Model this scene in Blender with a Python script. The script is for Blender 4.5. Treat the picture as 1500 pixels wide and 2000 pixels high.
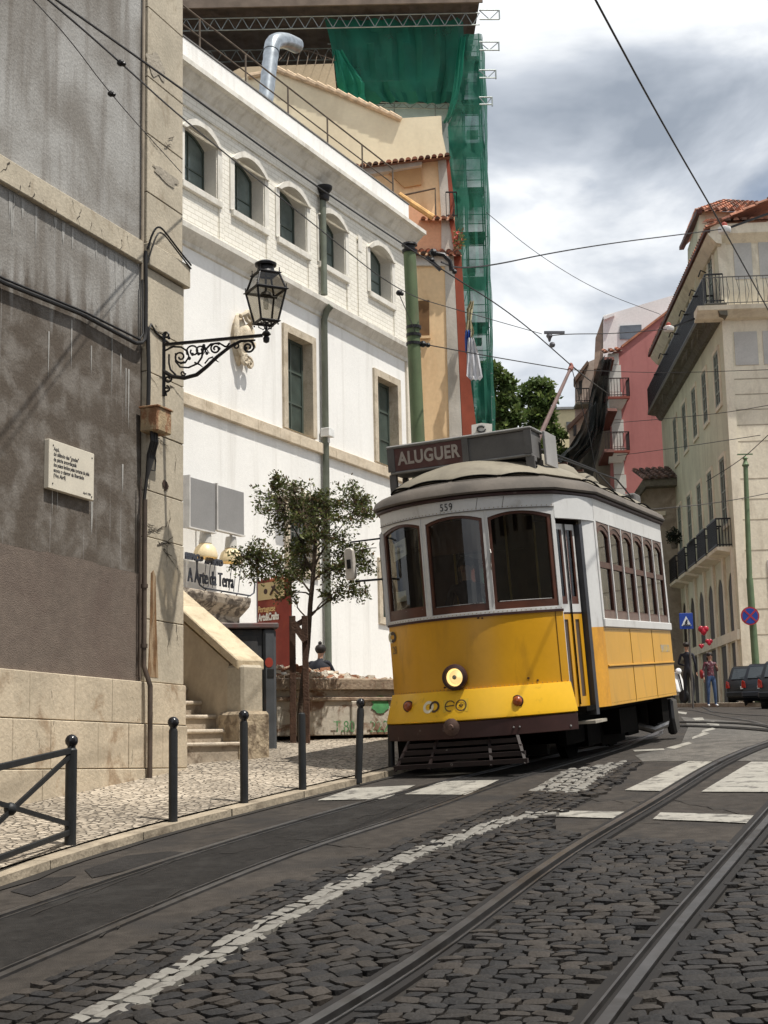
import bpy, bmesh, math, random
from mathutils import Vector, Matrix, Euler, noise
random.seed(7)
PI = math.pi
for o in list(bpy.data.objects): bpy.data.objects.remove(o)
scene = bpy.context.scene
C = scene.collection
V = Vector

# ------------------------------------------------------------------ camera
FPX = 2800.0; CAMP = V((0, 0, 1.5)); PITCH = math.atan(450 / FPX); ROLL = .021
Fw = V((0, math.cos(PITCH), math.sin(PITCH)))
_u0 = V((0, -math.sin(PITCH), math.cos(PITCH)))
Rt = V((1, 0, 0)) * math.cos(ROLL) - _u0 * math.sin(ROLL)
Up = _u0 * math.cos(ROLL) + V((1, 0, 0)) * math.sin(ROLL)
cd = bpy.data.cameras.new('camera'); cam = bpy.data.objects.new('camera', cd); C.objects.link(cam)
cm = Matrix((Rt, Up, -Fw)).transposed().to_4x4(); cm.translation = CAMP
cam.matrix_world = cm
cd.sensor_fit = 'VERTICAL'; cd.sensor_height = 24; cd.lens = 24 * FPX / 2000
cd.clip_start = .05; cd.clip_end = 1500
scene.camera = cam

# ------------------------------------------------------------------ sun, sky, exposure
SUN = V((.345, -.185, .92)).normalized()
sl = bpy.data.lights.new('sun', 'SUN'); sl.energy = 4.8; sl.angle = math.radians(.6); sl.color = (1, .955, .88)
so = bpy.data.objects.new('sun', sl); C.objects.link(so)
so.rotation_euler = (-SUN).to_track_quat('-Z', 'Y').to_euler()
scene.view_settings.view_transform = 'Standard'; scene.view_settings.look = 'None'
scene.view_settings.gamma = 1; scene.view_settings.exposure = .16
w = bpy.data.worlds.new('World'); scene.world = w; w.use_nodes = True
nt = w.node_tree; nt.nodes.clear(); N = nt.nodes.new; K = nt.links.new
sky = N('ShaderNodeTexSky'); sky.sky_type = 'NISHITA'; sky.sun_disc = False
sky.sun_elevation = math.asin(SUN.z); sky.sun_rotation = math.atan2(SUN.x, SUN.y)
bg = N('ShaderNodeBackground'); bg.inputs[1].default_value = .085; K(sky.outputs[0], bg.inputs[0])
geo = N('ShaderNodeTexCoord'); mp = N('ShaderNodeMapping'); mp.inputs['Scale'].default_value = (1, 1, 1.9)
mp.inputs['Location'].default_value = (.35, .1, .22)
K(geo.outputs['Generated'], mp.inputs[0])
n1 = N('ShaderNodeTexNoise'); n1.inputs['Scale'].default_value = 3.1; n1.inputs['Detail'].default_value = 7; n1.inputs['Roughness'].default_value = .5; n1.inputs['Distortion'].default_value = .35
K(mp.outputs[0], n1.inputs[0])
mp2 = N('ShaderNodeMapping'); mp2.inputs['Location'].default_value = (3.3, .4, 1.55); mp2.inputs['Scale'].default_value = (1, 1, 2.0)
K(geo.outputs['Generated'], mp2.inputs[0])
n2 = N('ShaderNodeTexNoise'); n2.inputs['Scale'].default_value = 5.2; n2.inputs['Detail'].default_value = 6; n2.inputs['Roughness'].default_value = .52; n2.inputs['Distortion'].default_value = .3
K(mp2.outputs[0], n2.inputs[0])
r1 = N('ShaderNodeValToRGB'); e = r1.color_ramp.elements; e[0].position = .27; e[0].color = (0, 0, 0, 1); e[1].position = .40; e[1].color = (1, 1, 1, 1)
K(n1.outputs[0], r1.inputs[0])
r2 = N('ShaderNodeValToRGB'); e = r2.color_ramp.elements; e[0].position = .35; e[0].color = (.28, .32, .38, 1); e[1].position = .60; e[1].color = (.86, .88, .90, 1)
x = e.new(.47); x.color = (.50, .54, .60, 1)
K(n2.outputs[0], r2.inputs[0])
bg2 = N('ShaderNodeBackground'); bg2.inputs[1].default_value = 1.12; K(r2.outputs[0], bg2.inputs[0])
mx = N('ShaderNodeMixShader'); K(r1.outputs[0], mx.inputs[0]); K(bg.outputs[0], mx.inputs[1]); K(bg2.outputs[0], mx.inputs[2])
wo = N('ShaderNodeOutputWorld'); K(mx.outputs[0], wo.inputs[0])

# ------------------------------------------------------------------ ground height and photo helpers
KS = [(-30, -1.5), (0, 0), (5, .385), (10, .77), (15.5, 1.19), (22.5, 1.56), (30, 1.87), (46, 2.4), (80, 3.2), (200, 6), (400, 10)]
def hraw(y):
    for (a, b), (c, d) in zip(KS, KS[1:]):
        if y <= c: return b + (d - b) * (y - a) / (c - a)
    return KS[-1][1]
_ht = {}
def hk(i):
    if i not in _ht:
        y = i * .5; _ht[i] = sum(hraw(y + k * .4) for k in range(-4, 5)) / 9
    return _ht[i]
def h(y):
    i = math.floor(y / .5); f = y / .5 - i
    return hk(i) * (1 - f) + hk(i + 1) * f
def G(x, y): return h(y) + .03 * min(max(x, -8), 8) * min(1, max(0, (30 - y) / 14))
def ray(px, py): return Fw + Rt * ((px - 750) / FPX) - Up * ((py - 1000) / FPX)
def gp(px, py, off=0.0):
    d = ray(px, py); t = 2.0
    while t < 400:
        P = CAMP + d * t
        if P.z < G(P.x, P.y) + off: break
        t *= 1.01
    a, b = t / 1.01, t
    for i in range(30):
        m = (a + b) / 2; P = CAMP + d * m
        if P.z < G(P.x, P.y) + off: b = m
        else: a = m
    return CAMP + d * b
def pln(px, py, O, n):
    d = ray(px, py); return CAMP + d * ((V(O) - CAMP).dot(n) / d.dot(n))
def at(px, py, Y):
    d = ray(px, py); return CAMP + d * (Y / d.y)
def wp(px, py, H):                       # the point of that line of sight H above the ground
    d = ray(px, py); t = 1.0
    while t < 300:
        P = CAMP + d * t
        if P.z - G(P.x, P.y) > H: return P
        t *= 1.004
    return P

# ------------------------------------------------------------------ scene graph helpers
MATS = {}; RM = {}
def tag(o, label=None, cat=None, group=None, kind=None):
    if label: o['label'] = label
    if cat: o['category'] = cat
    if group: o['group'] = group
    if kind: o['kind'] = kind
    return o
def root(name, M, label, cat, group=None, kind=None):
    o = bpy.data.objects.new(name, None); C.objects.link(o); o.empty_display_size = .2
    if not isinstance(M, Matrix): M = Matrix.Translation(M)
    o.matrix_world = M; RM[o] = M
    return tag(o, label, cat, group, kind)
def dup(r, M, label, group=None):
    c = r.copy(); C.objects.link(c); c.matrix_world = M; RM[c] = M; c['label'] = label
    if group: c['group'] = group
    for ch in list(r.children):
        k = ch.copy(); C.objects.link(k); k.parent = c
        for g in list(ch.children):
            q = g.copy(); C.objects.link(q); q.parent = k
    return c
class MB:
    """collects geometry in the space T; build() links it as one mesh object"""
    def __init__(s, T=None): s.v = []; s.f = []; s.m = []; s.T = T; s.fn = None; s.mi = 0
    def add(s, vs, fs, mi=None):
        b = len(s.v); s.v += [V(p) for p in vs]; s.f += [[b + i for i in f] for f in fs]
        s.m += [s.mi if mi is None else mi] * len(fs)
    def box(s, x0, x1, y0, y1, z0, z1, mi=None):
        s.add([(x0, y0, z0), (x1, y0, z0), (x1, y1, z0), (x0, y1, z0), (x0, y0, z1), (x1, y0, z1), (x1, y1, z1), (x0, y1, z1)],
              [(0, 3, 2, 1), (4, 5, 6, 7), (0, 1, 5, 4), (1, 2, 6, 5), (2, 3, 7, 6), (3, 0, 4, 7)], mi)
    def bar(s, p, q, w, hh=None, up=(0, 0, 1), mi=None):
        p, q = V(p), V(q); hh = hh or w; d = (q - p).normalized(); u = V(up)
        if abs(d.dot(u)) > .98: u = V((1, 0, 0))
        a = d.cross(u).normalized() * w / 2; b = a.cross(d).normalized() * hh / 2
        s.add([p - a - b, p + a - b, p + a + b, p - a + b, q - a - b, q + a - b, q + a + b, q - a + b],
              [(0, 1, 2, 3), (7, 6, 5, 4), (0, 4, 5, 1), (1, 5, 6, 2), (2, 6, 7, 3), (3, 7, 4, 0)], mi)
    def tube(s, pts, r, n=8, mi=None, cap=True, closed=False):
        pts = [V(p) for p in pts]; k = len(pts); rr = r if isinstance(r, (list, tuple)) else [r] * k
        base = len(s.v); a = None
        for i, p in enumerate(pts):
            if closed: d = (pts[(i + 1) % k] - pts[i - 1])
            else: d = (pts[min(i + 1, k - 1)] - pts[max(i - 1, 0)])
            d = d.normalized() if d.length > 1e-9 else V((0, 0, 1))
            if a is None: a = d.orthogonal().normalized()
            else:
                a = a - d * a.dot(d); a = a.normalized() if a.length > 1e-6 else d.orthogonal().normalized()
            b = d.cross(a)
            for j in range(n):
                t = 2 * PI * j / n; s.v.append(p + (a * math.cos(t) + b * math.sin(t)) * rr[i])
        mi = s.mi if mi is None else mi
        for i in range(k if closed else k - 1):
            i2 = (i + 1) % k
            for j in range(n):
                j2 = (j + 1) % n
                s.f.append([base + i * n + j, base + i * n + j2, base + i2 * n + j2, base + i2 * n + j]); s.m.append(mi)
        if cap and not closed:
            s.f.append([base + j for j in range(n)][::-1]); s.m.append(mi)
            s.f.append([base + (k - 1) * n + j for j in range(n)]); s.m.append(mi)
    def lathe(s, prof, o=(0, 0, 0), ax=(0, 0, 1), n=20, mi=None, caps=True):
        o = V(o); ax = V(ax).normalized(); a = ax.orthogonal().normalized(); b = ax.cross(a); base = len(s.v)
        for r, z in prof:
            for j in range(n):
                t = 2 * PI * j / n; s.v.append(o + ax * z + (a * math.cos(t) + b * math.sin(t)) * r)
        mi = s.mi if mi is None else mi
        for i in range(len(prof) - 1):
            for j in range(n):
                j2 = (j + 1) % n
                s.f.append([base + i * n + j, base + i * n + j2, base + (i + 1) * n + j2, base + (i + 1) * n + j]); s.m.append(mi)
        if caps:
            s.f.append([base + j for j in range(n)][::-1]); s.m.append(mi)
            s.f.append([base + (len(prof) - 1) * n + j for j in range(n)]); s.m.append(mi)
    def prism(s, loop, off, mi=None):      # closed loop of points extruded by vector off
        loop = [V(p) for p in loop]; off = V(off); n = len(loop)
        s.add(loop + [p + off for p in loop], [list(range(n)), list(range(2 * n - 1, n - 1, -1))] + [(i, i + n, (i + 1) % n + n, (i + 1) % n) for i in range(n)], mi)
    def ring(s, A, B, off, mi=None):      # ring between two loops of equal length, extruded by off
        n = len(A); off = V(off)
        vs = [V(p) for p in A] + [V(p) for p in B] + [V(p) + off for p in A] + [V(p) + off for p in B]; fs = []
        for i in range(n):
            j = (i + 1) % n
            fs += [(i, j, n + j, n + i), (2 * n + i, 3 * n + i, 3 * n + j, 2 * n + j), (i, 2 * n + i, 2 * n + j, j), (n + i, n + j, 3 * n + j, 3 * n + i)]
        s.add(vs, fs, mi)
    def ball(s, c, r, sc=(1, 1, 1), n=12, mi=None):
        c = V(c); pts = []; m = n // 2
        vs = [c + V((0, 0, r * sc[2]))]
        for i in range(1, m):
            for j in range(n):
                t = PI * i / m; u = 2 * PI * j / n
                vs.append(c + V((r * sc[0] * math.sin(t) * math.cos(u), r * sc[1] * math.sin(t) * math.sin(u), r * sc[2] * math.cos(t))))
        vs.append(c - V((0, 0, r * sc[2]))); fs = []
        for j in range(n): fs.append((0, 1 + j, 1 + (j + 1) % n))
        for i in range(m - 2):
            for j in range(n):
                a = 1 + i * n + j; b = 1 + i * n + (j + 1) % n; fs.append((a, a + n, b + n, b))
        L = len(vs) - 1
        for j in range(n): fs.append((L, L - n + (j + 1) % n, L - n + j))
        s.add(vs, fs, mi)
    def build(s, name, mats, parent=None, smooth=False, bevel=0, label=None, at=None, fixn=True):
        if not s.v: return None
        if not isinstance(mats, (list, tuple)): mats = [mats]
        vs = s.v
        if s.fn: vs = [V(s.fn(p)) for p in vs]
        if s.T is not None: vs = [s.T @ p for p in vs]
        if parent is not None and at is None: L = RM[parent]
        else: L = at if isinstance(at, Matrix) else (Matrix.Translation(at) if at is not None else None)
        if L is not None: Li = L.inverted(); vs = [Li @ p for p in vs]
        me = bpy.data.meshes.new(name); me.from_pydata([tuple(p) for p in vs], [], s.f)
        for m in mats: me.materials.append(m)
        me.polygons.foreach_set('material_index', s.m)
        if fixn or bevel:
            bm = bmesh.new(); bm.from_mesh(me)
            if fixn: bmesh.ops.recalc_face_normals(bm, faces=bm.faces)
            if bevel:
                ed = [e for e in bm.edges if len(e.link_faces) == 2 and e.calc_face_angle(0) > .5]
                bmesh.ops.bevel(bm, geom=ed, offset=bevel, segments=1, affect='EDGES', clamp_overlap=True)
            bm.to_mesh(me); bm.free()
        if smooth:
            me.polygons.foreach_set('use_smooth', [True] * len(me.polygons))
            me.set_sharp_from_angle(angle=math.radians(38))
        me.update()
        o = bpy.data.objects.new(name, me); C.objects.link(o)
        if parent: o.parent = parent
        elif L is not None: o.matrix_world = L
        if L is not None: RM[o] = L
        if label: o['label'] = label
        return o
def text(body, mat, M, name, parent, size=.1, depth=.004, align='CENTER', sx=1.0, spacing=1.0, label=None, bold=0.0, line=1.0):
    cu = bpy.data.curves.new(name, 'FONT'); cu.body = body; cu.size = size; cu.extrude = depth; cu.align_x = align; cu.align_y = 'CENTER'
    cu.space_character = spacing; cu.offset = bold; cu.space_line = line
    ob = bpy.data.objects.new(name, cu); C.objects.link(ob)
    me = bpy.data.meshes.new_from_object(ob.evaluated_get(bpy.context.evaluated_depsgraph_get()))
    bpy.data.objects.remove(ob); bpy.data.curves.remove(cu)
    if parent: M = RM[parent].inverted() @ M
    me.transform(M @ Matrix.Diagonal((sx, 1, 1, 1))); me.materials.clear(); me.materials.append(mat)
    o = bpy.data.objects.new(name, me); C.objects.link(o)
    if parent: o.parent = parent; RM[o] = RM[parent]
    if label: o['label'] = label
    return o

# ------------------------------------------------------------------ materials
def newmat(name):
    m = bpy.data.materials.new(name); m.use_nodes = True; t = m.node_tree
    b = t.nodes['Principled BSDF']; return m, t, b, t.nodes.new, t.links.new
def mat(name, col, rough=.7, metal=0, var=.18, scale=3.0, bump=0.0, bscale=None, stain=None, stain_amt=.5, sscale=(1.5, 1.5, .25), sthr=(.45, .7), spec=.4, emit=None, estr=0, coat=0, fine=.06, detail=5):
    if name in MATS: return MATS[name]
    m, t, b, N, K = newmat(name)
    col = tuple(col)[:3]
    tc = N('ShaderNodeTexCoord'); g = tc.outputs['Object']
    n1 = N('ShaderNodeTexNoise'); n1.inputs['Scale'].default_value = scale; n1.inputs['Detail'].default_value = detail; K(g, n1.inputs[0])
    mr = N('ShaderNodeMapRange'); mr.inputs[1].default_value = .3; mr.inputs[2].default_value = .7; mr.inputs[3].default_value = 1 - var; mr.inputs[4].default_value = 1 + var; K(n1.outputs[0], mr.inputs[0])
    nf = N('ShaderNodeTexNoise'); nf.inputs['Scale'].default_value = scale * 14; nf.inputs['Detail'].default_value = 3; K(g, nf.inputs[0])
    mf = N('ShaderNodeMapRange'); mf.inputs[1].default_value = .3; mf.inputs[2].default_value = .7; mf.inputs[3].default_value = 1 - fine; mf.inputs[4].default_value = 1 + fine; K(nf.outputs[0], mf.inputs[0])
    mu = N('ShaderNodeMath'); mu.operation = 'MULTIPLY'; K(mr.outputs[0], mu.inputs[0]); K(mf.outputs[0], mu.inputs[1])
    vm = N('ShaderNodeVectorMath'); vm.operation = 'SCALE'; vm.inputs[0].default_value = col; K(mu.outputs[0], vm.inputs['Scale'])
    out = vm.outputs[0]
    if stain:
        mp = N('ShaderNodeMapping'); mp.inputs['Scale'].default_value = sscale; K(g, mp.inputs[0])
        n2 = N('ShaderNodeTexNoise'); n2.inputs['Scale'].default_value = 1; n2.inputs['Detail'].default_value = 8; n2.inputs['Roughness'].default_value = .62; n2.inputs['Distortion'].default_value = .5; K(mp.outputs[0], n2.inputs[0])
        rr = N('ShaderNodeMapRange'); rr.interpolation_type = 'SMOOTHSTEP'; rr.inputs[1].default_value = sthr[0]; rr.inputs[2].default_value = sthr[1]; rr.inputs[4].default_value = stain_amt; K(n2.outputs[0], rr.inputs[0])
        mi = N('ShaderNodeMix'); mi.data_type = 'RGBA'; K(rr.outputs[0], mi.inputs[0]); K(out, mi.inputs[6]); mi.inputs[7].default_value = (*stain, 1); out = mi.outputs[2]
    K(out, b.inputs['Base Color'])
    b.inputs['Roughness'].default_value = rough; b.inputs['Metallic'].default_value = metal; b.inputs['Specular IOR Level'].default_value = spec
    if coat: b.inputs['Coat Weight'].default_value = coat; b.inputs['Coat Roughness'].default_value = .12
    if emit: b.inputs['Emission Color'].default_value = (*emit, 1); b.inputs['Emission Strength'].default_value = estr
    if bump:
        nb = N('ShaderNodeTexNoise'); nb.inputs['Scale'].default_value = bscale or scale * 6; nb.inputs['Detail'].default_value = 6; K(g, nb.inputs[0])
        bp = N('ShaderNodeBump'); bp.inputs['Strength'].default_value = min(1, bump * 10); bp.inputs['Distance'].default_value = .02; K(nb.outputs[0], bp.inputs['Height']); K(bp.outputs[0], b.inputs['Normal'])
    MATS[name] = m; return m
def glass(name, tint=(.8, .85, .85), a=.7, rough=.03, refl=.9):
    if name in MATS: return MATS[name]
    m, t, b, N, K = newmat(name); o = t.nodes['Material Output']; t.nodes.remove(b)
    tr = N('ShaderNodeBsdfTransparent'); tr.inputs[0].default_value = (*[c * a for c in tint], 1)
    gl = N('ShaderNodeBsdfGlossy'); gl.inputs[0].default_value = (refl, refl, refl, 1); gl.inputs[1].default_value = rough
    ge = N('ShaderNodeNewGeometry'); dt = N('ShaderNodeVectorMath'); dt.operation = 'DOT_PRODUCT'; K(ge.outputs['Normal'], dt.inputs[0]); K(ge.outputs['Incoming'], dt.inputs[1])
    ab = N('ShaderNodeMath'); ab.operation = 'ABSOLUTE'; K(dt.outputs['Value'], ab.inputs[0]); om = N('ShaderNodeMath'); om.operation = 'SUBTRACT'; om.inputs[0].default_value = 1; K(ab.outputs[0], om.inputs[1])
    pw = N('ShaderNodeMath'); pw.operation = 'POWER'; K(om.outputs[0], pw.inputs[0]); pw.inputs[1].default_value = 5; fr = N('ShaderNodeMath'); fr.operation = 'MULTIPLY_ADD'; K(pw.outputs[0], fr.inputs[0]); fr.inputs[1].default_value = .94; fr.inputs[2].default_value = .06
    mm = N('ShaderNodeMixShader'); K(fr.outputs[0], mm.inputs[0]); K(tr.outputs[0], mm.inputs[1]); K(gl.outputs[0], mm.inputs[2]); K(mm.outputs[0], o.inputs[0])
    MATS[name] = m; return m
def window_mat(name, col, rough=.08):          # opaque dark pane of a far window
    return mat(name, col, rough, 0, .35, 1.2, spec=.6)
def brickmat(name, c1, c2, mortar, sx=.22, sy=.07, msize=.008, rough=.75, bump=.5, var=.1, stain=None, stain_amt=.5, wall=True):
    if name in MATS: return MATS[name]
    m, t, b, N, K = newmat(name)
    tc = N('ShaderNodeTexCoord'); sp = N('ShaderNodeSeparateXYZ'); K(tc.outputs['Object'], sp.inputs[0])
    cb = N('ShaderNodeCombineXYZ'); K(sp.outputs[0], cb.inputs[0]); K(sp.outputs[2 if wall else 1], cb.inputs[1])
    bt = N('ShaderNodeTexBrick'); bt.inputs['Scale'].default_value = 1; bt.inputs['Brick Width'].default_value = sx; bt.inputs['Row Height'].default_value = sy
    bt.inputs['Mortar Size'].default_value = msize; bt.inputs['Mortar Smooth'].default_value = .3
    bt.inputs['Color1'].default_value = (*c1, 1); bt.inputs['Color2'].default_value = (*c2, 1); bt.inputs['Mortar'].default_value = (*mortar, 1)
    nd = N('ShaderNodeTexNoise'); nd.inputs['Scale'].default_value = 9; K(tc.outputs['Object'], nd.inputs[0])
    ad = N('ShaderNodeVectorMath'); ad.operation = 'MULTIPLY_ADD'; K(nd.outputs['Color'], ad.inputs[0]); ad.inputs[1].default_value = (.02, .012, 0); K(cb.outputs[0], ad.inputs[2]); K(ad.outputs[0], bt.inputs[0])
    n1 = N('ShaderNodeTexNoise'); n1.inputs['Scale'].default_value = .8; n1.inputs['Detail'].default_value = 6; K(tc.outputs['Object'], n1.inputs[0])
    mr = N('ShaderNodeMapRange'); mr.inputs[1].default_value = .3; mr.inputs[2].default_value = .7; mr.inputs[3].default_value = 1 - var; mr.inputs[4].default_value = 1 + var; K(n1.outputs[0], mr.inputs[0])
    vm = N('ShaderNodeVectorMath'); vm.operation = 'SCALE'; K(bt.outputs[0], vm.inputs[0]); K(mr.outputs[0], vm.inputs['Scale']); out = vm.outputs[0]
    if stain:
        rr = N('ShaderNodeMapRange'); rr.inputs[1].default_value = .5; rr.inputs[2].default_value = .65; rr.inputs[4].default_value = stain_amt
        n2 = N('ShaderNodeTexNoise'); n2.inputs['Scale'].default_value = 2.2; n2.inputs['Detail'].default_value = 8; K(tc.outputs['Object'], n2.inputs[0]); K(n2.outputs[0], rr.inputs[0])
        mi = N('ShaderNodeMix'); mi.data_type = 'RGBA'; K(rr.outputs[0], mi.inputs[0]); K(out, mi.inputs[6]); mi.inputs[7].default_value = (*stain, 1); out = mi.outputs[2]
    K(out, b.inputs['Base Color']); b.inputs['Roughness'].default_value = rough
    bp = N('ShaderNodeBump'); bp.inputs['Strength'].default_value = bump; bp.inputs['Distance'].default_value = .01; bp.invert = True; K(bt.outputs['Fac'], bp.inputs['Height']); K(bp.outputs[0], b.inputs['Normal'])
    MATS[name] = m; return m
# ------------------------------------------------------------------ facades
class Fac:                                # a facade plane: a along it, z up, d out of it
    def __init__(s, x, y, hd, tilt=0.0, flip=1):
        a = math.radians(hd); s.O = V((x, y, 0)); s.u = V((math.sin(a), math.cos(a), 0)); s.n = V((math.cos(a), -math.sin(a), 0)); s.tilt = tilt
        s.M = Matrix((s.u, -s.n, V((0, 0, 1)))).transposed().to_4x4(); s.M.translation = s.O; s.n = s.n * flip; s.fl = flip
    def loc(s, p): return V((p[0], -p[1] * s.fl, p[2] + s.tilt * p[0]))
    def w(s, a, d, z): return s.M @ s.loc((a, d, z))
    def az(s, px, py, d=0.0):
        P = pln(px, py, s.O + s.n * d, s.n) - s.O; a = P.dot(s.u); return a, P.z - s.tilt * a
    def mb(s): m = MB(s.M); m.fn = s.loc; return m
    def tm(s, a, d, z):                    # frame for writing on the facade
        M = Matrix((s.u, V((0, 0, 1)), s.n)).transposed().to_4x4(); M.translation = s.w(a, d, z); return M
def archpts(a0, a1, zs, rise, n=10):
    c = (a0 + a1) / 2; hw = (a1 - a0) / 2
    return [(a0 + (a1 - a0) * i / n, zs + rise * (1 - ((a0 + (a1 - a0) * i / n - c) / hw) ** 2)) for i in range(n + 1)]
def wall(mb, a0, a1, z0, z1, d, ops, dep, mi=None, rmi=None):
    """front face at d with openings (a0,a1,z0,z1,rise), reveals dep deep"""
    A = sorted({a0, a1} | {o[0] for o in ops} | {o[1] for o in ops}); Z = sorted({z0, z1} | {o[2] for o in ops} | {o[3] for o in ops})
    A = [a for a in A if a0 <= a <= a1]; Z = [z for z in Z if z0 <= z <= z1]
    for i in range(len(A) - 1):
        for j in range(len(Z) - 1):
            ca, cz = (A[i] + A[i + 1]) / 2, (Z[j] + Z[j + 1]) / 2
            if any(o[0] < ca < o[1] and o[2] < cz < o[3] for o in ops): continue
            mb.add([(A[i], d, Z[j]), (A[i + 1], d, Z[j]), (A[i + 1], d, Z[j + 1]), (A[i], d, Z[j + 1])], [(0, 1, 2, 3)], mi)
    rmi = mi if rmi is None else rmi
    for o in ops:
        x0, x1, y0, y1 = o[:4]; rise = o[4] if len(o) > 4 else 0; b = d - dep; zs = y1 - rise
        q = [((x0, y0), (x0, zs)), ((x1, y0), (x1, zs)), ((x0, y0), (x1, y0))]
        if not rise: q.append(((x0, y1), (x1, y1)))
        for (p, r) in q: mb.add([(p[0], d, p[1]), (r[0], d, r[1]), (r[0], b, r[1]), (p[0], b, p[1])], [(0, 1, 2, 3)], rmi)
        if rise:
            P = archpts(x0, x1, zs, rise)
            for (xa, za), (xb, zb) in zip(P, P[1:]):
                mb.add([(xa, d, za), (xb, d, zb), (xb, b, zb), (xa, b, za)], [(0, 1, 2, 3)], rmi)
                mb.add([(xa, d, za), (xb, d, zb), (xb, d, y1), (xa, d, y1)], [(0, 1, 2, 3)], mi)
def loop_arch(a0, a1, z0, z1, rise, d, n=10):
    P = archpts(a0, a1, z1 - rise, rise, n) if rise else [(a0 + (a1 - a0) * i / n, z1) for i in range(n + 1)]
    return [(a0, d, z0)] + [(x, d, z) for x, z in P] + [(a1, d, z0)]
def window(F, par, o, d, frame=.06, fm=None, gm=None, bars=(1, 1), name='window', dep=.05, label=None):
    """frame ring + glazing bars (one part) and its pane (sub-part)"""
    x0, x1, y0, y1 = o[:4]; rise = o[4] if len(o) > 4 else 0; m = F.mb()
    m.ring(loop_arch(x0, x1, y0, y1, rise, d), loop_arch(x0 + frame, x1 - frame, y0 + frame, y1 - frame, rise, d), (0, -dep, 0))
    for k in range(1, bars[0] + 1):
        xx = x0 + (x1 - x0) * k / (bars[0] + 1); m.box(xx - frame * .35, xx + frame * .35, d - dep * .8, d - .004, y0 + frame * .9, y1 - rise - frame * .9 + rise * .9)
    for k in range(1, bars[1] + 1):
        zz = y0 + (y1 - rise - y0) * k / (bars[1] + 1); m.box(x0 + frame * .9, x1 - frame * .9, d - dep * .7, d - .008, zz - frame * .3, zz + frame * .3)
    w = m.build(name, fm, par, label=label); g = F.mb(); lp = loop_arch(x0 + frame * .5, x1 - frame * .5, y0 + frame * .5, y1 - frame * .5, rise, d - dep * .6)
    g.prism(lp, (0, -.01, 0)); g.build('pane', gm, w); return w

# ------------------------------------------------------------------ ground
M_dirt = mat('joint_dirt', (.022, .019, .016), .95, bump=.03)
M_asph = mat('asphalt', (.050, .043, .037), .86, var=.16, scale=.7, bump=.06, bscale=130, stain=(.030, .028, .027), stain_amt=.75, sscale=(1.3, 1.3, 1), sthr=(.46, .66), fine=.28, spec=.2)
M_asph2 = mat('asphalt_new', (.021, .019, .0175), .82, var=.12, scale=1.5, bump=.08, bscale=150, stain=(.046, .043, .04), stain_amt=.6, sscale=(2.5, 2.5, 1), fine=.3, spec=.2)
M_asph3 = mat('asphalt_pale', (.105, .097, .086), .85, var=.18, scale=1.1, bump=.09, bscale=60, stain=(.055, .05, .045), stain_amt=.8, sscale=(3, 3, 1), sthr=(.48, .62), fine=.3)
M_paint = mat('road_paint', (.29, .275, .24), .7, var=.15, scale=4, bump=.04, stain=(.085, .078, .07), stain_amt=.85, sscale=(7, 7, 7), sthr=(.50, .64), fine=.12)
M_kerb = mat('kerb_stone', (.34, .285, .21), .8, var=.2, scale=3, bump=.06, stain=(.13, .10, .07), stain_amt=.75, sscale=(4, 4, 4), fine=.15)
M_rail = mat('rail_steel', (.115, .112, .112), .40, .8, var=.25, scale=5, stain=(.05, .042, .036), stain_amt=.8, sscale=(2.5, 2.5, 2.5))
M_raild = mat('rail_groove', (.012, .010, .009), .8, .1)
def kerbline():
    px = [(-420, 1848), (-150, 1772), (0, 1717), (80, 1690), (195, 1652), (350, 1607), (450, 1585), (550, 1560), (635, 1537), (710, 1523)]
    P = [gp(*p, off=.05) for p in px]; P = [V((p.x, p.y)) for p in P]
    for s_, hd in ((1.6, 22), (3, 21), (6, 19), (9, 16), (12, 14), (30, 12)):
        l = P[-1]; P.append(l + V((math.sin(math.radians(hd)), math.cos(math.radians(hd)))) * s_)
    # smooth resample
    out = []
    for a, b in zip(P, P[1:]):
        k = max(2, int((b - a).length / .5)); out += [a + (b - a) * i / k for i in range(k)]
    out.append(P[-1])
    for _ in range(6): out = [out[0]] + [(out[i - 1] + out[i] * 2 + out[i + 1]) / 4 for i in range(1, len(out) - 1)] + [out[-1]]
    return out
KL = kerbline()
def kdist(x, y):
    p = V((x, y)); best = 1e9
    for a, b in zip(KL, KL[1:]):
        ab = b - a; t = max(0, min(1, (p - a).dot(ab) / ab.length_squared)); best = min(best, (p - a - ab * t).length)
    return best
def SW(x, y): return G(x, y) + .068 + .06 * min(3.0, kdist(x, y))
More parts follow.
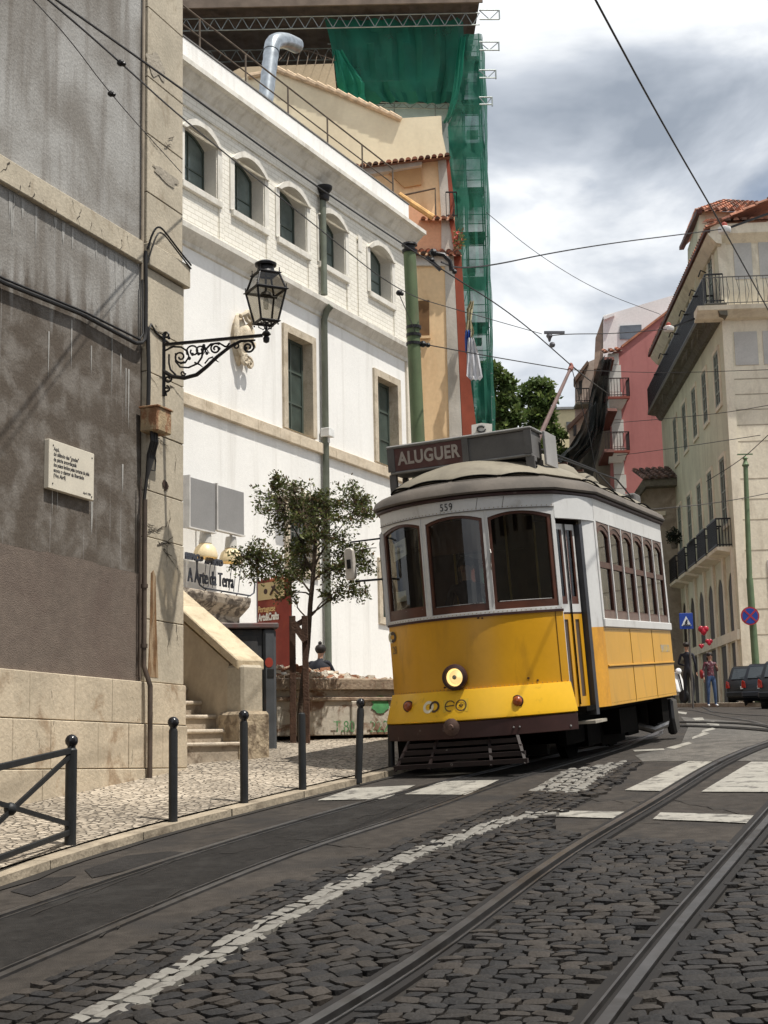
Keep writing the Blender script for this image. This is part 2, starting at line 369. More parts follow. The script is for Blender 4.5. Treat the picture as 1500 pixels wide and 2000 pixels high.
def patch(poly, off, name, m, hf=G, kind='structure', dx=None, par=None, cat=None, label=None):
    """flat polygon laid over the ground: cut on the ground's own grid lines, then draped"""
    bm = bmesh.new(); vs = [bm.verts.new((p[0], p[1], 0)) for p in poly]; f = bm.faces.new(vs)
    bmesh.ops.triangulate(bm, faces=[f])
    y0 = min(p[1] for p in poly); y1 = max(p[1] for p in poly); x0 = min(p[0] for p in poly); x1 = max(p[0] for p in poly)
    def cut(co, no): bmesh.ops.bisect_plane(bm, geom=bm.verts[:] + bm.edges[:] + bm.faces[:], plane_co=co, plane_no=no, dist=1e-6)
    y = math.ceil(y0 * 2) / 2
    while y < y1:
        cut((0, y, 0), (0, 1, 0)); y += .5 if y < 50 else (2 if y < 100 else 10)
    for x in (-8, 8): cut((x, 0, 0), (1, 0, 0))
    if dx:
        x = math.ceil(x0 / dx) * dx
        while x < x1: cut((x, 0, 0), (1, 0, 0)); x += dx
    for v in bm.verts: v.co.z = hf(v.co.x, v.co.y) + off
    bmesh.ops.recalc_face_normals(bm, faces=bm.faces)
    for f in bm.faces:
        if f.normal.z < 0: f.normal_flip()
    me = bpy.data.meshes.new(name); bm.to_mesh(me); bm.free(); me.materials.append(m)
    o = bpy.data.objects.new(name, me); C.objects.link(o)
    if par: o.parent = par; me.transform(RM[par].inverted())
    elif kind: o['kind'] = kind
    return o
def strip(pts, w0, w1, off, hf=G, closed=False):
    """ribbon vertices either side of a ground polyline (2D)"""
    L, R = [], []
    for i, p in enumerate(pts):
        d = (pts[min(i + 1, len(pts) - 1)] - pts[max(i - 1, 0)]).normalized(); n = V((d.y, -d.x))
        L.append(p + n * w0); R.append(p + n * w1)
    return L, R
def ribbon(mb, pts, w0, w1, z0, z1, hf=G, mi=0, hf2=None):
    """solid ribbon: between offsets w0..w1 (right positive), heights z0..z1 over hf"""
    L, R = strip(pts, w0, w1, 0); n = len(pts); b = len(mb.v)
    for l, r in zip(L, R):
        hl = hf(l.x, l.y); hr = hf(r.x, r.y)
        mb.v += [V((l.x, l.y, hl + z0)), V((r.x, r.y, hr + z0)), V((r.x, r.y, hr + z1)), V((l.x, l.y, hl + z1))]
    for i in range(n - 1):
        a = b + i * 4; c = a + 4
        for q in ((a + 3, a + 2, c + 2, c + 3), (a, a + 3, c + 3, c), (a + 2, a + 1, c + 1, c + 2)): mb.f.append(list(q)); mb.m.append(mi)
    return mb
def resample(P, step=.5):
    out = [P[0]]
    for a, b in zip(P, P[1:]):
        k = max(1, int((b - a).length / step)); out += [a + (b - a) * i / k for i in range(1, k + 1)]
    return out
def smooth2(P, it=8):
    for _ in range(it): P = [P[0]] + [(P[i - 1] + P[i] * 2 + P[i + 1]) / 4 for i in range(1, len(P) - 1)] + [P[-1]]
    return P
def gline(px, ext0=None, ext1=None, it=14):
    P = [gp(*p) for p in px]; P = [V((p.x, p.y)) for p in P]
    if ext0: P = [P[0] + (P[0] - P[1]).normalized() * ext0] + P
    if ext1: P += [P[-1] + V(ext1[k]) for k in range(len(ext1))]
    return smooth2(resample(P, .4), it)
# ground sheet to the horizon
patch([(-220, -12), (220, -12), (220, 330), (-220, 330)], -.03, 'ground', M_dirt)
patch([(-3.9, -6), (12, -6), (30, 60), (30, 120), (-2, 120), (-3, 40), (-3.9, 20)], .0, 'road', M_asph)
# rails
RA1 = gline([(0, 1792), (360, 1670), (600, 1600), (750, 1557), (900, 1520)], 7, it=10)
RA2 = gline([(0, 1905), (250, 1797), (450, 1715), (600, 1650), (750, 1615), (975, 1530), (1200, 1468), (1290, 1428)], 7, it=10)
RB1 = gline([(650, 2000), (750, 1945), (1100, 1675), (1275, 1575), (1400, 1495), (1500, 1455)], 8, it=8)
RB2 = gline([(1175, 2000), (1300, 1835), (1500, 1600)], 8, it=4)
def extend(P, turns):
    P = list(P); d = (P[-1] - P[-4]).normalized()
    for s_, deg in turns:
        a = -math.radians(deg); d = V((d.x * math.cos(a) - d.y * math.sin(a), d.x * math.sin(a) + d.y * math.cos(a))); P.append(P[-1] + d * s_)
    return P
RA2 = extend(RA2, [(.5, -6)] * 6 + [(.6, -3)] * 5 + [(.8, 0)] * 20)
RA1 = extend(RA1, [(.5, 0)] * 11 + [(.5, -5)] * 8 + [(.8, 0)] * 20)
RB1 = extend(RB1, [(.5, -2)] * 10 + [(.5, -3)] * 12 + [(.8, -1)] * 25)
RB2 = extend(RB2, [(.5, 0)] * 10 + [(.5, -2.5)] * 22 + [(.8, -1)] * 18)
# new asphalt strip between the rails of the tram's own track
def between(A, B): return [(p.x, p.y) for p in A] + [(p.x, p.y) for p in reversed(B)]
k1 = min(range(len(RA1)), key=lambda i: abs(RA1[i].y - 15.2)); k2 = min(range(len(RA2)), key=lambda i: abs(RA2[i].y - 15.2))
patch(between(RA1[:k1], RA2[:k2]), .004, 'asphalt_strip', M_asph2)
trk = []
for nm, lab, rails in (('tram_track', 'near left tram track in asphalt, the one the yellow tram stands on', (RA1, RA2)), ('tram_track', 'right hand tram track set in dark cobblestones, running off to the right', (RB1, RB2))):
    t = root(nm, V((rails[0][0].x, rails[0][0].y, G(*rails[0][0]))), lab, 'tram track', 'tram tracks in the street')
    for R in rails:
        q = .019 if R is RB1 or R is RB2 else 0
        m = MB(); s_ = 1 if R is RA1 or R is RB1 else -1
        for a_, b_, z_, i_ in ((-.05, .0, .014 + q, 0), (.042, .054, .010 + q, 0), (.0, .042, .004, 1)): ribbon(m, R, min(a_ * s_, b_ * s_), max(a_ * s_, b_ * s_), -.02 if i_ == 0 else -.03, z_, mi=i_)
        if q: ribbon(m, R, -.105, -.058, -.02, .022, mi=1); ribbon(m, R, .058, .10, -.02, .021, mi=1)
        m.build('rail', [M_rail, M_raild], t)
t = root('tram_track', V((5, 20, G(5, 20))), 'thin far tram track curving across the road beyond the tram', 'tram track', 'tram tracks in the street')
for px in ([(1312, 1371), (1350, 1378), (1391, 1391), (1440, 1396), (1500, 1399)], [(1310, 1384), (1360, 1389), (1434, 1404), (1470, 1410), (1500, 1419), (1560, 1440)]):
    P = [gp(*p) for p in px]; P = smooth2(resample([V((p.x, p.y)) for p in P], .4), 4)
    m = MB(); ribbon(m, P, -.05, .0, -.02, .013); ribbon(m, P, .0, .04, -.02, .006, mi=1); m.build('rail', [M_rail, M_raild], t)

# kerb and pavement
m = MB(); random.seed(3)
pts = KL; seg = 0; acc = 0; cur = [pts[0]]
for a, b in zip(pts, pts[1:]):
    cur.append(b); acc += (b - a).length
    if acc > random.uniform(.75, 1.15):
        j = random.uniform(-.003, .003)
        q = list(cur); d = (q[1] - q[0]).normalized(); q[0] = q[0] + d * .012
        ribbon(m, q, -.16, .0 + j, -.05, .064 + j * .6, hf=G)
        e0 = q[0]; e1 = q[-1]
        cur = [b]; acc = 0
kb = m.build('kerb', M_kerb, bevel=0); kb['kind'] = 'structure'
M_calc = None
def gpoly(px): return [(lambda P: (P.x, P.y))(gp(*p)) for p in px]
def calcada():
    m, t, b, N, K = newmat('calcada'); tc = N('ShaderNodeTexCoord')
    mp = N('ShaderNodeMapping'); mp.inputs['Scale'].default_value = (14, 14, 3); mp.inputs['Rotation'].default_value = (0, 0, .5); K(tc.outputs['Object'], mp.inputs[0])
    vo = N('ShaderNodeTexVoronoi'); vo.feature = 'DISTANCE_TO_EDGE'; vo.inputs['Scale'].default_value = 1; vo.inputs['Randomness'].default_value = .72; K(mp.outputs[0], vo.inputs[0])
    vc = N('ShaderNodeTexVoronoi'); vc.feature = 'F1'; vc.inputs['Scale'].default_value = 1; vc.inputs['Randomness'].default_value = .72; K(mp.outputs[0], vc.inputs[0])
    rp = N('ShaderNodeMapRange'); rp.inputs[1].default_value = .02; rp.inputs[2].default_value = .10; K(vo.outputs['Distance'], rp.inputs[0])
    hs = N('ShaderNodeSeparateColor'); K(vc.outputs['Color'], hs.inputs[0])
    cr = N('ShaderNodeValToRGB'); e = cr.color_ramp.elements; e[0].position = 0; e[0].color = (.30, .25, .19, 1); e[1].position = 1; e[1].color = (.50, .43, .34, 1); K(hs.outputs[0], cr.inputs[0])
    n = N('ShaderNodeTexNoise'); n.inputs['Scale'].default_value = 1.1; n.inputs['Detail'].default_value = 6; K(tc.outputs['Object'], n.inputs[0])
    mr = N('ShaderNodeMapRange'); mr.inputs[1].default_value = .35; mr.inputs[2].default_value = .65; mr.inputs[3].default_value = .68; mr.inputs[4].default_value = 1.12; K(n.outputs[0], mr.inputs[0])
    vm = N('ShaderNodeVectorMath'); vm.operation = 'SCALE'; K(cr.outputs[0], vm.inputs[0]); K(mr.outputs[0], vm.inputs['Scale'])
    mx = N('ShaderNodeMix'); mx.data_type = 'RGBA'; K(rp.outputs[0], mx.inputs[0]); mx.inputs[6].default_value = (.10, .082, .062, 1); K(vm.outputs[0], mx.inputs[7]); K(mx.outputs[2], b.inputs['Base Color'])
    bp = N('ShaderNodeBump'); bp.inputs['Strength'].default_value = .9; bp.inputs['Distance'].default_value = .02; K(rp.outputs[0], bp.inputs['Height']); K(bp.outputs[0], b.inputs['Normal']); b.inputs['Roughness'].default_value = .72
    return m
M_calc = calcada()
KL2, _ = strip(KL, -.155, 0, 0)
patch([(p.x, p.y) for p in KL2] + [(KL2[-1].x - 4, KL2[-1].y + 2), (-14, 40), (-14, 4)], 0, 'pavement', M_calc, hf=SW, dx=.5)
# gutter dirt, a tar patch and hairline cracks in the asphalt
random.seed(19); m = MB(); Kd = KL[:70]; vs = []
for i, p in enumerate(Kd):
    d = (Kd[min(i + 1, len(Kd) - 1)] - Kd[max(i - 1, 0)]).normalized(); n = V((d.y, -d.x)); w_ = .07 + .05 * noise.noise(V((i * .7, 0, 0))) + .03 * random.random()
    for q in (p + n * .003, p + n * (w_ + .003)): vs.append(V((q.x, q.y, G(q.x, q.y) + .007)))
m.add(vs, [(2 * i, 2 * i + 1, 2 * i + 3, 2 * i + 2) for i in range(len(Kd) - 1)]); o = m.build('gutter_dirt', M_dirt, fixn=False); o['kind'] = 'structure'
M_tar = mat('tar_patch', (.024, .022, .021), .8, var=.2, scale=2, bump=.06, bscale=120, fine=.3, spec=.2)
patch(gpoly([(165, 1700), (250, 1672), (330, 1664), (395, 1668), (340, 1683), (255, 1700), (180, 1716)]), .005, 'tar_patch', M_tar)
patch(gpoly([(20, 1742), (90, 1716), (150, 1712), (120, 1730), (60, 1752)]), .005, 'tar_patch', M_tar)
m = MB()
for (px, py, dx, dy, n_) in ((300, 1690, 26, -4, 14), (60, 1790, 24, -9, 16), (420, 1655, 20, -3, 12), (560, 1640, 18, 2, 10), (200, 1830, 14, -8, 12), (700, 1600, 16, -4, 12), (1120, 1560, 16, 1, 12), (1300, 1560, 14, 3, 12), (1150, 1620, 20, -2, 10)):
    P = [gp(px + dx * i + random.uniform(-4, 4), py + dy * i + random.uniform(-3, 3)) for i in range(n_)]
    vs = []
    for i, p in enumerate(P): q = .006 * random.uniform(.4, 1.3); vs += [V((p.x - q, p.y - q, p.z + .011)), V((p.x + q, p.y + q, p.z + .011))]
    m.add(vs, [(2 * i, 2 * i + 1, 2 * i + 3, 2 * i + 2) for i in range(len(P) - 1)])
o = m.build('asphalt_cracks', M_dirt, fixn=False); o['kind'] = 'structure'
# far pavement at the foot of the right hand building
FP = [at(1304, 1360, 52), at(1352, 1374, 47), at(1420, 1384, 45), at(1520, 1392, 43), at(1700, 1400, 42)]
FP = [V((p.x, p.y)) for p in FP]
FPf = [V((4.6, 110)), V((7.0, 70)), *FP]
def SW2(x, y): return G(x, y) + .12
m = MB(); ribbon(m, resample(FPf, 1.0), -.3, .0, -.05, .125); o = m.build('far_kerb', M_kerb); o['kind'] = 'structure'
L_, _ = strip(resample(FPf, 1.0), -.29, 0, 0)
patch([(p.x, p.y) for p in L_] + [(40, 44), (40, 110)], 0, 'far_pavement', M_calc, hf=SW2)

# ---- painted markings on the asphalt
for pl in ([(620, 1565), (690, 1541), (812, 1535), (752, 1562)],
           [(790, 1553), (868, 1527), (975, 1525), (912, 1554)],
           [(1220, 1545), (1345, 1488), (1400, 1489), (1300, 1547)],
           [(1370, 1548), (1468, 1489), (1560, 1490), (1560, 1549)],
           [(1085, 1597), (1090, 1585), (1245, 1588), (1228, 1601)],
           [(1275, 1602), (1290, 1589), (1420, 1592), (1492, 1596), (1478, 1611), (1380, 1606)],
           ):
    patch(gpoly(pl), .009, 'road_marking', M_paint)
for pl in ([(1318, 1389), (1342, 1392), (1340, 1396), (1322, 1393)], [(1352, 1403), (1372, 1402), (1376, 1407), (1358, 1408)], [(1375, 1410), (1395, 1409), (1402, 1414), (1382, 1415)], [(1386, 1416), (1404, 1415), (1406, 1421), (1386, 1421)],
           [(1372, 1427), (1392, 1422), (1398, 1425), (1370, 1432)], [(1352, 1441), (1375, 1431), (1388, 1433), (1352, 1445)], [(1300, 1462), (1345, 1450), (1352, 1453), (1318, 1464)], [(1236, 1466), (1296, 1463), (1298, 1466), (1240, 1469)]):
    patch(gpoly(pl), .008, 'road_marking', M_paint)

# ---- cobblestones, real setts in rows
def inpoly(x, y, P):
    c = False; j = len(P) - 1
    for i in range(len(P)):
        if (P[i][1] > y) != (P[j][1] > y) and x < (P[j][0] - P[i][0]) * (y - P[i][1]) / (P[j][1] - P[i][1]) + P[i][0]: c = not c
        j = i
    return c
edgeL = gline([(0, 1962), (120, 1905), (310, 1835), (450, 1765), (600, 1716), (750, 1664), (850, 1622), (965, 1580), (1040, 1542)], 6, it=3)
eL = [(p.x, p.y) for p in edgeL]
ne = V(eL[-1]); 
top = gpoly([(1010, 1545), (1120, 1506), (1230, 1489), (1250, 1492), (1190, 1545), (1085, 1597), (1070, 1625), (1140, 1637), (1210, 1640), (1330, 1648), (1480, 1652), (1600, 1655)])
COB = eL + top[1:] + [(9, 9.0), (9, .5), (-1.2, .5)]
patch(COB, .003, 'cobble_bed', M_dirt)
lineP = gline([(170, 2000), (290, 1945), (450, 1860), (600, 1775), (750, 1700), (900, 1640), (1030, 1592), (1100, 1590)], 0, it=2)
z2 = gpoly([(985, 1552), (1130, 1493), (1232, 1487), (1140, 1552)])
z3 = gpoly([(1185, 1546), (1290, 1488), (1400, 1489), (1300, 1547)])
def paint_at(x, y):
    p = V((x, y)); nz = noise.noise(V((x * 9, y * 9, 0))) * .05 + noise.noise(V((x * 30, y * 30, 3))) * .03
    for a, b in zip(lineP, lineP[1:]):
        ab = b - a; t = (p - a).dot(ab) / ab.length_squared
        if -.1 <= t <= 1.1 and (p - a - ab * max(0, min(1, t))).length < .088 + nz: return noise.noise(V((x * 5, y * 5, 9))) > -.5
    if inpoly(x, y, z2) or inpoly(x, y, z3): return noise.noise(V((x * 14, y * 14, 1))) > -.22
    return False
def near(P, x, y, w0, w1):
    p = V((x, y))
    for a, b in zip(P, P[1:]):
        ab = b - a
        if abs((a - p).x) > 1.2 or abs((a - p).y) > 1.2: continue
        t = (p - a).dot(ab) / ab.length_squared
        if -.05 <= t <= 1.05:
            d = (p - a).dot(V((ab.y, -ab.x)).normalized())
            if w0 < d < w1: return True
    return False
def lateral(P, x, y):
    p = V((x, y)); best = 1e9; sd = 0
    for a, b in zip(P, P[1:]):
        ab = b - a; t = max(0, min(1, (p - a).dot(ab) / ab.length_squared)); q = p - a - ab * t
        if q.length < best: best = q.length; sd = q.dot(V((ab.y, -ab.x)).normalized())
    return sd
cobbles = MB(); random.seed(11)
def sett(cx, cy, ang, L, W):
    c, s_ = math.cos(ang), math.sin(ang); n = 4; b = len(cobbles.v)
    tone = random.random(); dz = random.uniform(-.004, .004) ; tx, ty = random.uniform(-.05, .05), random.uniform(-.05, .05)
    sk = random.uniform(-.10, .10); mat_i = [0, 1, 2, 3][min(3, int(tone * 4))]
    jit = [random.uniform(.95, 1.03) for _ in range(8)]
    def pt(u, v):
        # rounded super-ellipse footprint, domed top
        r = max(abs(u), abs(v)); x = u * L / 2; y = v * W / 2
        if abs(u) > .99 and abs(v) > .99: x *= .90; y *= .90
        x += sk * y; q = jit[int((math.atan2(v, u) + PI) / (2 * PI) * 7.99)]; x *= q; y *= q
        return x, y, r
    rows = [-1, -.5, .5, 1]; keep = []
    for v in rows:
        for u in rows:
            x, y, r = pt(u, v); X = cx + c * x - s_ * y; Y = cy + s_ * x + c * y
            z = G(X, Y) + .030 + dz + tx * u * .1 + ty * v * .1 - (.0065 if r > .9 else 0) + random.uniform(-.001, .001)
            cobbles.v.append(V((X, Y, z)))
    top = []
    for j in range(3):
        for i in range(3):
            a = b + j * 4 + i; f = [a, a + 1, a + 5, a + 4]; ctr = (cobbles.v[a] + cobbles.v[a + 5]) / 2
            cobbles.f.append(f); cobbles.m.append(4 if paint_at(ctr.x, ctr.y) else mat_i)
    per = [0, 1, 2, 3, 7, 11, 15, 14, 13, 12, 8, 4]; k = len(cobbles.v)
    for i in per:
        p = cobbles.v[b + i]; cobbles.v.append(V((p.x, p.y, p.z - .035)))
    pn = sum(1 for q in cobbles.m[-9:] if q == 4)
    for i in range(12):
        j = (i + 1) % 12; cobbles.f.append([b + per[i], k + i, k + j, b + per[j]]); cobbles.m.append(4 if pn > 6 else mat_i)
ex = between(RB1, RB2)
def lay(angf, cond, x0, x1, y0, y1, L, W, ref, aref):
    """rows of setts: coordinates u across (long side), v along, about ref with heading aref"""
    ca, sa = math.cos(aref), math.sin(aref); v = -14.0
    while v < 16:
        u = -14 + random.uniform(0, L); rw = W * random.uniform(.88, 1.14)
        while u < 14:
            l = L * random.uniform(.72, 1.28); uc = u + l / 2; vc = v + rw / 2 + .028 * math.sin(uc * 1.7 + v * .3) + random.uniform(-.006, .006)
            x = ref.x + ca * uc - sa * vc; y = ref.y + sa * uc + ca * vc; u += l
            if not (x0 < x < x1 and y0 < y < y1): continue
            if abs(x) > .30 * y + 1.0: continue
            if not inpoly(x, y, COB) or not cond(x, y): continue
            if near(RB1, x, y, -.11, .11) or near(RB2, x, y, -.11, .11): continue
            sett(x, y, aref + random.uniform(-.09, .09) + .048 * math.cos(uc * 1.7 + v * .3), l - .009, rw - .009)
        v += rw
hb = math.radians(24)
condB = lambda x, y: lateral(RB1, x, y) > .05 and lateral(RB2, x, y) < 0
condR = lambda x, y: lateral(RB2, x, y) > 0
condE = lambda x, y: lateral(edgeL, x, y) < .62 and lateral(RB1, x, y) < 0
condL = lambda x, y: lateral(edgeL, x, y) >= .62 and lateral(RB1, x, y) < 0
ref = V((1, 8))
lay(None, condB, -2, 7, 2.5, 17, .114, .080, ref, -math.radians(17))
lay(None, condR, -2, 7, 2.5, 17, .114, .084, ref, -math.radians(4))
lay(None, condE, -4, 6, 2.5, 19, .108, .088, V(eL[len(eL) // 2]), PI / 2 - math.radians(20))
lay(None, condL, -4, 6, 2.5, 19, .114, .090, ref, math.radians(32))
def cob(name, c): return mat(name, c, .6, var=.3, scale=5, bump=.045, bscale=55, fine=.2, spec=.2, stain=(.022, .019, .016), stain_amt=.5, sscale=(3, 3, 3), sthr=(.5, .65))
cb = cobbles.build('cobblestones', [cob('sett_a', (.031, .028, .026)), cob('sett_b', (.025, .023, .022)), cob('sett_c', (.040, .034, .029)), cob('sett_d', (.020, .019, .019)), mat('sett_paint', (.19, .18, .16), .7, var=.12, scale=9, stain=(.10, .09, .08), stain_amt=.6, sscale=(12, 12, 12), sthr=(.52, .62))], smooth=True, fixn=False)
cb['kind'] = 'stuff'; cb['label'] = 'dark worn cobblestones paving the street around the right hand tram track'; cb['category'] = 'cobblestones'
# worn pale surface beyond the crossing
patch(gpoly([(1255, 1488), (1240, 1476), (1330, 1455), (1345, 1420), (1330, 1400), (1470, 1412), (1700, 1440), (1700, 1487), (1500, 1487)]), .004, 'worn_asphalt', M_asph3)
# ------------------------------------------------------------------ the grey plastered building on the left
FL = Fac(-2.483, 14.4, 22.5, -.02)
def lwall(F):
    m, t, b, N, K = newmat('old_grey_plaster'); tc = N('ShaderNodeTexCoord'); g = tc.outputs['Object']
    def noise_(sc, det, dist=0, vec=g, rough=.55):
        n = N('ShaderNodeTexNoise'); n.inputs['Scale'].default_value = sc; n.inputs['Detail'].default_value = det; n.inputs['Distortion'].default_value = dist; n.inputs['Roughness'].default_value = rough; K(vec, n.inputs[0]); return n.outputs[0]
    def rng(src, a, b_, lo=0, hi=1):
        r = N('ShaderNodeMapRange'); r.interpolation_type = 'SMOOTHSTEP'; r.inputs[1].default_value = a; r.inputs[2].default_value = b_; r.inputs[3].default_value = lo; r.inputs[4].default_value = hi; K(src, r.inputs[0]); return r.outputs[0]
    def mixc(f, A, B):
        x = N('ShaderNodeMix'); x.data_type = 'RGBA'; K(f, x.inputs[0])
        for s_, i in ((A, 6), (B, 7)):
            if isinstance(s_, tuple): x.inputs[i].default_value = (*s_, 1)
            else: K(s_, x.inputs[i])
        return x.outputs[2]
    sp = N('ShaderNodeSeparateXYZ'); K(g, sp.inputs[0])
    mp = N('ShaderNodeMapping'); mp.inputs['Scale'].default_value = (5, 5, .42); K(g, mp.inputs[0])
    mp3 = N('ShaderNodeMapping'); mp3.inputs['Scale'].default_value = (16, 16, .5); K(g, mp3.inputs[0])
    base = mixc(rng(noise_(.9, 9, .6), .36, .64), (.215, .20, .18), (.36, .352, .335))
    base = mixc(rng(noise_(1, 8, .3, mp.outputs[0]), .46, .68, 0, .5), base, (.125, .105, .085))
    base = mixc(rng(noise_(1, 5, .2, mp3.outputs[0]), .58, .74, 0, .3), base, (.34, .335, .33))
    # brownish damp tone lower down, paler at the top: an old weathering front with an uneven edge
    ad = N('ShaderNodeMath'); ad.operation = 'MULTIPLY_ADD'; K(noise_(1.6, 7, 0, mp.outputs[0]), ad.inputs[0]); ad.inputs[1].default_value = 1.6; K(sp.outputs[2], ad.inputs[2])
    low = rng(ad.outputs[0], 6.35, 6.75, 1, 0)
    low2 = mixc(rng(noise_(3.5, 8, .3), .4, .68, 0, 1), (.098, .080, .064), (.185, .166, .146))
    low2 = mixc(rng(noise_(1, 5, .2, mp3.outputs[0]), .62, .72, 0, .45), low2, (.31, .30, .29))
    base = mixc(low, base, low2)
    fn = noise_(60, 3); fr = rng(fn, .3, .7, .85, 1.15)
    vm = N('ShaderNodeVectorMath'); vm.operation = 'SCALE'; K(base, vm.inputs[0]); K(fr, vm.inputs['Scale']); K(vm.outputs[0], b.inputs['Base Color'])
    b.inputs['Roughness'].default_value = .9; b.inputs['Specular IOR Level'].default_value = .2
    bp = N('ShaderNodeBump'); bp.inputs['Strength'].default_value = .55; bp.inputs['Distance'].default_value = .012; K(noise_(26, 8), bp.inputs['Height']); K(bp.outputs[0], b.inputs['Normal'])
    return m
M_lpl = lwall(FL)
M_ltaupe = mat('taupe_render', (.150, .118, .096), .9, var=.1, scale=.9, bump=.05, bscale=110, stain=(.115, .082, .068), stain_amt=.6, sscale=(1.1, 1.1, .8), fine=.12)
M_lstone = mat('cream_limestone', (.44, .385, .295), .85, var=.16, scale=1.6, bump=.022, bscale=40, stain=(.24, .185, .125), stain_amt=.55, sscale=(5, 5, 2.2), sthr=(.55, .72), fine=.1)
M_lbase = mat('base_limestone', (.48, .405, .30), .85, var=.2, scale=1.4, bump=.03, bscale=34, stain=(.22, .13, .065), stain_amt=.7, sscale=(2.6, 2.6, 2.6), sthr=(.52, .7), fine=.1)
M_crack = mat('dark_mortar', (.05, .04, .03), .95)
LB = root('grey_corner_building', FL.M, 'tall stained grey plaster building with cream stone base and corner pilaster at the left', 'building')
A0 = -13.0
m = FL.mb(); m.box(A0, -.004, -7, 0, 3.235, 15); m.box(-.004, .78, -7, -.01, .6, 15); m.build('wall', M_lpl, LB)
# smooth newer render with an uneven upper edge
m = FL.mb(); random.seed(5)
xs = [A0 + (0 - A0) * i / 90 for i in range(91)]; tp = [(x, 3.235 + noise.noise(V((x * 1.3, 0, 0))) * .05 + noise.noise(V((x * 6, 3, 0))) * .02) for x in xs]
for (xa, za), (xb, zb) in zip(tp, tp[1:]):
    m.add([(xa, .022, 2.1), (xb, .022, 2.1), (xb, .022, zb), (xa, .022, za), (xa, 0.001, za), (xb, 0.001, zb)], [(0, 1, 2, 3), (3, 2, 5, 4)])
m.box(A0, -.004, -6.9, -.0, 0, 3.234); m.build('lower_render', M_ltaupe, LB)
m = FL.mb(); m.box(A0, -.06, -.01, .055, 6.475, 6.72); m.build('string_band', M_lstone, LB, bevel=.008)
m = FL.mb(); m.box(A0, -.06, -.01, .055, 11.2, 11.5); m.build('string_band', M_lstone, LB, bevel=.008)
# pilaster: jointed blocks
m = FL.mb(); zs = [2.15, 2.78, 3.62, 4.1, 4.72, 5.35, 5.82, 6.47]; random.seed(2)
for a, b in zip(zs, zs[1:]): m.box(.03, .78, -.3, .05 + random.uniform(-.003, .003), a + .004, b - .004)
for a, b in zip([6.74, 7.3, 7.95, 8.6, 9.4, 10.2, 11.2], [7.3, 7.95, 8.6, 9.4, 10.2, 11.2, 14.9]): m.box(.03, .76, -.3, .045 + random.uniform(-.003, .003), a + .004, b - .004)
m.build('pilaster', M_lstone, LB, bevel=.006)
m = FL.mb(); m.box(.02, .84, -.35, .10, 6.475, 6.735); m.build('pilaster_band', M_lstone, LB, bevel=.01)
m = FL.mb(); m.box(.035, .77, -.29, .036, 2.1, 14.8); m.build('pilaster_core', M_crack, LB)
# rendered patches on the pilaster where the stone face was repaired
M_patch = mat('cement_patch', (.34, .30, .24), .92, var=.15, scale=5, bump=.05)
def blob(F, a, z, ra, rz, d, seed, n=40, jag=.25):
    L = []
    for i in range(n):
        t = 2 * PI * i / n; r = 1 + jag * noise.noise(V((math.cos(t) * 1.8 + seed, math.sin(t) * 1.8, seed))) + .12 * noise.noise(V((math.cos(t) * 7, math.sin(t) * 7, seed)))
        L.append((a + math.cos(t) * ra * r, d, z + math.sin(t) * rz * r))
    return L
for k, (px, py, ra, rz) in enumerate(((306, 128, .2, .12), (325, 345, .27, .06))):
    a, z = FL.az(px, py, .05); m = FL.mb()
    m.prism(blob(FL, min(a, .5), z, ra, rz, .0525, k * 3.3, 60, .55), (0, .0015, 0)); m.build('cement_patch', M_patch, LB)
# rust streak below the bracket hole and down the pilaster foot
M_rust = mat('rust_stain', (.155, .082, .035), .9, var=.3, scale=9, bump=.02, stain=(.36, .27, .17), stain_amt=.85, sscale=(30, 30, 2), sthr=(.46, .6))
a, z = FL.az(300, 1140, .05)
m = FL.mb(); m.prism([(a - .06, .053, z + .1), (a - .01, .053, z + .14), (a + .03, .053, z + .08), (a + .05, .053, z - .4), (a + .09, .053, 2.2), (a - .11, .053, 2.2), (a - .08, .053, z - .5)], (0, .003, 0)); m.build('rust_streak', M_rust, LB)
a, z = FL.az(323, 948, .05)
m = FL.mb(); m.prism(blob(FL, a, z, .055, .055, .053, 9, 18, .6), (0, .005, 0)); m.build('broken_hole', mat('hole_dark', (.05, .03, .022), .95), LB)
# base course blocks with open joints
m = FL.mb(); random.seed(21)
for (z0, z1, d) in ((1.735, 2.15, .075), (1.30, 1.73, .09), (.86, 1.296, .11), (.42, .855, .13)):
    a = A0
    while a < .8:
        l = random.uniform(.42, 1.0); b = min(a + l, .80)
        if b > -.03 and a < -.03 and z1 > 1: pass
        m.box(a + .003, b - .003, -.2, d + random.uniform(-.004, .004), z0, z1 - .004); a += l
m.build('base_course', M_lbase, LB, bevel=.006)
m = FL.mb(); m.box(A0, .80, -.15, .068, .4, 2.14); m.build('base_joints', M_crack, LB)
# pipe and cables running down the joint of wall and pilaster
M_pipe = mat('old_brown_pipe', (.075, .055, .042), .6, .2, var=.3, scale=7)
M_pipe2 = mat('pale_conduit', (.30, .25, .19), .7, .1, var=.25, scale=4)
M_black = mat('black_iron', (.012, .011, .012), .42, .3, var=.2, scale=8, bump=.02)
M_cable = mat('black_cable', (.014, .013, .013), .6)
m = FL.mb()
m.tube([(-.035, .03, 14.9), (-.035, .03, 6.9), (-.035, .03, 6.3)], .016); m.build('conduit', M_pipe2, LB)
m = FL.mb(); m.tube([(-.045, .085, 3.98), (-.045, .085, 3.9), (-.045, .085, 2.3), (-.03, .15, 2.1), (-.03, .15, 1.2)], .026, 10); m.tube([(-.085, .06, 4.2), (-.088, .06, 2.2)], .010, 6)
for zz in (3.1, 2.5): m.lathe([(.036, -.02), (.036, .02)], (-.045, .085, zz), n=10)
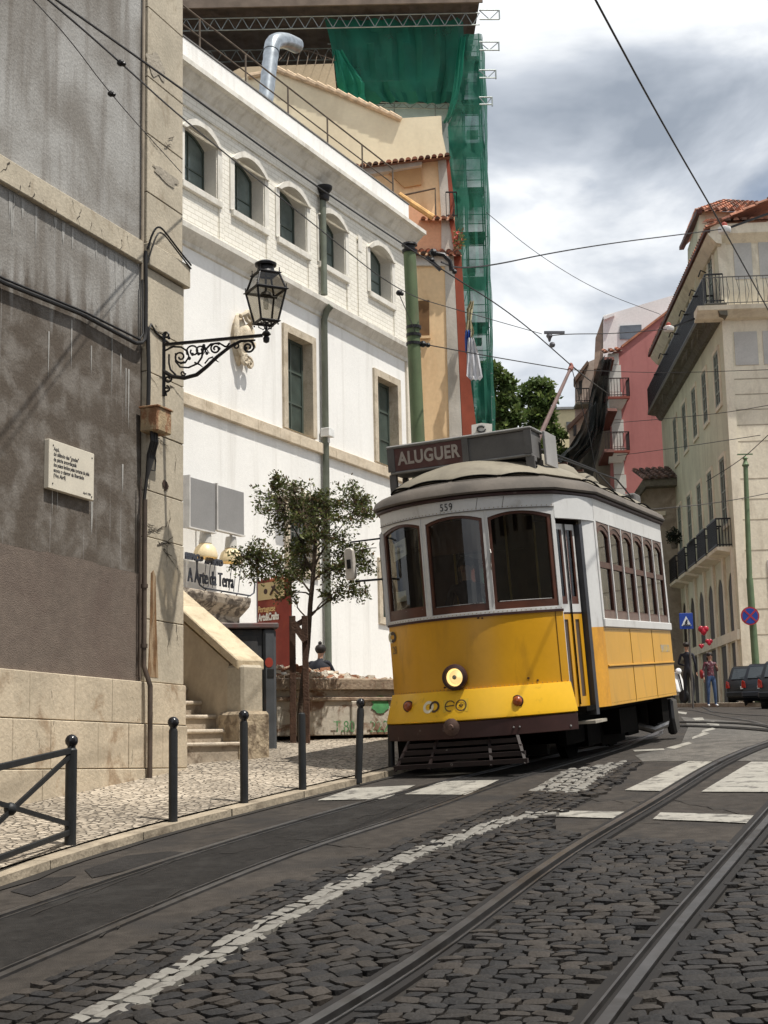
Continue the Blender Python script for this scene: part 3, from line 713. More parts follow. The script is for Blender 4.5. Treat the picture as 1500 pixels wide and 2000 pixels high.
m.build('drainpipe', M_pipe, LB, smooth=True)
def sm(P, it=3):
    P = [V(p) for p in P]
    for _ in range(it): P = [P[0]] + [q for a, b in zip(P, P[1:]) for q in (a.lerp(b, .25), a.lerp(b, .75))] + [P[-1]]
    return P
m = FL.mb()
m.tube([(-.02, .06, 6.62), (-.02, .07, 6.2), (-.02, .07, 5.75), (-.045, .07, 5.66), (-.1, .07, 5.61), (-.2, .06, 5.58), (-1.15, .05, 5.61), (-2.3, .05, 5.55), (-5, .05, 5.55), (-12, .05, 5.5)], .020, 8)
m.tube([(-.06, .05, 6.3), (-.06, .06, 5.72), (-.12, .06, 5.64), (-1.1, .045, 5.65), (-2.3, .045, 5.59), (-12, .045, 5.56)], .012, 6)
m.tube(sm([(.0, .07, 6.65), (.03, .12, 6.85), (.12, .14, 6.94), (.3, .13, 6.90), (.6, .12, 6.80), (.83, .11, 6.74)]), .011, 6)
m.tube(sm([(-.0, .07, 6.5), (.06, .13, 6.8), (.16, .14, 6.90), (.5, .12, 6.80), (.83, .11, 6.70)]), .009, 6)
m.tube([(0, .08, 5.75), (.08, .07, 5.86), (.2, .06, 5.8), (.45, .06, 5.76)], .011, 6)
m.tube([(0.0, .08, 5.8), (.01, .09, 5.3), (.0, .09, 4.9)], .022, 8)
m.build('cable', M_cable, LB, smooth=True)
# cracks in the stone and pale lime drips down the dark plaster
def crack(m, a, z, n, da, dz, d, w_=.009):
    P = [(a, d, z)]
    for i in range(n): P.append((P[-1][0] + da + random.uniform(-.02, .02), d, P[-1][2] + dz + random.uniform(-.016, .016)))
    vs = []
    for i, p in enumerate(P): q = w_ * (1 - i / len(P)) * random.uniform(.5, 1.2); vs += [(p[0] - q * .5, d, p[2] + q), (p[0] + q * .5, d + .001, p[2] - q)]
    m.add(vs, [(2 * i, 2 * i + 1, 2 * i + 3, 2 * i + 2) for i in range(len(P) - 1)])
random.seed(77); m = FL.mb()
for z in (3.66, 3.6, 4.75, 5.8, 7.98, 5.3, 3.7):
    for k in range(4): crack(m, random.uniform(.05, .5), z + random.uniform(-.1, .1), random.randint(5, 11), .03, random.uniform(-.02, .012), .0555)
for k in range(7): crack(m, random.uniform(.06, .7), random.uniform(2.3, 8), random.randint(4, 8), random.uniform(-.01, .01), -.045, .0555, .008)
for k in range(14): crack(m, random.uniform(-2.4, -.1), random.uniform(6.5, 6.7), random.randint(3, 6), random.uniform(-.02, .02), -.02, .0565, .008)
for k in range(10): crack(m, random.uniform(-2.4, .7), random.uniform(1.2, 2.1), random.randint(3, 7), random.uniform(-.01, .02), -.03, .134 if 0 else .098, .007)
tag(m.build('cracks', M_crack, LB, fixn=False), kind='stuff')
m = FL.mb(); random.seed(15)
for a, z, l, w_ in [(-.86, 3.83, .33, .02), (-1.5, 3.83, .25, .008), (-1.42, 3.83, .18, .006), (-.33, 4.3, .3, .016)] + [(random.uniform(-2.6, -.2), random.uniform(5.3, 5.55), random.uniform(.15, .7), random.uniform(.008, .018)) for k in range(8)] + [(random.uniform(-2.6, -.15), 6.46, random.uniform(.1, .45), random.uniform(.012, .03)) for k in range(16)]:
    m.add([(a - w_, .004, z), (a + w_, .004, z), (a + w_ * .7, .004, z - l * .5), (a, .004, z - l), (a - w_ * .6, .004, z - l * .6)], [(0, 1, 2, 3, 4)])
m.build('lime_drips', mat('lime_drip', (.33, .32, .30), .9, var=.2, scale=9), LB, fixn=False)['kind'] = 'stuff'
# junction box
JB = root('junction_box', FL.M @ Matrix.Translation(FL.loc((.09, .05, 4.66))), 'small rusty metal junction box fixed to the corner pilaster below the street lamp', 'electrical box')
M_jb = mat('rusty_box', (.36, .27, .16), .75, .1, var=.3, scale=8, stain=(.22, .085, .035), stain_amt=.8, sscale=(9, 9, 5), sthr=(.42, .6), bump=.05)
m = FL.mb(); m.box(-.08, .2, .04, .25, 4.68, 4.93); m.build('housing', M_jb, JB, bevel=.012)
m = FL.mb(); m.box(-.09, .21, .03, .265, 4.925, 4.945); m.build('cover', M_jb, JB, bevel=.004)
m = FL.mb(); random.seed(9)
for k in range(9):
    a = random.uniform(-.05, .08); m.tube([(a, .15, 4.7), (a + random.uniform(-.04, .04), .17, 4.58), (a * .6 + random.uniform(-.03, .05), .12, 4.45), (-.02, .09, 4.2), (-.04, .07, 3.95)], .017, 6)
m.tube([(.06, .12, 4.5), (.1, .12, 4.4), (.09, .12, 4.3), (.03, .1, 4.3)], .008, 5)
m.build('cable_bundle', M_cable, JB)
# plaque
a0, z1 = FL.az(92, 857, .03); a1, z2 = FL.az(180, 885, .03); z0 = FL.az(91, 953, .03)[1]
PQ = root('wall_plaque', FL.M @ Matrix.Translation(FL.loc((a0, .03, z0))), 'white square stone plaque with black inscription on the stained grey wall', 'plaque')
m = FL.mb(); m.box(a0, a1, .0, .055, z0, z1); m.build('slab', mat('plaque_marble', (.62, .57, .47), .5, var=.06, scale=5), PQ, bevel=.004)
M_ink = mat('inscription_ink', (.03, .028, .03), .6)
LX = a0 + .07; k = (z1 - z0) / 96
for i, (tx, ln) in enumerate((('Aqui,', 17), ('do silêncio das "grades"', 27), ('da pátria amordaçada', 37.5), ('dos pulsos feridos pelas torturas da pide', 48), ('ecoou o clamor da liberdade', 58.5), ('(Viva Abril)', 69))):
    text(tx, M_ink, FL.tm(LX, .056, z1 - ln * k), 'inscription', PQ, .052, .001, 'LEFT', .80 if i != 3 else .67, bold=.0008)
text('Abril 1984', M_ink, FL.tm(a1 - .05, .056, z0 + 10 * k), 'inscription', PQ, .034, .001, 'RIGHT', .9)
for (aa, zz) in ((a0 + .06, z1 - .05), (a1 - .04, z1 - .05), (a0 + .06, z0 + .05), (a1 - .04, z0 + .03)):
    m = FL.mb(); m.lathe([(.008, 0), (.006, .006)], (aa, .055, zz), (0, 1, 0), 8); m.build('screw', M_ink, PQ)

# the house across the street, out of the picture at the right: its shadow falls out of view and it shows in the tram windows
FO = Fac(4.0, 0.0, 23, 0, -1)
OB_ = root('house_across', FO.M, 'cream stone house across the street, outside the picture at the right', 'building')
m = FO.mb(); oo = [(a, a + 1.1, z, z + 1.9) for a in (-12, -9.5, -7, -4.5, -2, .5, 3, 5.5, 7.6) for z in (1.2, 4.6, 7.6)]
wall(m, -14, 9.2, -1.5, 10.3, 0, oo, .25); m.box(-14, 9.2, -7, -.4, -1.5, 10.3); m.box(9.1, 9.2, -.4, -.001, -1.5, 10.3); m.build('wall', M_lstone, OB_)
for o_ in oo: window(FO, OB_, (o_[0] + .003, o_[1] - .003, o_[2] + .003, o_[3] - .003), -.15, .07, M_lbase, M_crack, (1, 1), 'window')
# ------------------------------------------------------------------ wall street lamp: bracket lies in the plane at right angles to the wall
wa, wz = FL.az(320, 700, .06)
BO = FL.w(wa, .06, wz)
def bp_(px, py): return pln(px, py, BO, FL.u)
SLM = Matrix.Translation(bp_(520, 665))
SL = root('wall_street_lamp', SLM, 'ornate black iron street lamp with glass lantern on a scrolled bracket at the building corner', 'street lamp')
def crop(x, y): return bp_(300 + x / 5, 500 + y / 5)
m = MB()
m.bar(crop(95, 760), crop(95, 1370), .035, .045)
m.build('wall_plate', M_black, SL, bevel=.006)
m = MB()
m.bar(crop(90, 868), crop(1060, 776), .035, .028)
m.tube([crop(90, 1120), crop(180, 1175), crop(300, 1192), crop(420, 1160), crop(520, 1080), crop(620, 985), crop(740, 890), crop(850, 832), crop(990, 822)], [.022, .022, .022, .022, .02, .019, .018, .016, .010], 8)
m.build('bracket_arm', M_black, SL, smooth=True)
def spiral(cx, cy, r0, r1, t0, turns, k=26): return [crop(cx + (r0 + (r1 - r0) * i / k) * math.cos(t0 + turns * 2 * PI * i / k), cy + (r0 + (r1 - r0) * i / k) * math.sin(t0 + turns * 2 * PI * i / k)) for i in range(k + 1)]
m = MB(); R_ = .0105
m.tube([crop(110, 925), crop(190, 885), crop(270, 890), crop(330, 930), crop(345, 985), crop(310, 1040), crop(260, 1050)] , R_, 6)
m.tube(spiral(262, 985, 62, 14, .9, 1.35), R_, 6)
m.tube([crop(150, 960), crop(150, 1050), crop(165, 1110), crop(215, 1160)], R_, 6)
m.tube([crop(215, 950), crop(215, 1030), crop(260, 1085), crop(340, 1090), crop(430, 1050), crop(470, 990), crop(488, 900)], R_, 6)
m.tube(spiral(385, 930, 66, 20, 2.6, 1.2), R_ * .9, 6)
m.tube(spiral(455, 925, 52, 16, .2, -1.2), R_ * .9, 6)
m.tube(spiral(605, 905, 55, 12, 5.4, -1.5), R_, 6)
m.tube([crop(500, 920), crop(560, 860), crop(640, 850), crop(700, 885), crop(720, 880), crop(740, 850)], R_, 6)
m.tube(spiral(925, 890, 66, 16, -2.2, 1.5), R_ * 1.15, 6)
m.tube(spiral(805, 880, 34, 10, 3.4, 1.2), R_ * .9, 6)
m.tube([crop(580, 1000), crop(610, 1020), crop(640, 1038)], [.01, .008, .002], 6)
m.tube([crop(400, 1040), crop(450, 1060), crop(480, 1085)], [.01, .009, .004], 6)
m.tube([crop(500, 1050), crop(540, 1000), crop(580, 985)], .009, 6)
m.tube(spiral(287, 1145, 26, 8, 0, 1.1), .009, 6)
m.tube(spiral(122, 775, 34, 10, 3.2, 1.25), .011, 6); m.tube(spiral(140, 1200, 42, 12, -1.8, 1.3), .011, 6); m.tube(spiral(125, 1300, 34, 10, -1.5, 1.2), .010, 6); m.tube([crop(95, 1290), crop(165, 1290), crop(120, 1330), crop(125, 1365)], .01, 6)
for cx, cy in ((490, 875), (520, 950), (380, 960), (350, 1000), (440, 955), (900, 900), (640, 905), (150, 800)): m.ball(crop(cx, cy), .018, (1, .7, 1.1), 8)
m.tube([crop(470, 905), crop(490, 870), crop(512, 905), crop(545, 950), crop(500, 935), crop(485, 960), crop(468, 930), crop(470, 905)], .007, 5)
m.build('scrollwork', M_black, SL, smooth=True)
# lantern: square tapered lamp, rotated about its own axis
LC = bp_(520, 655)
def lant_z(py): return bp_(517, py).z - LC.z
LT = Matrix.Translation(LC) @ Matrix.Rotation(-math.radians(22.5) + math.radians(50), 4, 'Z')
s5 = (bp_(600, 600) - bp_(500, 600)).length / 100          # metres per photo pixel there
zb, zm, zt, zc = lant_z(500 + 650 / 5) , lant_z(500 + 345 / 5), lant_z(500 + 180 / 5), lant_z(500 + 60 / 5)
wb, wm, wt = 200 / 5 * s5 * .56, 305 / 5 * s5 * .62, 215 / 5 * s5 * .58
M_lg = glass('lantern_glass', (.72, .69, .63), .92, .12, .7)
def sq(w_, z): return [V((sx * w_ / 1.414, sy * w_ / 1.414, z)) for sx, sy in ((1, 1), (-1, 1), (-1, -1), (1, -1))]
B_, Mm, T_ = sq(wb, zb), sq(wm, zm), sq(wt, zt)
m = MB(LT)
for a, b in ((B_, Mm), (Mm, T_)):
    for i in range(4): m.tube([a[i], b[i]], .011, 6)
for L4, r in ((B_, .016), (Mm, .016), (T_, .014)):
    for i in range(4): m.tube([L4[i], L4[(i + 1) % 4]], r, 6)
for p in Mm + T_ + B_:
    e = V((p.x, p.y, 0)).normalized(); q = p + e * .03
    m.tube([p, q], [.014, .004], 6)
    if p in B_: m.ball(p + V((0, 0, -.03)), .010, n=6)
    else: m.tube([p + e * .004, p + e * .004 + V((0, 0, .045))], [.008, .004], 6); m.ball(p + e * .004 + V((0, 0, .05)), .008, n=6)
for k in range(4):
    q = B_[k] * .62 + V((0, 0, zb * .38)); m.tube([V((q.x, q.y, zb)), V((q.x * 1.0, q.y * 1.0, zb - .045)), V((q.x * .4, q.y * .4, zb - .075)), V((0, 0, zb - .05))], .006, 5)
m.tube([B_[0] * 1, B_[2]], .008, 5); m.tube([B_[1], B_[3]], .008, 5)
m.build('lantern_frame', M_black, SL, smooth=True)
m = MB(LT)
for a, b in ((B_, Mm), (Mm, T_)):
    for i in range(4):
        j = (i + 1) % 4; k1_ = .97; m.add([a[i] * 1, a[j] * 1, b[j] * 1, b[i] * 1], [(0, 1, 2, 3)])
for i in range(len(m.v)): m.v[i] = V((m.v[i].x * .985, m.v[i].y * .985, m.v[i].z))
m.build('lantern_glass', M_lg, SL)
m = MB(LT)
m.lathe([(.0, zt - .01), (wt * .78, zt), (wt * .62, zt + .035), (.085, zt + .075), (.055, zt + .09), (.055, zc - .06), (.11, zc - .045), (.115, zc - .02), (.07, zc + .005), (.0, zc + .015)], n=24)
m.build('lantern_cap', M_black, SL, smooth=True)
m = MB(LT); m.lathe([(.02, zm - .0), (.05, zm - .02), (.06, zm - .05), (.0, zm - .07)], n=14); m.tube([V((-wm * .55, 0, zm - .055)), V((wm * .55, 0, zm - .055))], .012, 6); m.tube([V((0, 0, zm)), V((0, 0, zt))], .012, 6); m.build('lamp_holder', mat('dark_grey_metal', (.06, .06, .06), .5, .5), SL)
m = MB(LT); m.lathe([(.0, zm - .2), (.025, zm - .19), (.03, zm - .12), (.02, zm - .05), (0, zm - .045)], n=12); m.build('bulb', glass('bulb_glass', (.9, .9, .88), .8, .05), SL, smooth=True)
m = MB(LT); m.lathe([(.0, -.085), (.03, -.07), (.035, -.03), (.022, -.01), (.05, .01), (.03, .04), (.012, .05), (.012, zb), (0, zb)], n=14); m.build('finial', M_black, SL, smooth=True)

# ------------------------------------------------------------------ steps beside the corner
D2 = V((math.sin(math.radians(-46)), math.cos(math.radians(-46)), 0)); Rn = V((D2.y, -D2.x, 0))   # climbing direction, and its right hand side
nw = gp(484, 1493, .10); SO = V((nw.x, nw.y, SW(nw.x, nw.y) - .02))
SO = SO - Rn * .17
ST = Matrix((Rn, D2, V((0, 0, 1)))).transposed().to_4x4(); ST.translation = SO
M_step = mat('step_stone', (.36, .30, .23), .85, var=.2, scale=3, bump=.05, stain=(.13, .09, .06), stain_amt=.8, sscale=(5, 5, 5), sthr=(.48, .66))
M_stwall = mat('stair_plaster', (.46, .385, .285), .9, var=.14, scale=1.6, bump=.05, stain=(.27, .22, .16), stain_amt=.5, sscale=(2, 2, 1.2))
SR = root('stone_steps', ST, 'worn stone steps climbing behind the building corner beside a sloping plastered wall', 'steps')
RISE, RUN = .165, .262
for k in range(11):
    m = MB(ST); y = -.19 + k * RUN; z = RISE * (k + 1) + (.02 if k == 0 else 0)
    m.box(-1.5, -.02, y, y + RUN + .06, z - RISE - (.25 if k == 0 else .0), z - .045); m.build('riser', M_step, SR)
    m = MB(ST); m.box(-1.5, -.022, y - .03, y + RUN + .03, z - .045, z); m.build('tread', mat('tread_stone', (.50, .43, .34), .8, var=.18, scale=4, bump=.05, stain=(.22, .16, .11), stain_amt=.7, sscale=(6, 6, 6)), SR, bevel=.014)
ztop = 1.115; sl_ = RISE / RUN
m = MB(ST); m.prism([(-.02, .1, -.35), (-.02, 3.6, -.3), (-.02, 3.6, ztop + 3.5 * sl_ - .05), (-.02, .1, ztop - .05)], (.28, 0, 0)); m.build('side_wall', M_stwall, SR)
m = MB(ST)
ys = [-.12, 1.0, 2.2, 3.6]
for a, b in zip(ys, ys[1:]): m.prism([(-.075, a + .004, ztop - .055 + a * sl_), (-.075, b - .004, ztop - .055 + b * sl_), (-.075, b - .004, ztop + .06 + b * sl_), (-.075, a + .004, ztop + .06 + a * sl_)], (.40, 0, 0))
m.build('coping', mat('coping_stone', (.54, .45, .31), .8, var=.15, scale=3, bump=.05, stain=(.30, .22, .13), stain_amt=.6, sscale=(5, 5, 5)), SR, bevel=.012)
m = MB(ST); m.box(-.05, .27, -.17, .12, -.35, ztop - .055 - .02); m.build('newel', M_lstone, SR, bevel=.03)
m = MB(ST); m.box(-.13, .31, -.24, .18, -.4, .52); m.build('newel_plinth', mat('rough_limestone', (.36, .29, .2), .9, var=.3, scale=5, bump=.12, bscale=18, stain=(.12, .085, .055), stain_amt=.8, sscale=(7, 7, 5), sthr=(.45, .62)), SR, bevel=.035)
# dead twigs on the steps
TW = MB(ST); 
TW.tube([(-.35, .5, .36), (-.5, .6, .72), (-.62, .66, .82), (-.78, .7, .84)], [.008, .007, .005, .003], 5); TW.tube([(-.62, .66, .82), (-.6, .62, .62), (-.52, .55, .45)], [.005, .004, .002], 5); TW.tube([(-.5, .6, .72), (-.42, .58, .6), (-.36, .55, .42)], [.005, .004, .002], 5)
o = TW.build('dead_twig', mat('twig', (.05, .035, .02), .9), None, at=ST @ Matrix.Translation((-.5, .5, .4))); tag(o, 'dry bent twig lying on the stone steps', 'twig')
# ------------------------------------------------------------------ the white museum-like building behind the lamp
FW = Fac(-4.35, 30.0, 27, -.01)
M_white = mat('white_wall_paint', (.80, .785, .75), .85, var=.035, scale=.8, bump=.04, bscale=45, stain=(.60, .575, .53), stain_amt=.6, sscale=(2.2, 2.2, .16), sthr=(.50, .74), fine=.03)
M_wbrick = brickmat('painted_brick', (.78, .745, .665), (.73, .695, .61), (.60, .56, .47), .30, .115, .010, bump=.7, var=.05)
M_trim = mat('cream_trim', (.66, .63, .565), .8, var=.08, scale=2, bump=.04, stain=(.36, .32, .25), stain_amt=.5, sscale=(3, 3, 1), fine=.05)
M_stone = mat('window_stone', (.50, .43, .33), .85, var=.12, scale=2.4, bump=.06, stain=(.27, .21, .14), stain_amt=.6, sscale=(5, 5, 3), fine=.1)
M_gband = mat('limestone_band', (.56, .475, .36), .85, var=.12, scale=2, bump=.05, stain=(.30, .23, .15), stain_amt=.5, sscale=(3, 3, 3))
M_wframe = mat('dark_green_frame', (.06, .075, .06), .55)
M_wglass = mat('old_window_glass', (.12, .15, .14), .12, var=.4, scale=1.3, spec=.6)
M_wglass2 = mat('tall_window_glass', (.055, .072, .062), .1, var=.4, scale=1.6, spec=.6)
WB = root('white_building', FW.M, 'long white building with brick upper storey of arched windows and thick white parapet', 'building')
EA = 11.5
arches = [(a, a + w_, 13.85, 15.34, .24) for a, w_ in ((-1.85, 1.28), (.17, 1.28), (2.19, 1.3), (4.22, 1.3), (6.27, 1.3), (9.03, 1.3))]
niche = (8.28, 8.5, 14.75, 15.2)
m = FW.mb(); wall(m, -9, EA, 12.9, 16.1, 0, arches, .42, 0, 1)
m.add([(EA, 0, 2), (EA, -12, 2), (EA, -12, 16.4), (EA, 0, 16.4)], [(0, 1, 2, 3)], 0)
m.box(-9, EA - .01, -12, -.6, 12.5, 16.5, 1)
m.build('brick_storey', [M_wbrick, mat('reveal_plaster', (.60, .56, .49), .85, var=.08, scale=2)], WB)
# brick panels proud of the wall between thin pilaster strips
m = FW.mb()
for a in (-.17, 1.62, 3.66, 5.68, 7.72, 8.36, 10.5, 11.36):
    wd = .09 if a < 11 else .14
    m.box(a - wd, a + wd, -.01, .045, 12.9, 13.95 if a not in (8.36,) else 15.0)
for a, b in ((-2.2, 11.5),): m.box(a, b, -.01, .05, 15.62, 16.0)
m.build('brick_pilasters', M_wbrick, WB, bevel=.006)
m = FW.mb(); m.box(8.27, 8.5, .046, .06, 14.8, 15.25); m.build('stone_block', M_trim, WB)
for i, o in enumerate(arches[1:]):
    m = FW.mb(); x0, x1, y0, y1, rs = o; t = .17
    P = loop_arch(x0 - .02, x1 + .02, y1 - rs, y1, rs, 0); Q = loop_arch(x0 - t, x1 + t, y1 - rs, y1 + .16, rs + .16, 0)
    m.ring([p for p in Q], [p for p in P], (0, .09, 0))
    m.build('arch_hood', M_trim, WB, bevel=.01)
    for xx in (x0 - .11, x1 + .11): m = FW.mb(); m.box(xx - .09, xx + .09, -.01, .035, y0 - .02, y1 - rs - .003); m.build('window_jamb', M_trim, WB)
    m = FW.mb(); m.box(x0 - .14, x1 + .14, -.35, .09, y0 - .16, y0 + .0); m.build('window_sill', M_trim, WB, bevel=.012)
    window(FW, WB, (x0 + .003, x1 - .003, y0 + .01, y1 - .004, rs), -.33, .05, M_wframe, M_wglass, (1, 1), 'arched_window')
# cornice: stepped and curved out, then the white parapet
m = FW.mb(); prof = [(0, 15.93), (.06, 15.95), (.07, 16.02), (.12, 16.06), (.20, 16.16), (.32, 16.26), (.34, 16.30), (.46, 16.32), (.46, 16.43), (.3, 16.52), (-.2, 16.6), (-.3, 16.0)]
m.prism([(-9, d, z) for d, z in prof], (9 + EA + .3, 0, 0)); m.build('cornice', M_trim, WB, bevel=0)
m = FW.mb(); m.box(-9, EA + .05, -.35, .03, 16.5, 17.24); m.build('parapet', M_white, WB, bevel=.02)
m = FW.mb(); m.box(-9, EA + .07, -.37, .05, 17.242, 17.27); m.build('parapet_flashing', mat('lead_flashing', (.2, .19, .18), .6, .3), WB)
m = FW.mb(); prof = [(0, 12.36), (.05, 12.38), (.06, 12.47), (.14, 12.55), (.26, 12.66), (.27, 12.78), (.1, 12.9), (-.1, 12.92), (-.1, 12.3)]
m.prism([(-9, d, z) for d, z in prof], (9 + EA + .12, 0, 0)); m.build('string_course', M_trim, WB)
# white storey with tall windows
OA = (4.47, 5.68, 9.10, 11.52); OB = (9.25, 10.48, 9.10, 11.52); OC = (4.5, 5.72, 5.75, 7.45); OD = (9.3, 10.4, 4.9, 6.3)
OA0 = (-.6, .0, 9.1, 11.5)
m = FW.mb(); wall(m, -9, EA - .003, 1.2, 12.37, 0, [OA, OB, OC, OD], .34, 0, 1); m.build('white_wall', [M_white, M_stone], WB)
m = FW.mb(); m.box(EA - .42, EA + .02, -.1, .07, 1.0, 12.36); m.build('corner_quoin', mat('pale_quoin', (.62, .56, .46), .85, var=.1, scale=2, bump=.05), WB, bevel=.01)
for i, o in enumerate((OA, OB, OC, OD)):
    x0, x1, y0, y1 = o; t = .19
    m = FW.mb(); m.ring([(x0 - t, -.01, y0 - (.0 if i < 2 else t)), (x0 - t, -.01, y1 + t), (x1 + t, -.01, y1 + t), (x1 + t, -.01, y0 - (.0 if i < 2 else t))], [(x0 + .002, -.01, y0 + .002), (x0 + .002, -.01, y1 - .002), (x1 - .002, -.01, y1 - .002), (x1 - .002, -.01, y0 + .002)], (0, .075, 0)); m.build('window_surround', M_stone, WB, bevel=.01)
    wn = window(FW, WB, (x0 + .003, x1 - .003, y0 + .003, y1 - .003), -.22, .07, M_wframe, M_wglass2, (1, 2) if i < 2 else (1, 1), 'tall_window' if i < 2 else 'barred_window')
    if i >= 2:
        m = FW.mb()
        for k in range(7): xx = x0 + (x1 - x0) * (k + .5) / 7; m.tube([(xx, .02, y0 + .02), (xx, .02, y1 - .02)], .013, 5)
        for zz in (y0 + .3, (y0 + y1) / 2, y1 - .3): m.bar((x0, .02, zz), (x1, .02, zz), .03, .02)
        m.build('iron_bars', mat('grey_iron', (.22, .21, .2), .6, .3), wn)
m = FW.mb(); a = -9
random.seed(4)
while a < EA:
    l = random.uniform(.8, 1.5); m.box(a + .004, min(a + l, EA + .05) - .004, -.05, .11, 8.76, 9.03); a += l
m.build('stone_band', M_gband, WB, bevel=.012)
# small plain things fixed to the front
m = FW.mb(); m.box(3.9, 4.3, .0, .5, 7.35, 7.62); m.box(3.94, 4.26, .02, .46, 7.62, 7.66); m.build('lamp_housing', M_trim, WB, bevel=.02)
m = FW.mb(); m.box(6.05, 6.32, .05, .3, 9.2, 9.42); m.tube([(6.2, .18, 9.2), (6.2, .18, 9.05)], .05); m.build('floodlight', mat('white_plastic', (.72, .72, .70), .5), WB, bevel=.01)
# downpipe with hopper
M_dpipe = mat('green_grey_pipe', (.135, .15, .115), .6, .15, var=.2, scale=3, stain=(.09, .07, .05), stain_amt=.5)
m = FW.mb(); m.tube([(6.22, .12, 15.55), (6.22, .12, 13.2), (6.21, .13, 12.95)], .085, 12); m.tube([(6.2, .33, 12.62), (6.2, .2, 12.5), (6.2, .12, 12.3), (6.16, .12, 2.2)], .085, 12)
m.build('drainpipe', M_dpipe, WB, smooth=True)
m = FW.mb(); m.lathe([(.0, 15.45), (.12, 15.5), (.14, 15.62), (.11, 15.66), (.2, 15.78), (.21, 15.86), (.1, 15.88), (0, 15.88)], (6.22, .17, 0), n=16); m.build('hopper', M_black, WB, smooth=True)
# shop doorway cornice at the bottom left
M_dstone = mat('sooty_stone', (.40, .34, .27), .88, var=.25, scale=3, bump=.1, bscale=14, stain=(.07, .055, .045), stain_amt=.85, sscale=(3.5, 3.5, 6), sthr=(.45, .58))
m = FW.mb(); prof = [(0, 3.7), (.22, 3.72), (.24, 4.0), (.36, 4.08), (.36, 4.14), (.26, 4.18), (.26, 4.3), (.36, 4.38), (.52, 4.52), (.56, 4.64), (.56, 4.72), (0, 4.80)]
m.prism([(-1.6, d, z) for d, z in prof], (3.55, 0, 0)); m.build('door_cornice', M_dstone, WB, bevel=.01)
m = FW.mb(); m.box(1.5, 1.95, 0, .2, 1.5, 3.7); m.build('door_pillar', M_dstone, WB)
# roof: flat with rail
m = FW.mb(); m.box(-9, EA, -12, -.36, 16.45, 16.6); m.build('flat_roof', mat('grey_roofing', (.2, .19, .18), .9), WB)
M_rrail = mat('rusty_rail', (.115, .085, .06), .7, .2, var=.3, scale=6)
RR = root('roof_railing', FW.M @ Matrix.Translation(FW.loc((-3, -.33, 17.2))), 'thin rusty two-bar railing along the top of the white parapet', 'railing')
posts = [FW.az(px, py, -.33) for px, py in ((390, 85), (480, 165), (563, 228), (640, 283), (708, 330), (768, 375))]
ta = [FW.az(px, py, -.33) for px, py in ((367, 0), (480, 90), (563, 150), (640, 205), (708, 265), (768, 315))]
m = FW.mb(); al = [-4.0] + [p[0] for p in posts]; zt_ = 18.33; zm_ = 17.86
m.tube([(-4.5, -.33, zt_), (11.3, -.33, zt_)], .022, 6); m.tube([(-4.5, -.33, zm_), (11.3, -.33, zm_)], .018, 6); m.build('rail', M_rrail, RR)
for a in [-1.7, .1] + [p[0] for p in posts] + [11.25]:
    m = FW.mb(); m.tube([(a, -.33, 17.2), (a, -.33, zt_)], .024, 6); m.build('post', M_rrail, RR)
# galvanised flue pipe
fa, fz = FW.az(512, 190, -1.4); gz = FW.az(530, 100, -1.4); gt = FW.az(552, 78, -1.4); ge = FW.az(578, 80, -1.4)
M_galv = mat('galvanised', (.42, .45, .47), .32, .9, var=.25, scale=6)
FP_ = root('flue_pipe', FW.M @ Matrix.Translation(FW.loc((fa, -1.4, 16.6))), 'shiny galvanised flue pipe bending over above the white parapet', 'pipe')
m = FW.mb(); prs = []; a0_, z0_ = fa - .25, 16.6; k = 22
pa = [(fa - .22, 16.6), (fa, fz), gz]
L1 = [V((fa - .22 + (gz[0] - fa + .22) * i / k, -1.4, 16.6 + (gz[1] - 16.6) * i / k)) for i in range(k + 1)]
m.tube(L1, [.215 if i % 2 else .20 for i in range(k + 1)], 14); m.build('corrugated_pipe', M_galv, FP_, smooth=True)
m = FW.mb(); c0 = L1[-1]; m.tube(sm([c0, c0 + V((.08, 0, .3)), V((gt[0] - .1, -1.4, gt[1] - .05)), V((gt[0] + .25, -1.4, gt[1] + .08)), V((ge[0] + .05, -1.4, ge[1] - .12))], 2), .215, 14, cap=False); m.build('elbow', M_galv, FP_, smooth=True)
# stone relief
ra, rz = FW.az(465, 665, 0)
RL = root('stone_relief', FW.M @ Matrix.Translation(FW.loc((ra, .0, rz))), 'carved cream stone coat-of-arms scroll on the white wall behind the street lamp', 'relief')
M_rel = mat('carved_stone', (.58, .50, .38), .85, var=.2, scale=6, bump=.08, stain=(.30, .23, .15), stain_amt=.7, sscale=(8, 8, 8))
def shell(F, a, z, ra_, rz_, d0, dh, lobes=0, amp=0.0, n=28, rr=7, ph=0):
    mm = F.mb(); b = 0; vs = [(a, d0 + dh, z)]
    for r in range(1, rr + 1):
        for j in range(n):
            t = 2 * PI * j / n; q = r / rr; s_ = q * (1 + amp * math.cos(lobes * t + ph))
            vs.append((a + ra_ * s_ * math.cos(t), d0 + dh * math.sqrt(max(0, 1 - q * q)), z + rz_ * s_ * math.sin(t)))
    fs = [(0, 1 + j, 1 + (j + 1) % n) for j in range(n)]
    for r in range(rr - 1):
        for j in range(n):
            p = 1 + r * n + j; q = 1 + r * n + (j + 1) % n; fs.append((p, p + n, q + n, q))
    mm.add(vs, fs); return mm
m = shell(FW, ra, rz + .02, .30, .60, .0, .2, 4, .06); m2 = shell(FW, ra + .06, rz + .05, .17, .33, .16, .16)
m.v += m2.v; k = len(m.v) - len(m2.v); m.f += [[i + k for i in f] for f in m2.f]; m.m += m2.m
m.build('shield', M_rel, RL, smooth=True)
m = FW.mb()
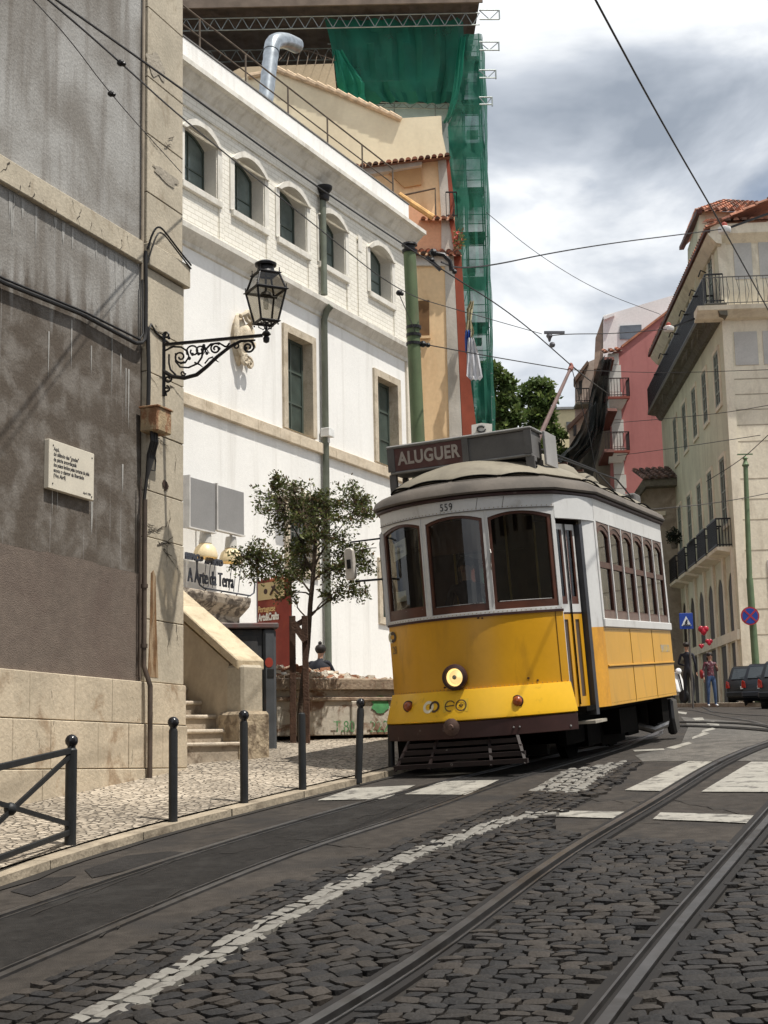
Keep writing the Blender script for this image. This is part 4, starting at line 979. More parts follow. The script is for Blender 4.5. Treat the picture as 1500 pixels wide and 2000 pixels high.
def sp2(ca, cz, r0, r1, t0, tn, d=.2, k=20): return [(ca + (r0 + (r1 - r0) * i / k) * math.cos(t0 + tn * 2 * PI * i / k), d, cz + (r0 + (r1 - r0) * i / k) * math.sin(t0 + tn * 2 * PI * i / k)) for i in range(k + 1)]
m.tube(sp2(ra + .1, rz + .55, .16, .04, 0, 1.4, .22), .05, 7); m.tube(sp2(ra - .02, rz - .5, .13, .03, 1, 1.4, .2), .05, 7); m.tube(sp2(ra + .2, rz - .52, .13, .03, 2, -1.3, .18), .045, 7)
m.tube([(ra - .22, .12, rz + .5), (ra - .31, .16, rz + .2), (ra - .28, .16, rz - .15), (ra - .12, .2, rz - .42)], [.05, .07, .06, .05], 8)
m.tube([(ra + .28, .12, rz + .45), (ra + .3, .2, rz + .25), (ra + .26, .2, rz + .02), (ra + .36, .22, rz - .1), (ra + .42, .2, rz + .02)], [.06, .06, .05, .04, .02], 8)
m.tube([(ra - .2, .2, rz + .5), (ra, .25, rz + .62), (ra + .22, .25, rz + .52), (ra + .27, .22, rz + .4)], .055, 8)
m.build('scrolls', M_rel, RL, smooth=True)
# two grey sign panels hung off the wall, lamps and iron lettering
M_pan = mat('grey_sign_panel', (.23, .225, .22), .7, var=.06, scale=2); M_pedge = mat('pale_panel_edge', (.55, .53, .5), .6)
for i, (x0, x1, t0, b0) in enumerate(((366, 418, 931, 1028), (420, 474, 947, 1033))):
    a0, z1 = FW.az(x0, t0, .7); a1, _ = FW.az(x1, t0, .7); z0 = FW.az(x0, b0, .7)[1]
    r = root('blank_sign_panel', FW.M @ Matrix.Translation(FW.loc((a0, .7, z0))), ('left grey blank sign panel hanging out from the white wall over the shop lettering', 'right grey blank sign panel on the white wall, above the half hidden lamp')[i], 'sign', 'blank grey sign panels on the white wall')
    m = FW.mb(); m.box(a0, a1 - .01, .66, .74, z0, z1); m.build('panel', [M_pan], r, bevel=.008)
    m = FW.mb(); m.box(a0 - .035, a0 - .002, .62, .78, z0 - .03, z1 + .03); m.box(a0 - .03, a1, .64, .76, z0 - .032, z0 - .002); m.build('edge_strip', M_pedge, r)
    m = FW.mb(); m.bar((a0 + .3, 0, z1 - .1), (a0 + .3, .66, z1 - .1), .04); m.bar((a1 - .3, 0, z1 - .1), (a1 - .3, .66, z1 - .1), .04); m.bar((a0 + .3, 0, z0 + .1), (a0 + .3, .66, z0 + .1), .04); m.build('wall_arm', M_pedge, r)
M_shade = mat('opal_shade', (.62, .52, .34), .35, var=.05, emit=(1, .66, .25), estr=.10); M_lcap = mat('lamp_cap_grey', (.5, .48, .44), .6, .2)
for i, (px, py) in enumerate(((401, 1056), (451, 1066))):
    a, z = FW.az(px, py, .6); z -= .1
    r = root('hanging_dome_lamp', FW.M @ Matrix.Translation(FW.loc((a, .6, z))), ('lit dome lamp hanging under the left grey sign panel, clear of the tree', 'lit dome lamp under the right grey panel, half hidden by leaves')[i], 'lamp', 'dome lamps over the shop doorway')
    m = FW.mb(); m.lathe([(.255, z - .27), (.262, z - .25), (.25, z - .16), (.21, z - .05), (.14, z + .02), (.1, z + .04)], (a, .6, 0), n=26, caps=False); m.lathe([(.24, z - .26), (.235, z - .16), (.19, z - .05), (.1, z + .03)], (a, .6, 0), n=26, caps=False); m.build('shade', M_shade, r, smooth=True, fixn=False)
    m = FW.mb(); m.lathe([(0, z + .36), (.03, z + .35), (.03, z + .30), (.11, z + .29), (.12, z + .24), (.14, z + .04), (0, z + .03)], (a, .6, 0), n=16); m.tube([(a, .6, z + .35), (a, .7, z + .42)], .02); m.build('cap', M_lcap, r, smooth=True)
    m = FW.mb(); m.ball((a, .6, z - .1), .08, (1, 1, 1.3)); m.build('bulb', mat('lit_bulb', (1, .8, .5), .5, emit=(1, .72, .35), estr=3), r, smooth=True)
SG = root('iron_shop_lettering', FW.M @ Matrix.Translation(FW.loc((.1, .55, 4.75))), 'dark wrought iron shop lettering on a curved frame above the stone door cornice', 'sign')
M_let = mat('iron_letters', (.06, .065, .08), .55, .3)
a0, z0 = FW.az(366, 1150, .5); a1, z1 = FW.az(452, 1160, .5)
text('A Arte da Terra', M_let, FW.tm((a0 + a1) / 2 + .05, .5, 5.0), 'lettering', SG, .42, .015, 'CENTER', .62, bold=.002)
text('ESPAÇO', M_let, FW.tm(FW.az(379, 1118, .62)[0], .62, 5.36), 'small_lettering', SG, .17, .02, 'CENTER', 1.0, bold=.012)
text('ABERTO', M_let, FW.tm(FW.az(418, 1128, .62)[0], .62, 5.34), 'small_lettering', SG, .17, .02, 'CENTER', 1.0, bold=.012)
m = FW.mb(); m.tube([(-.05, .5, 5.35), (-.06, .5, 5.0), (.05, .5, 4.83), (.2, .5, 4.78), (2.0, .5, 4.78), (2.16, .5, 4.86), (2.2, .5, 5.05), (2.14, .5, 5.15), (2.2, .5, 5.28)], .018, 6)
for a in (.3, .9, 1.5, 1.95): m.tube([(a, .5, 4.78), (a, .42, 4.7)], .012, 5)
for a in (.12, .28, .44, 1.08, 1.26, 1.44): m.tube([(a, .62, 5.34), (a, .55, 4.8)], .008, 5)
m.tube([(2.14, .5, 5.1), (2.06, .5, 5.2), (2.12, .5, 5.3)], .012, 5); m.build('curved_frame', M_let, SG)

# ------------------------------------------------------------------ street things at the left: cabinet, skip, tree, banner, sitter
M_cab = mat('dark_grey_cabinet', (.045, .047, .05), .6, .1, var=.25, scale=4, stain=(.10, .095, .09), stain_amt=.4, sscale=(6, 6, 3))
cb0 = gp(541, 1478, .10); cz = SW(cb0.x, cb0.y)
CM = Matrix.Translation((cb0.x, cb0.y, cz)) @ Matrix.Rotation(math.radians(12), 4, 'Z')
s17 = cb0.y / FPX
CB = root('utility_cabinet', CM, 'dark grey metal utility cabinet with scratched graffiti standing behind the stair wall', 'cabinet')
H = (CAMP.z + (1450 - 1215) * s17 * 1.0) - cz
m = MB(CM); m.box(-1.15, -.16, .02, .5, .0, H - .07); m.build('body', M_cab, CB, bevel=.012)
m = MB(CM); m.box(-.158, .0, -.02, .52, -.03, H - .07); m.build('side_panel', mat('mid_grey_panel', (.085, .092, .10), .6, .1, var=.25, scale=4, stain=(.30, .12, .07), stain_amt=.35, sscale=(6, 6, 4), sthr=(.6, .7)), CB, bevel=.03)
m = MB(CM); m.box(-1.2, .03, -.04, .56, H - .068, H); m.build('lid', mat('cabinet_lid', (.12, .10, .095), .7, var=.2, stain=(.2, .05, .04), stain_amt=.5, sscale=(5, 5, 5)), CB, bevel=.012)
m = MB(CM); m.box(-.62, -.22, .005, .018, .12, H - .15); m.build('door', M_cab, CB, bevel=.006)
M_gr = mat('silver_scribble', (.16, .16, .165), .6)
m = MB(CM); random.seed(8); pts = [V((-.52 + i * .025, -.0, H - .62 + .09 * math.sin(i * 2.1) + random.uniform(-.05, .05))) for i in range(14)]; m.tube(pts, .006, 4); m.tube([V((-.5, 0, H - .5)), V((-.36, 0, H - .42)), V((-.3, 0, H - .56)), V((-.22, 0, H - .45))], .006, 4); m.build('scribble', M_gr, CB)
m = MB(CM); m.prism([(-.09 + .05 * math.cos(t * PI / 8), -.022, H - .48 + .06 * math.sin(t * PI / 8)) for t in range(16)], (0, -.002, 0)); m.build('sticker', mat('red_sticker', (.35, .05, .03), .5), CB)
m = MB(CM); m.box(-.11, -.03, -.025, -.0205, H - .66, H - .56); m.build('sticker', mat('black_sticker', (.02, .02, .02), .5), CB)
# skip
TBY = gp(589, 1466, .10).y
hd_ = math.radians(58); ux = V((math.sin(hd_), math.cos(hd_), 0)); nx = V((ux.y, -ux.x, 0))
k0 = at(655, 1458, TBY + .55)
KM = Matrix((ux, -nx, V((0, 0, 1)))).transposed().to_4x4(); KM.translation = V((k0.x, k0.y, SW(k0.x, k0.y)))
kp = lambda px, py: KM.inverted() @ pln(px, py, KM.translation, nx)
xL = kp(520, 1400).x; xR = kp(800, 1400).x; zT = kp(655, 1325).z; 
SK = root('rubble_skip', KM, 'battered metal skip with rust, green lettering and rubble heaped above its rim', 'skip')
M_skip = mat('weathered_skip', (.50, .45, .37), .75, .1, var=.2, scale=2.5, bump=.04, stain=(.17, .085, .045), stain_amt=.9, sscale=(2.6, 2.6, 3.2), sthr=(.5, .62))
m = MB(KM); m.prism([(xL, .0, .06), (xR, .0, .06), (xR + .05, .0, zT - .16), (xL - .05, 0, zT - .16)], (0, .03, 0)); m.prism([(xL, 1.7, .06), (xR, 1.7, .06), (xR + .05, 1.7, zT), (xL - .05, 1.7, zT)], (0, .03, 0)); m.prism([(xR, .03, .06), (xR, 1.7, .06), (xR + .05, 1.7, zT), (xR + .05, .03, zT)], (.03, 0, 0)); m.prism([(xL, .03, .06), (xL, 1.7, .06), (xL - .05, 1.7, zT), (xL - .05, .03, zT)], (-.03, 0, 0)); m.box(xL, xR, .02, 1.7, .05, .1)
m.build('body', M_skip, SK)
m = MB(KM); m.box(xL - .1, xR + .1, -.06, .05, zT - .155, zT); m.box(xL - .1, xR + .1, -.03, .02, zT - .30, zT - .24); m.build('rim', mat('rusty_rim', (.36, .28, .2), .8, .1, var=.3, scale=5, bump=.05, stain=(.11, .05, .03), stain_amt=.8, sscale=(5, 5, 5)), SK, bevel=.015)
for xx in (kp(690, 1400).x, kp(602, 1400).x, kp(775, 1400).x): m = MB(KM); m.box(xx - .04, xx + .04, -.035, .0, .06, zT - .3); m.build('rib', M_skip, SK, bevel=.008)
M_gtx = mat('green_lettering', (.10, .24, .10), .7, var=.3, scale=9, stain=(.50, .45, .37), stain_amt=.9, sscale=(14, 14, 14), sthr=(.5, .6))
TM = Matrix((ux, V((0, 0, 1)), nx)).transposed().to_4x4()
tp_ = kp(690, 1420); TM.translation = KM @ V((tp_.x, -.045, tp_.z)); text('T.80', M_gtx, TM.copy(), 'lettering', SK, .21, .002, 'RIGHT', .85)
tp_ = kp(738, 1420); TM.translation = KM @ V((tp_.x, -.045, tp_.z)); text('222', M_gtx, TM.copy(), 'lettering', SK, .22, .002, 'CENTER', .95)
m = MB(KM); c_ = kp(742, 1376); m.prism([(c_.x + .13 * math.cos(t * PI / 8) * (1 + .2 * math.sin(3 * t)), -.008, c_.z + .12 * math.sin(t * PI / 8)) for t in range(16)], (0, -.004, 0)); m.build('green_emblem', mat('green_emblem', (.09, .30, .12), .7, var=.3, scale=8), SK)
m = MB(KM); random.seed(31)
mats_r = [mat('rubble_a', (.40, .30, .21), .95, var=.3, scale=8, bump=.08), mat('rubble_b', (.30, .14, .08), .95, var=.3, scale=8, bump=.08), mat('rubble_c', (.55, .50, .42), .95, var=.2, scale=8, bump=.08)]
def rock(m, c, r, mi):
    vs = []; 
    base = [(1, 0, 0), (-1, 0, 0), (0, 1, 0), (0, -1, 0), (0, 0, 1), (0, 0, -1)]
    R_ = Euler((random.random() * 6, random.random() * 6, random.random() * 6)).to_matrix(); sc = V((random.uniform(.6, 1.3), random.uniform(.6, 1.3), random.uniform(.5, 1)))
    cs = [V((sx, sy, sz)) for sx in (-1, 1) for sy in (-1, 1) for sz in (-1, 1)]
    vs = [V(c) + R_ @ V((p.x * sc.x, p.y * sc.y, p.z * sc.z)) * r * random.uniform(.5, .75) for p in cs]
    m.add(vs, [(0, 1, 3, 2), (4, 6, 7, 5), (0, 4, 5, 1), (2, 3, 7, 6), (0, 2, 6, 4), (1, 5, 7, 3)], mi)
for k in range(900):
    x = random.uniform(xL, xR); y = random.uniform(.05, 1.6); hh = zT - .1 + .22 * math.sin(PI * min(1, max(0, (y + .1) / 1.7))) * (.55 + .45 * math.sin((x - xL) * 2.2)) + random.uniform(-.05, .04)
    rock(m, (x, y, hh), random.uniform(.04, .10), random.choice([0, 0, 1, 2]))
o = m.build('rubble', mats_r, None, at=KM @ Matrix.Translation((xL + 1, .8, zT))); tag(o, 'heap of broken bricks and plaster filling the skip', 'rubble', kind='stuff')
# paving under the pavement edge: tree with stakes
M_bark = mat('bark', (.085, .06, .042), .9, var=.3, scale=12, bump=.1, bscale=40)
M_stake = mat('wooden_stake', (.085, .045, .028), .85, var=.3, scale=7, bump=.05, stain=(.03, .018, .012), stain_amt=.6, sscale=(8, 8, 2))
def leafmat(name, c): 
    m, t, b, N, K = newmat(name); ge = N('ShaderNodeNewGeometry'); oi = N('ShaderNodeTexNoise'); oi.inputs['Scale'].default_value = 3.0; K(ge.outputs['Position'], oi.inputs[0])
    mr = N('ShaderNodeMapRange'); mr.inputs[1].default_value = .3; mr.inputs[2].default_value = .7; mr.inputs[3].default_value = .6; mr.inputs[4].default_value = 1.4; K(oi.outputs[0], mr.inputs[0])
    mr2 = N('ShaderNodeMapRange'); K(ge.outputs['Random Per Island'], mr2.inputs[0]); mr2.inputs[3].default_value = .6; mr2.inputs[4].default_value = 1.45
    mu = N('ShaderNodeMath'); mu.operation = 'MULTIPLY'; K(mr.outputs[0], mu.inputs[0]); K(mr2.outputs[0], mu.inputs[1])
    vm = N('ShaderNodeVectorMath'); vm.operation = 'SCALE'; vm.inputs[0].default_value = c; K(mu.outputs[0], vm.inputs['Scale']); K(vm.outputs[0], b.inputs['Base Color'])
    b.inputs['Roughness'].default_value = .55; b.inputs['Specular IOR Level'].default_value = .3
    tr = N('ShaderNodeBsdfTranslucent'); K(vm.outputs[0], tr.inputs[0]); ms = N('ShaderNodeMixShader'); ms.inputs[0].default_value = .42; K(b.outputs[0], ms.inputs[1]); K(tr.outputs[0], ms.inputs[2]); K(ms.outputs[0], t.nodes['Material Output'].inputs[0])
    return m
M_leaf = [leafmat('leaf_a', (.085, .105, .035)), leafmat('leaf_b', (.14, .155, .05)), leafmat('leaf_c', (.13, .085, .036))]
def leaf(m, p, sz, mi):
    d = V((random.gauss(0, 1), random.gauss(0, 1), random.gauss(.2, .8))).normalized(); s_ = d.orthogonal().normalized() * sz * .24
    s_ = Matrix.Rotation(random.random() * 6.28, 3, d) @ s_; q = d * sz
    m.add([p, p + q * .45 + s_, p + q, p + q * .45 - s_], [(0, 1, 2, 3)], mi)
t0 = gp(589, 1466, .10); TB = V((t0.x, t0.y, SW(t0.x, t0.y)))
TRM = Matrix.Translation(TB); TR = root('street_tree', TRM, 'slender young tree with small dark leaves tied between two wooden stakes', 'tree')
tp = lambda px, py, dy=0.0: at(px, py, TB.y + dy)
random.seed(17)
m = MB()
trunk = [tp(588, 1465), tp(586, 1400), tp(592, 1330), tp(601, 1260), tp(606, 1180), tp(612, 1120), tp(616, 1060)]
m.tube(trunk, [.05, .042, .038, .034, .032, .03, .026], 9)
tips = []
def branch(a, b, r0, r1, bend=.05, k=6):
    a, b = V(a), V(b); pts = []
    for i in range(k + 1):
        t = i / k; p = a.lerp(b, t) + V((noise.noise(a * 3 + V((t * 3, 0, 0))), noise.noise(b * 3 + V((0, t * 3, 0))), 0)) * bend * 2 * math.sin(PI * t) + V((0, 0, bend * math.sin(PI * t))); pts.append(p)
    m.tube(pts, [r0 + (r1 - r0) * i / k for i in range(k + 1)], 6); return pts
main = []
for (p0, p1, dy, r) in (((612, 1120), (560, 1010), .3, .02), ((616, 1060), (575, 960), -.2, .018), ((616, 1060), (612, 975), .2, .018), ((616, 1060), (650, 985), -.3, .018), ((612, 1110), (690, 1000), .35, .017), ((608, 1160), (540, 1110), -.35, .016), ((540, 1110), (470, 1085), -.5, .012), ((608, 1165), (560, 1160), .3, .014), ((610, 1135), (690, 1090), -.4, .016), ((606, 1200), (690, 1150), .3, .015), ((606, 1205), (650, 1160), -.2, .012), ((560, 1010), (530, 950), .2, .011), ((690, 1000), (720, 985), .3, .009), ((690, 1090), (735, 1070), -.3, .009), ((600, 1215), (565, 1170), 0, .012)):
    main.append(branch(tp(*p0), tp(*p1, dy), r, .005, .04))
clumps = [(548, 945, 28, 22, .1), (535, 930, 14, 12, .0), (560, 985, 38, 34, .2), (522, 990, 26, 20, -.2), (505, 962, 14, 12, -.2), (545, 1030, 30, 26, 0), (600, 975, 42, 38, .2), (610, 1020, 48, 40, -.1), (650, 985, 40, 34, .1), (640, 1040, 52, 36, .0), (695, 975, 34, 26, .2), (700, 1010, 42, 26, -.1), (718, 995, 20, 26, .1), (672, 950, 22, 16, 0), (575, 955, 28, 18, 0), (600, 1070, 44, 30, .3), (500, 1068, 26, 20, -.4), (520, 1085, 44, 22, -.4), (465, 1082, 26, 16, -.4), (480, 1110, 34, 20, -.4), (540, 1110, 40, 24, -.3), (505, 1130, 34, 18, -.3), (570, 1130, 36, 26, -.2), (560, 1165, 34, 16, .2), (590, 1110, 40, 30, .3), (670, 1075, 48, 26, 0), (715, 1085, 24, 22, -.2), (690, 1110, 40, 22, -.2), (728, 1110, 14, 18, 0), (650, 1120, 34, 24, -.1), (690, 1148, 36, 16, .2), (650, 1158, 34, 18, .1), (705, 1165, 20, 12, .2), (580, 1075, 30, 20, 0), (640, 1000, 50, 40, .3), (586, 1000, 30, 30, 0)]
lm = MB(); s_px = TB.y / FPX
for (cx, cy, rx, ry, dy) in clumps:
    nb = int(rx * ry / 42) + 5
    c0 = tp(cx, cy, dy)
    src = min((q for b_ in main for q in b_), key=lambda q: (q - c0).length)
    for _ in range(nb):
        r = random.random() ** .45; t = random.uniform(0, 2 * PI); e = tp(cx + rx * r * math.cos(t), cy + ry * r * math.sin(t), dy + random.uniform(-1, 1) * rx * s_px)
        s0 = src.lerp(e, .35) + V((random.gauss(0, .04), random.gauss(0, .05), random.gauss(0, .03)))
        m.tube([src, s0, e], [.006, .004, .0015], 4, cap=False)
        for j in range(random.randint(9, 16)):
            q = s0.lerp(e, random.uniform(.25, 1.05)) + V((random.gauss(0, .028), random.gauss(0, .03), random.gauss(0, .026))); leaf(lm, q, random.uniform(.036, .066), random.choice([0, 0, 0, 1, 1, 2]))
m.build('trunk', M_bark, TR, smooth=True)
lm.build('crown', M_leaf, TR, fixn=False)
# stakes hold the tree, but stand in the ground by themselves
SKT = root('tree_stakes', V((TB.x, TB.y - .1, TB.z)), 'two dark brown wooden stakes with a slanting brace beside the young tree', 'stake')
for x0, x1, yb, yt, dy in ((573, 571, 1468, 1203, -.12), (600, 595, 1468, 1203, -.16)):
    m = MB(); m.bar(tp(x0, yb + 6, dy), tp(x1, yt, dy), .078, .078); m.build('stake', M_stake, SKT, bevel=.006)
m = MB(); m.bar(tp(571, 1215, -.22), tp(597, 1252, -.22), .09, .03, (0, 1, 0)); m.bar(tp(571, 1225, -.08), tp(597, 1210, -.1), .07, .02, (0, 1, 0)); m.build('brace', M_stake, SKT)
# red banner on its pole
bx = at(504, 1300, 25.5); bx2 = at(568, 1300, 24.9); bg_ = V((bx.x, bx.y, SW(bx.x, bx.y)))
bu = (bx2 - bx); bu.z = 0; bwid = bu.length; bu.normalize(); bn = V((bu.y, -bu.x, 0))
BM = Matrix((bu, -bn, V((0, 0, 1)))).transposed().to_4x4(); BM.translation = V((bx.x, bx.y, SW(bx.x, bx.y)))
bz = lambda py: at(504, py, 25.5).z - BM.translation.z
BN = root('red_banner', BM, 'tall dark red shop banner with cream block and lettering on a pole beside the tree', 'banner')
M_red = mat('banner_red', (.24, .035, .02), .7, var=.15, scale=3, stain=(.45, .14, .03), stain_amt=.6, sscale=(1.6, 1.6, 1.0), sthr=(.5, .62))
m = MB(BM); m.tube([(-.03, .03, 0), (-.03, .03, bz(1128) + .1)], .025, 8); m.build('pole', mat('grey_pole', (.25, .25, .26), .5, .5), BN)
m = MB(BM); n_ = 12
for i in range(n_):
    a, b = bwid * i / n_, bwid * (i + 1) / n_; f = lambda x: .02 * math.sin(x * 9); m.add([(a, f(a), bz(1345)), (b, f(b), bz(1345)), (b, f(b), bz(1138)), (a, f(a), bz(1130)), (a, f(a) + .02, bz(1345)), (b, f(b) + .02, bz(1345)), (b, f(b) + .02, bz(1138)), (a, f(a) + .02, bz(1130))], [(0, 1, 2, 3), (7, 6, 5, 4), (3, 2, 6, 7), (0, 4, 5, 1)])
m.build('cloth', M_red, BN, fixn=True)
m = MB(BM); m.box(bwid * .06, bwid * .86, -.035, -.028, bz(1174), bz(1141)); m.build('cream_block', mat('cream_print', (.55, .43, .22), .7, var=.1), BN)
m = MB(BM); m.lathe([(.05, 0), (.05, .004)], (bwid * .3, -.036, bz(1158)), (0, -1, 0), 12); m.bar((bwid * .5, -.04, bz(1150)), (bwid * .7, -.04, bz(1165)), .03); m.bar((bwid * .6, -.04, bz(1148)), (bwid * .45, -.04, bz(1166)), .03); m.build('dark_print', mat('print_dark', (.06, .03, .02), .7), BN)
def btm(x, z): M = Matrix((bu, V((0, 0, 1)), bn)).transposed().to_4x4(); M.translation = BM @ V((x, -.03, z)); return M
text('Portuguese', mat('print_gold', (.75, .55, .25), .7), btm(bwid * .06, bz(1192)), 'lettering', BN, .16, .004, 'LEFT', .62)
text('Arts&Crafts', mat('print_white', (.75, .72, .65), .7), btm(bwid * .06, bz(1208)), 'lettering', BN, .18, .004, 'LEFT', .62, bold=.006)
# ------------------------------------------------------------------ helpers for far masses: outlines at their true distance with real depth
def pp(px_list, Y, depth, mb=None, mi=None):
    m = mb or MB(); P = [at(x, y, Y) for x, y in px_list]; cx = sum(p.x for p in P) / len(P)
    m.prism(P, (depth * cx / Y * .9, depth, 0), mi); return m
def ctr(x, y, Y): p = at(x, y, Y); return V((p.x, p.y, G(p.x, p.y)))
M_tile = None
def tilemat(name, c1, c2):
    m, t, b, N, K = newmat(name); ge = N('ShaderNodeNewGeometry'); cr = N('ShaderNodeValToRGB'); K(ge.outputs['Random Per Island'], cr.inputs[0])
    e = cr.color_ramp.elements; e[0].color = (*c1, 1); e[1].color = (*c2, 1); x = e.new(.8); x.color = (c2[0] * 1.2, c2[1] * 1.5, c2[2] * 1.8, 1); x = e.new(.12); x.color = (.09, .06, .045, 1)
    n = N('ShaderNodeTexNoise'); n.inputs['Scale'].default_value = 5; n.inputs['Detail'].default_value = 6; K(ge.outputs['Position'], n.inputs[0]); mr = N('ShaderNodeMapRange'); mr.inputs[1].default_value = .3; mr.inputs[2].default_value = .7; mr.inputs[3].default_value = .65; mr.inputs[4].default_value = 1.25; K(n.outputs[0], mr.inputs[0])
    vm = N('ShaderNodeVectorMath'); vm.operation = 'SCALE'; K(cr.outputs[0], vm.inputs[0]); K(mr.outputs[0], vm.inputs['Scale']); K(vm.outputs[0], b.inputs['Base Color']); b.inputs['Roughness'].default_value = .85; return m
M_tile = tilemat('terracotta_tiles', (.24, .07, .035), (.38, .125, .06))
def tileroof(mb, A, B, C_, D, pitch=.22, step=.38, r=.085):
    """barrel tiles over the quad A-B (eave) D-C_ (ridge side): columns run from eave to ridge"""
    A, B, C_, D = map(V, (A, B, C_, D)); w_ = (B - A).length; n = max(1, int(w_ / pitch)); nrm = (B - A).cross(D - A).normalized()
    if nrm.z < 0: nrm = -nrm
    for i in range(n):
        t = (i + .5) / n; a = A.lerp(B, t); b = D.lerp(C_, t); k = max(1, int((b - a).length / step)); side = (B - A).normalized()
        for j in range(k):
            p = a.lerp(b, j / k) + nrm * .03; q = a.lerp(b, (j + 1.12) / k) + nrm * .0; rr = r * random.uniform(.94, 1.05); vs = []
            for e_, sc in ((p, 1.0), (q, .86)):
                for u in range(6): an = PI * u / 5; vs.append(e_ + side * math.cos(an) * rr * sc + nrm * math.sin(an) * rr * sc)
            mb.add(vs, [(u, u + 1, u + 7, u + 6) for u in range(5)] + [(0, 1, 2, 3, 4, 5)])
    mb.add([A - nrm * .02, B - nrm * .02, C_ - nrm * .02, D - nrm * .02], [(0, 1, 2, 3)])
def railing(mb, p, q, z0, hgt, step=.12, r=.012, mi=None):
    p, q = V(p), V(q); n = max(2, int((q - p).length / step))
    mb.bar(p + V((0, 0, z0 + hgt)), q + V((0, 0, z0 + hgt)), r * 3, r * 3, mi=mi); mb.bar(p + V((0, 0, z0 + .08)), q + V((0, 0, z0 + .08)), r * 2.4, r * 2.4, mi=mi)
    for i in range(n + 1):
        a = p.lerp(q, i / n); mb.bar(a + V((0, 0, z0)), a + V((0, 0, z0 + hgt)), r * 1.6, mi=mi)
M_or = mat('ochre_orange_wall', (.80, .57, .33), .88, var=.09, scale=.6, bump=.03, stain=(.48, .27, .12), stain_amt=.5, sscale=(.8, .8, .35), fine=.05)
M_peach_shade = mat('salmon_wall_shade', (.68, .37, .22), .88, var=.1, scale=.8, bump=.03)  # peach tone, darkened so the block's shade sits in the colour
M_redw = mat('brick_red_paint', (.27, .06, .03), .8, var=.15, scale=2)
M_quo = mat('pale_quoin_stone', (.50, .46, .40), .85, var=.1, scale=2, bump=.04, stain=(.3, .26, .2), stain_amt=.4)
M_beige = mat('pale_yellow_render', (.74, .64, .45), .9, var=.07, scale=.5, bump=.03, stain=(.52, .42, .28), stain_amt=.5, sscale=(.5, .5, .3), fine=.04)
M_beige2 = mat('brown_beige_render', (.40, .32, .22), .9, var=.12, scale=.8, bump=.03)
M_dark = mat('room_dark', (.018, .017, .018), .8)
M_dirtyw = mat('dirty_white_wall', (.60, .57, .51), .85, var=.08, scale=.8, stain=(.42, .38, .31), stain_amt=.5, sscale=(2, 2, .5))
# --- orange house with stepped tiled roofs
Yo = 43.0
OH = root('orange_house', ctr(840, 1300, Yo), 'tall orange ochre house with three stepped red tiled roofs between white building and scaffolding', 'house')
m = pp([(770, 1330), (770, 470), (812, 492), (872, 497), (880, 860), (885, 1330)], Yo, 9); m.build('wall', M_or, OH)
m = pp([(868, 500), (886, 500), (903, 860), (905, 1330), (882, 1330), (878, 860)], Yo - .04, 9); m.build('quoin', M_quo, OH)
m = pp([(886, 497), (901, 497), (914, 705), (932, 845), (934, 1330), (906, 1330), (904, 860)], Yo + .04, 8.8); m.build('street_front', M_redw, OH)
m = pp([(806, 499), (870, 501), (870, 519), (806, 518)], Yo - .1, .3); m.build('eave_band', M_dirtyw, OH)
m = MB(); A, B = at(806, 497, Yo - .35), at(903, 499, Yo - .35); up_ = V((0, 2.2, .9)); random.seed(2); tileroof(m, A, B, B + up_, A + up_); m.build('roof', M_tile, OH)
m = pp([(813, 588), (838, 586), (839, 655), (814, 656)], Yo - .02, .12); w_ = m.build('window', mat('recess_shade_brown', (.16, .085, .035), .9), OH)  # flat slab on the wall; shade of a recess put into its brown
m = pp([(811, 656), (841, 655), (841, 660), (811, 661)], Yo - .12, .2); m.build('sill', M_or, w_)
m = pp([(790, 396), (849, 424), (888, 424), (889, 496), (790, 486)], Yo + 1.8, 7); m.build('wall', M_peach_shade, OH, label='salmon upper wall, its shade put into the colour, behind the lowest tiled roof')
m = pp([(862, 430), (884, 428), (890, 496), (862, 496)], Yo + 1.75, .2); m.build('quoin', M_quo, OH)
m = pp([(877, 428), (887, 428), (897, 496), (888, 496)], Yo + 1.7, 6.5); m.build('street_front', M_redw, OH)
m = MB(); A, B = at(820, 429, Yo + 1.45), at(889, 429, Yo + 1.45); tileroof(m, A, B, B + up_ * .6, A + up_ * .6); m.build('roof', M_tile, OH)
m = pp([(690, 322), (872, 304), (884, 425), (848, 424), (690, 360)], Yo + 4, 8); m.build('wall', M_or, OH)
m = pp([(868, 304), (876, 303), (888, 400), (880, 424)], Yo + 3.95, 7); m.build('street_front', M_redw, OH)
m = pp([(855, 312), (871, 308), (880, 424), (862, 424)], Yo + 3.93, .3); m.build('quoin', M_quo, OH)
m = pp([(704, 326), (824, 311), (824, 322), (712, 342)], Yo + 3.7, .6); m.build('eave_band', M_dirtyw, OH)
m = pp([(760, 338), (823, 325), (823, 360), (790, 366)], Yo + 3.9, .2); m.build('recess_shade_panel', mat('ochre_recess_shade', (.50, .30, .14), .9, var=.08), OH)  # flat panel on the wall; darker ochre paints the recess's shade
m = MB(); A, B = at(690, 327, Yo + 3.3), at(880, 304, Yo + 3.3); rr = at(655, 300, Yo + 6.2) ; tileroof(m, A, B, B + V((0, 3.0, .75)), A + V((-.3, 3.0, .85)), r=.095); m.build('roof', M_tile, OH)
m = MB(); m.tube([at(779, 380, Yo + 1.2), at(846, 425, Yo + 1.2)], .10, 8); m.build('ridge_coping', mat('ochre_tiles', (.62, .36, .14), .85, var=.3, scale=5), OH)
m = MB(); m.tube([at(775, 384, Yo + 3), at(850, 368, Yo + 3), at(851, 421, Yo + 3)], .035, 6); m.build('roof_pipe', M_rrail, OH)
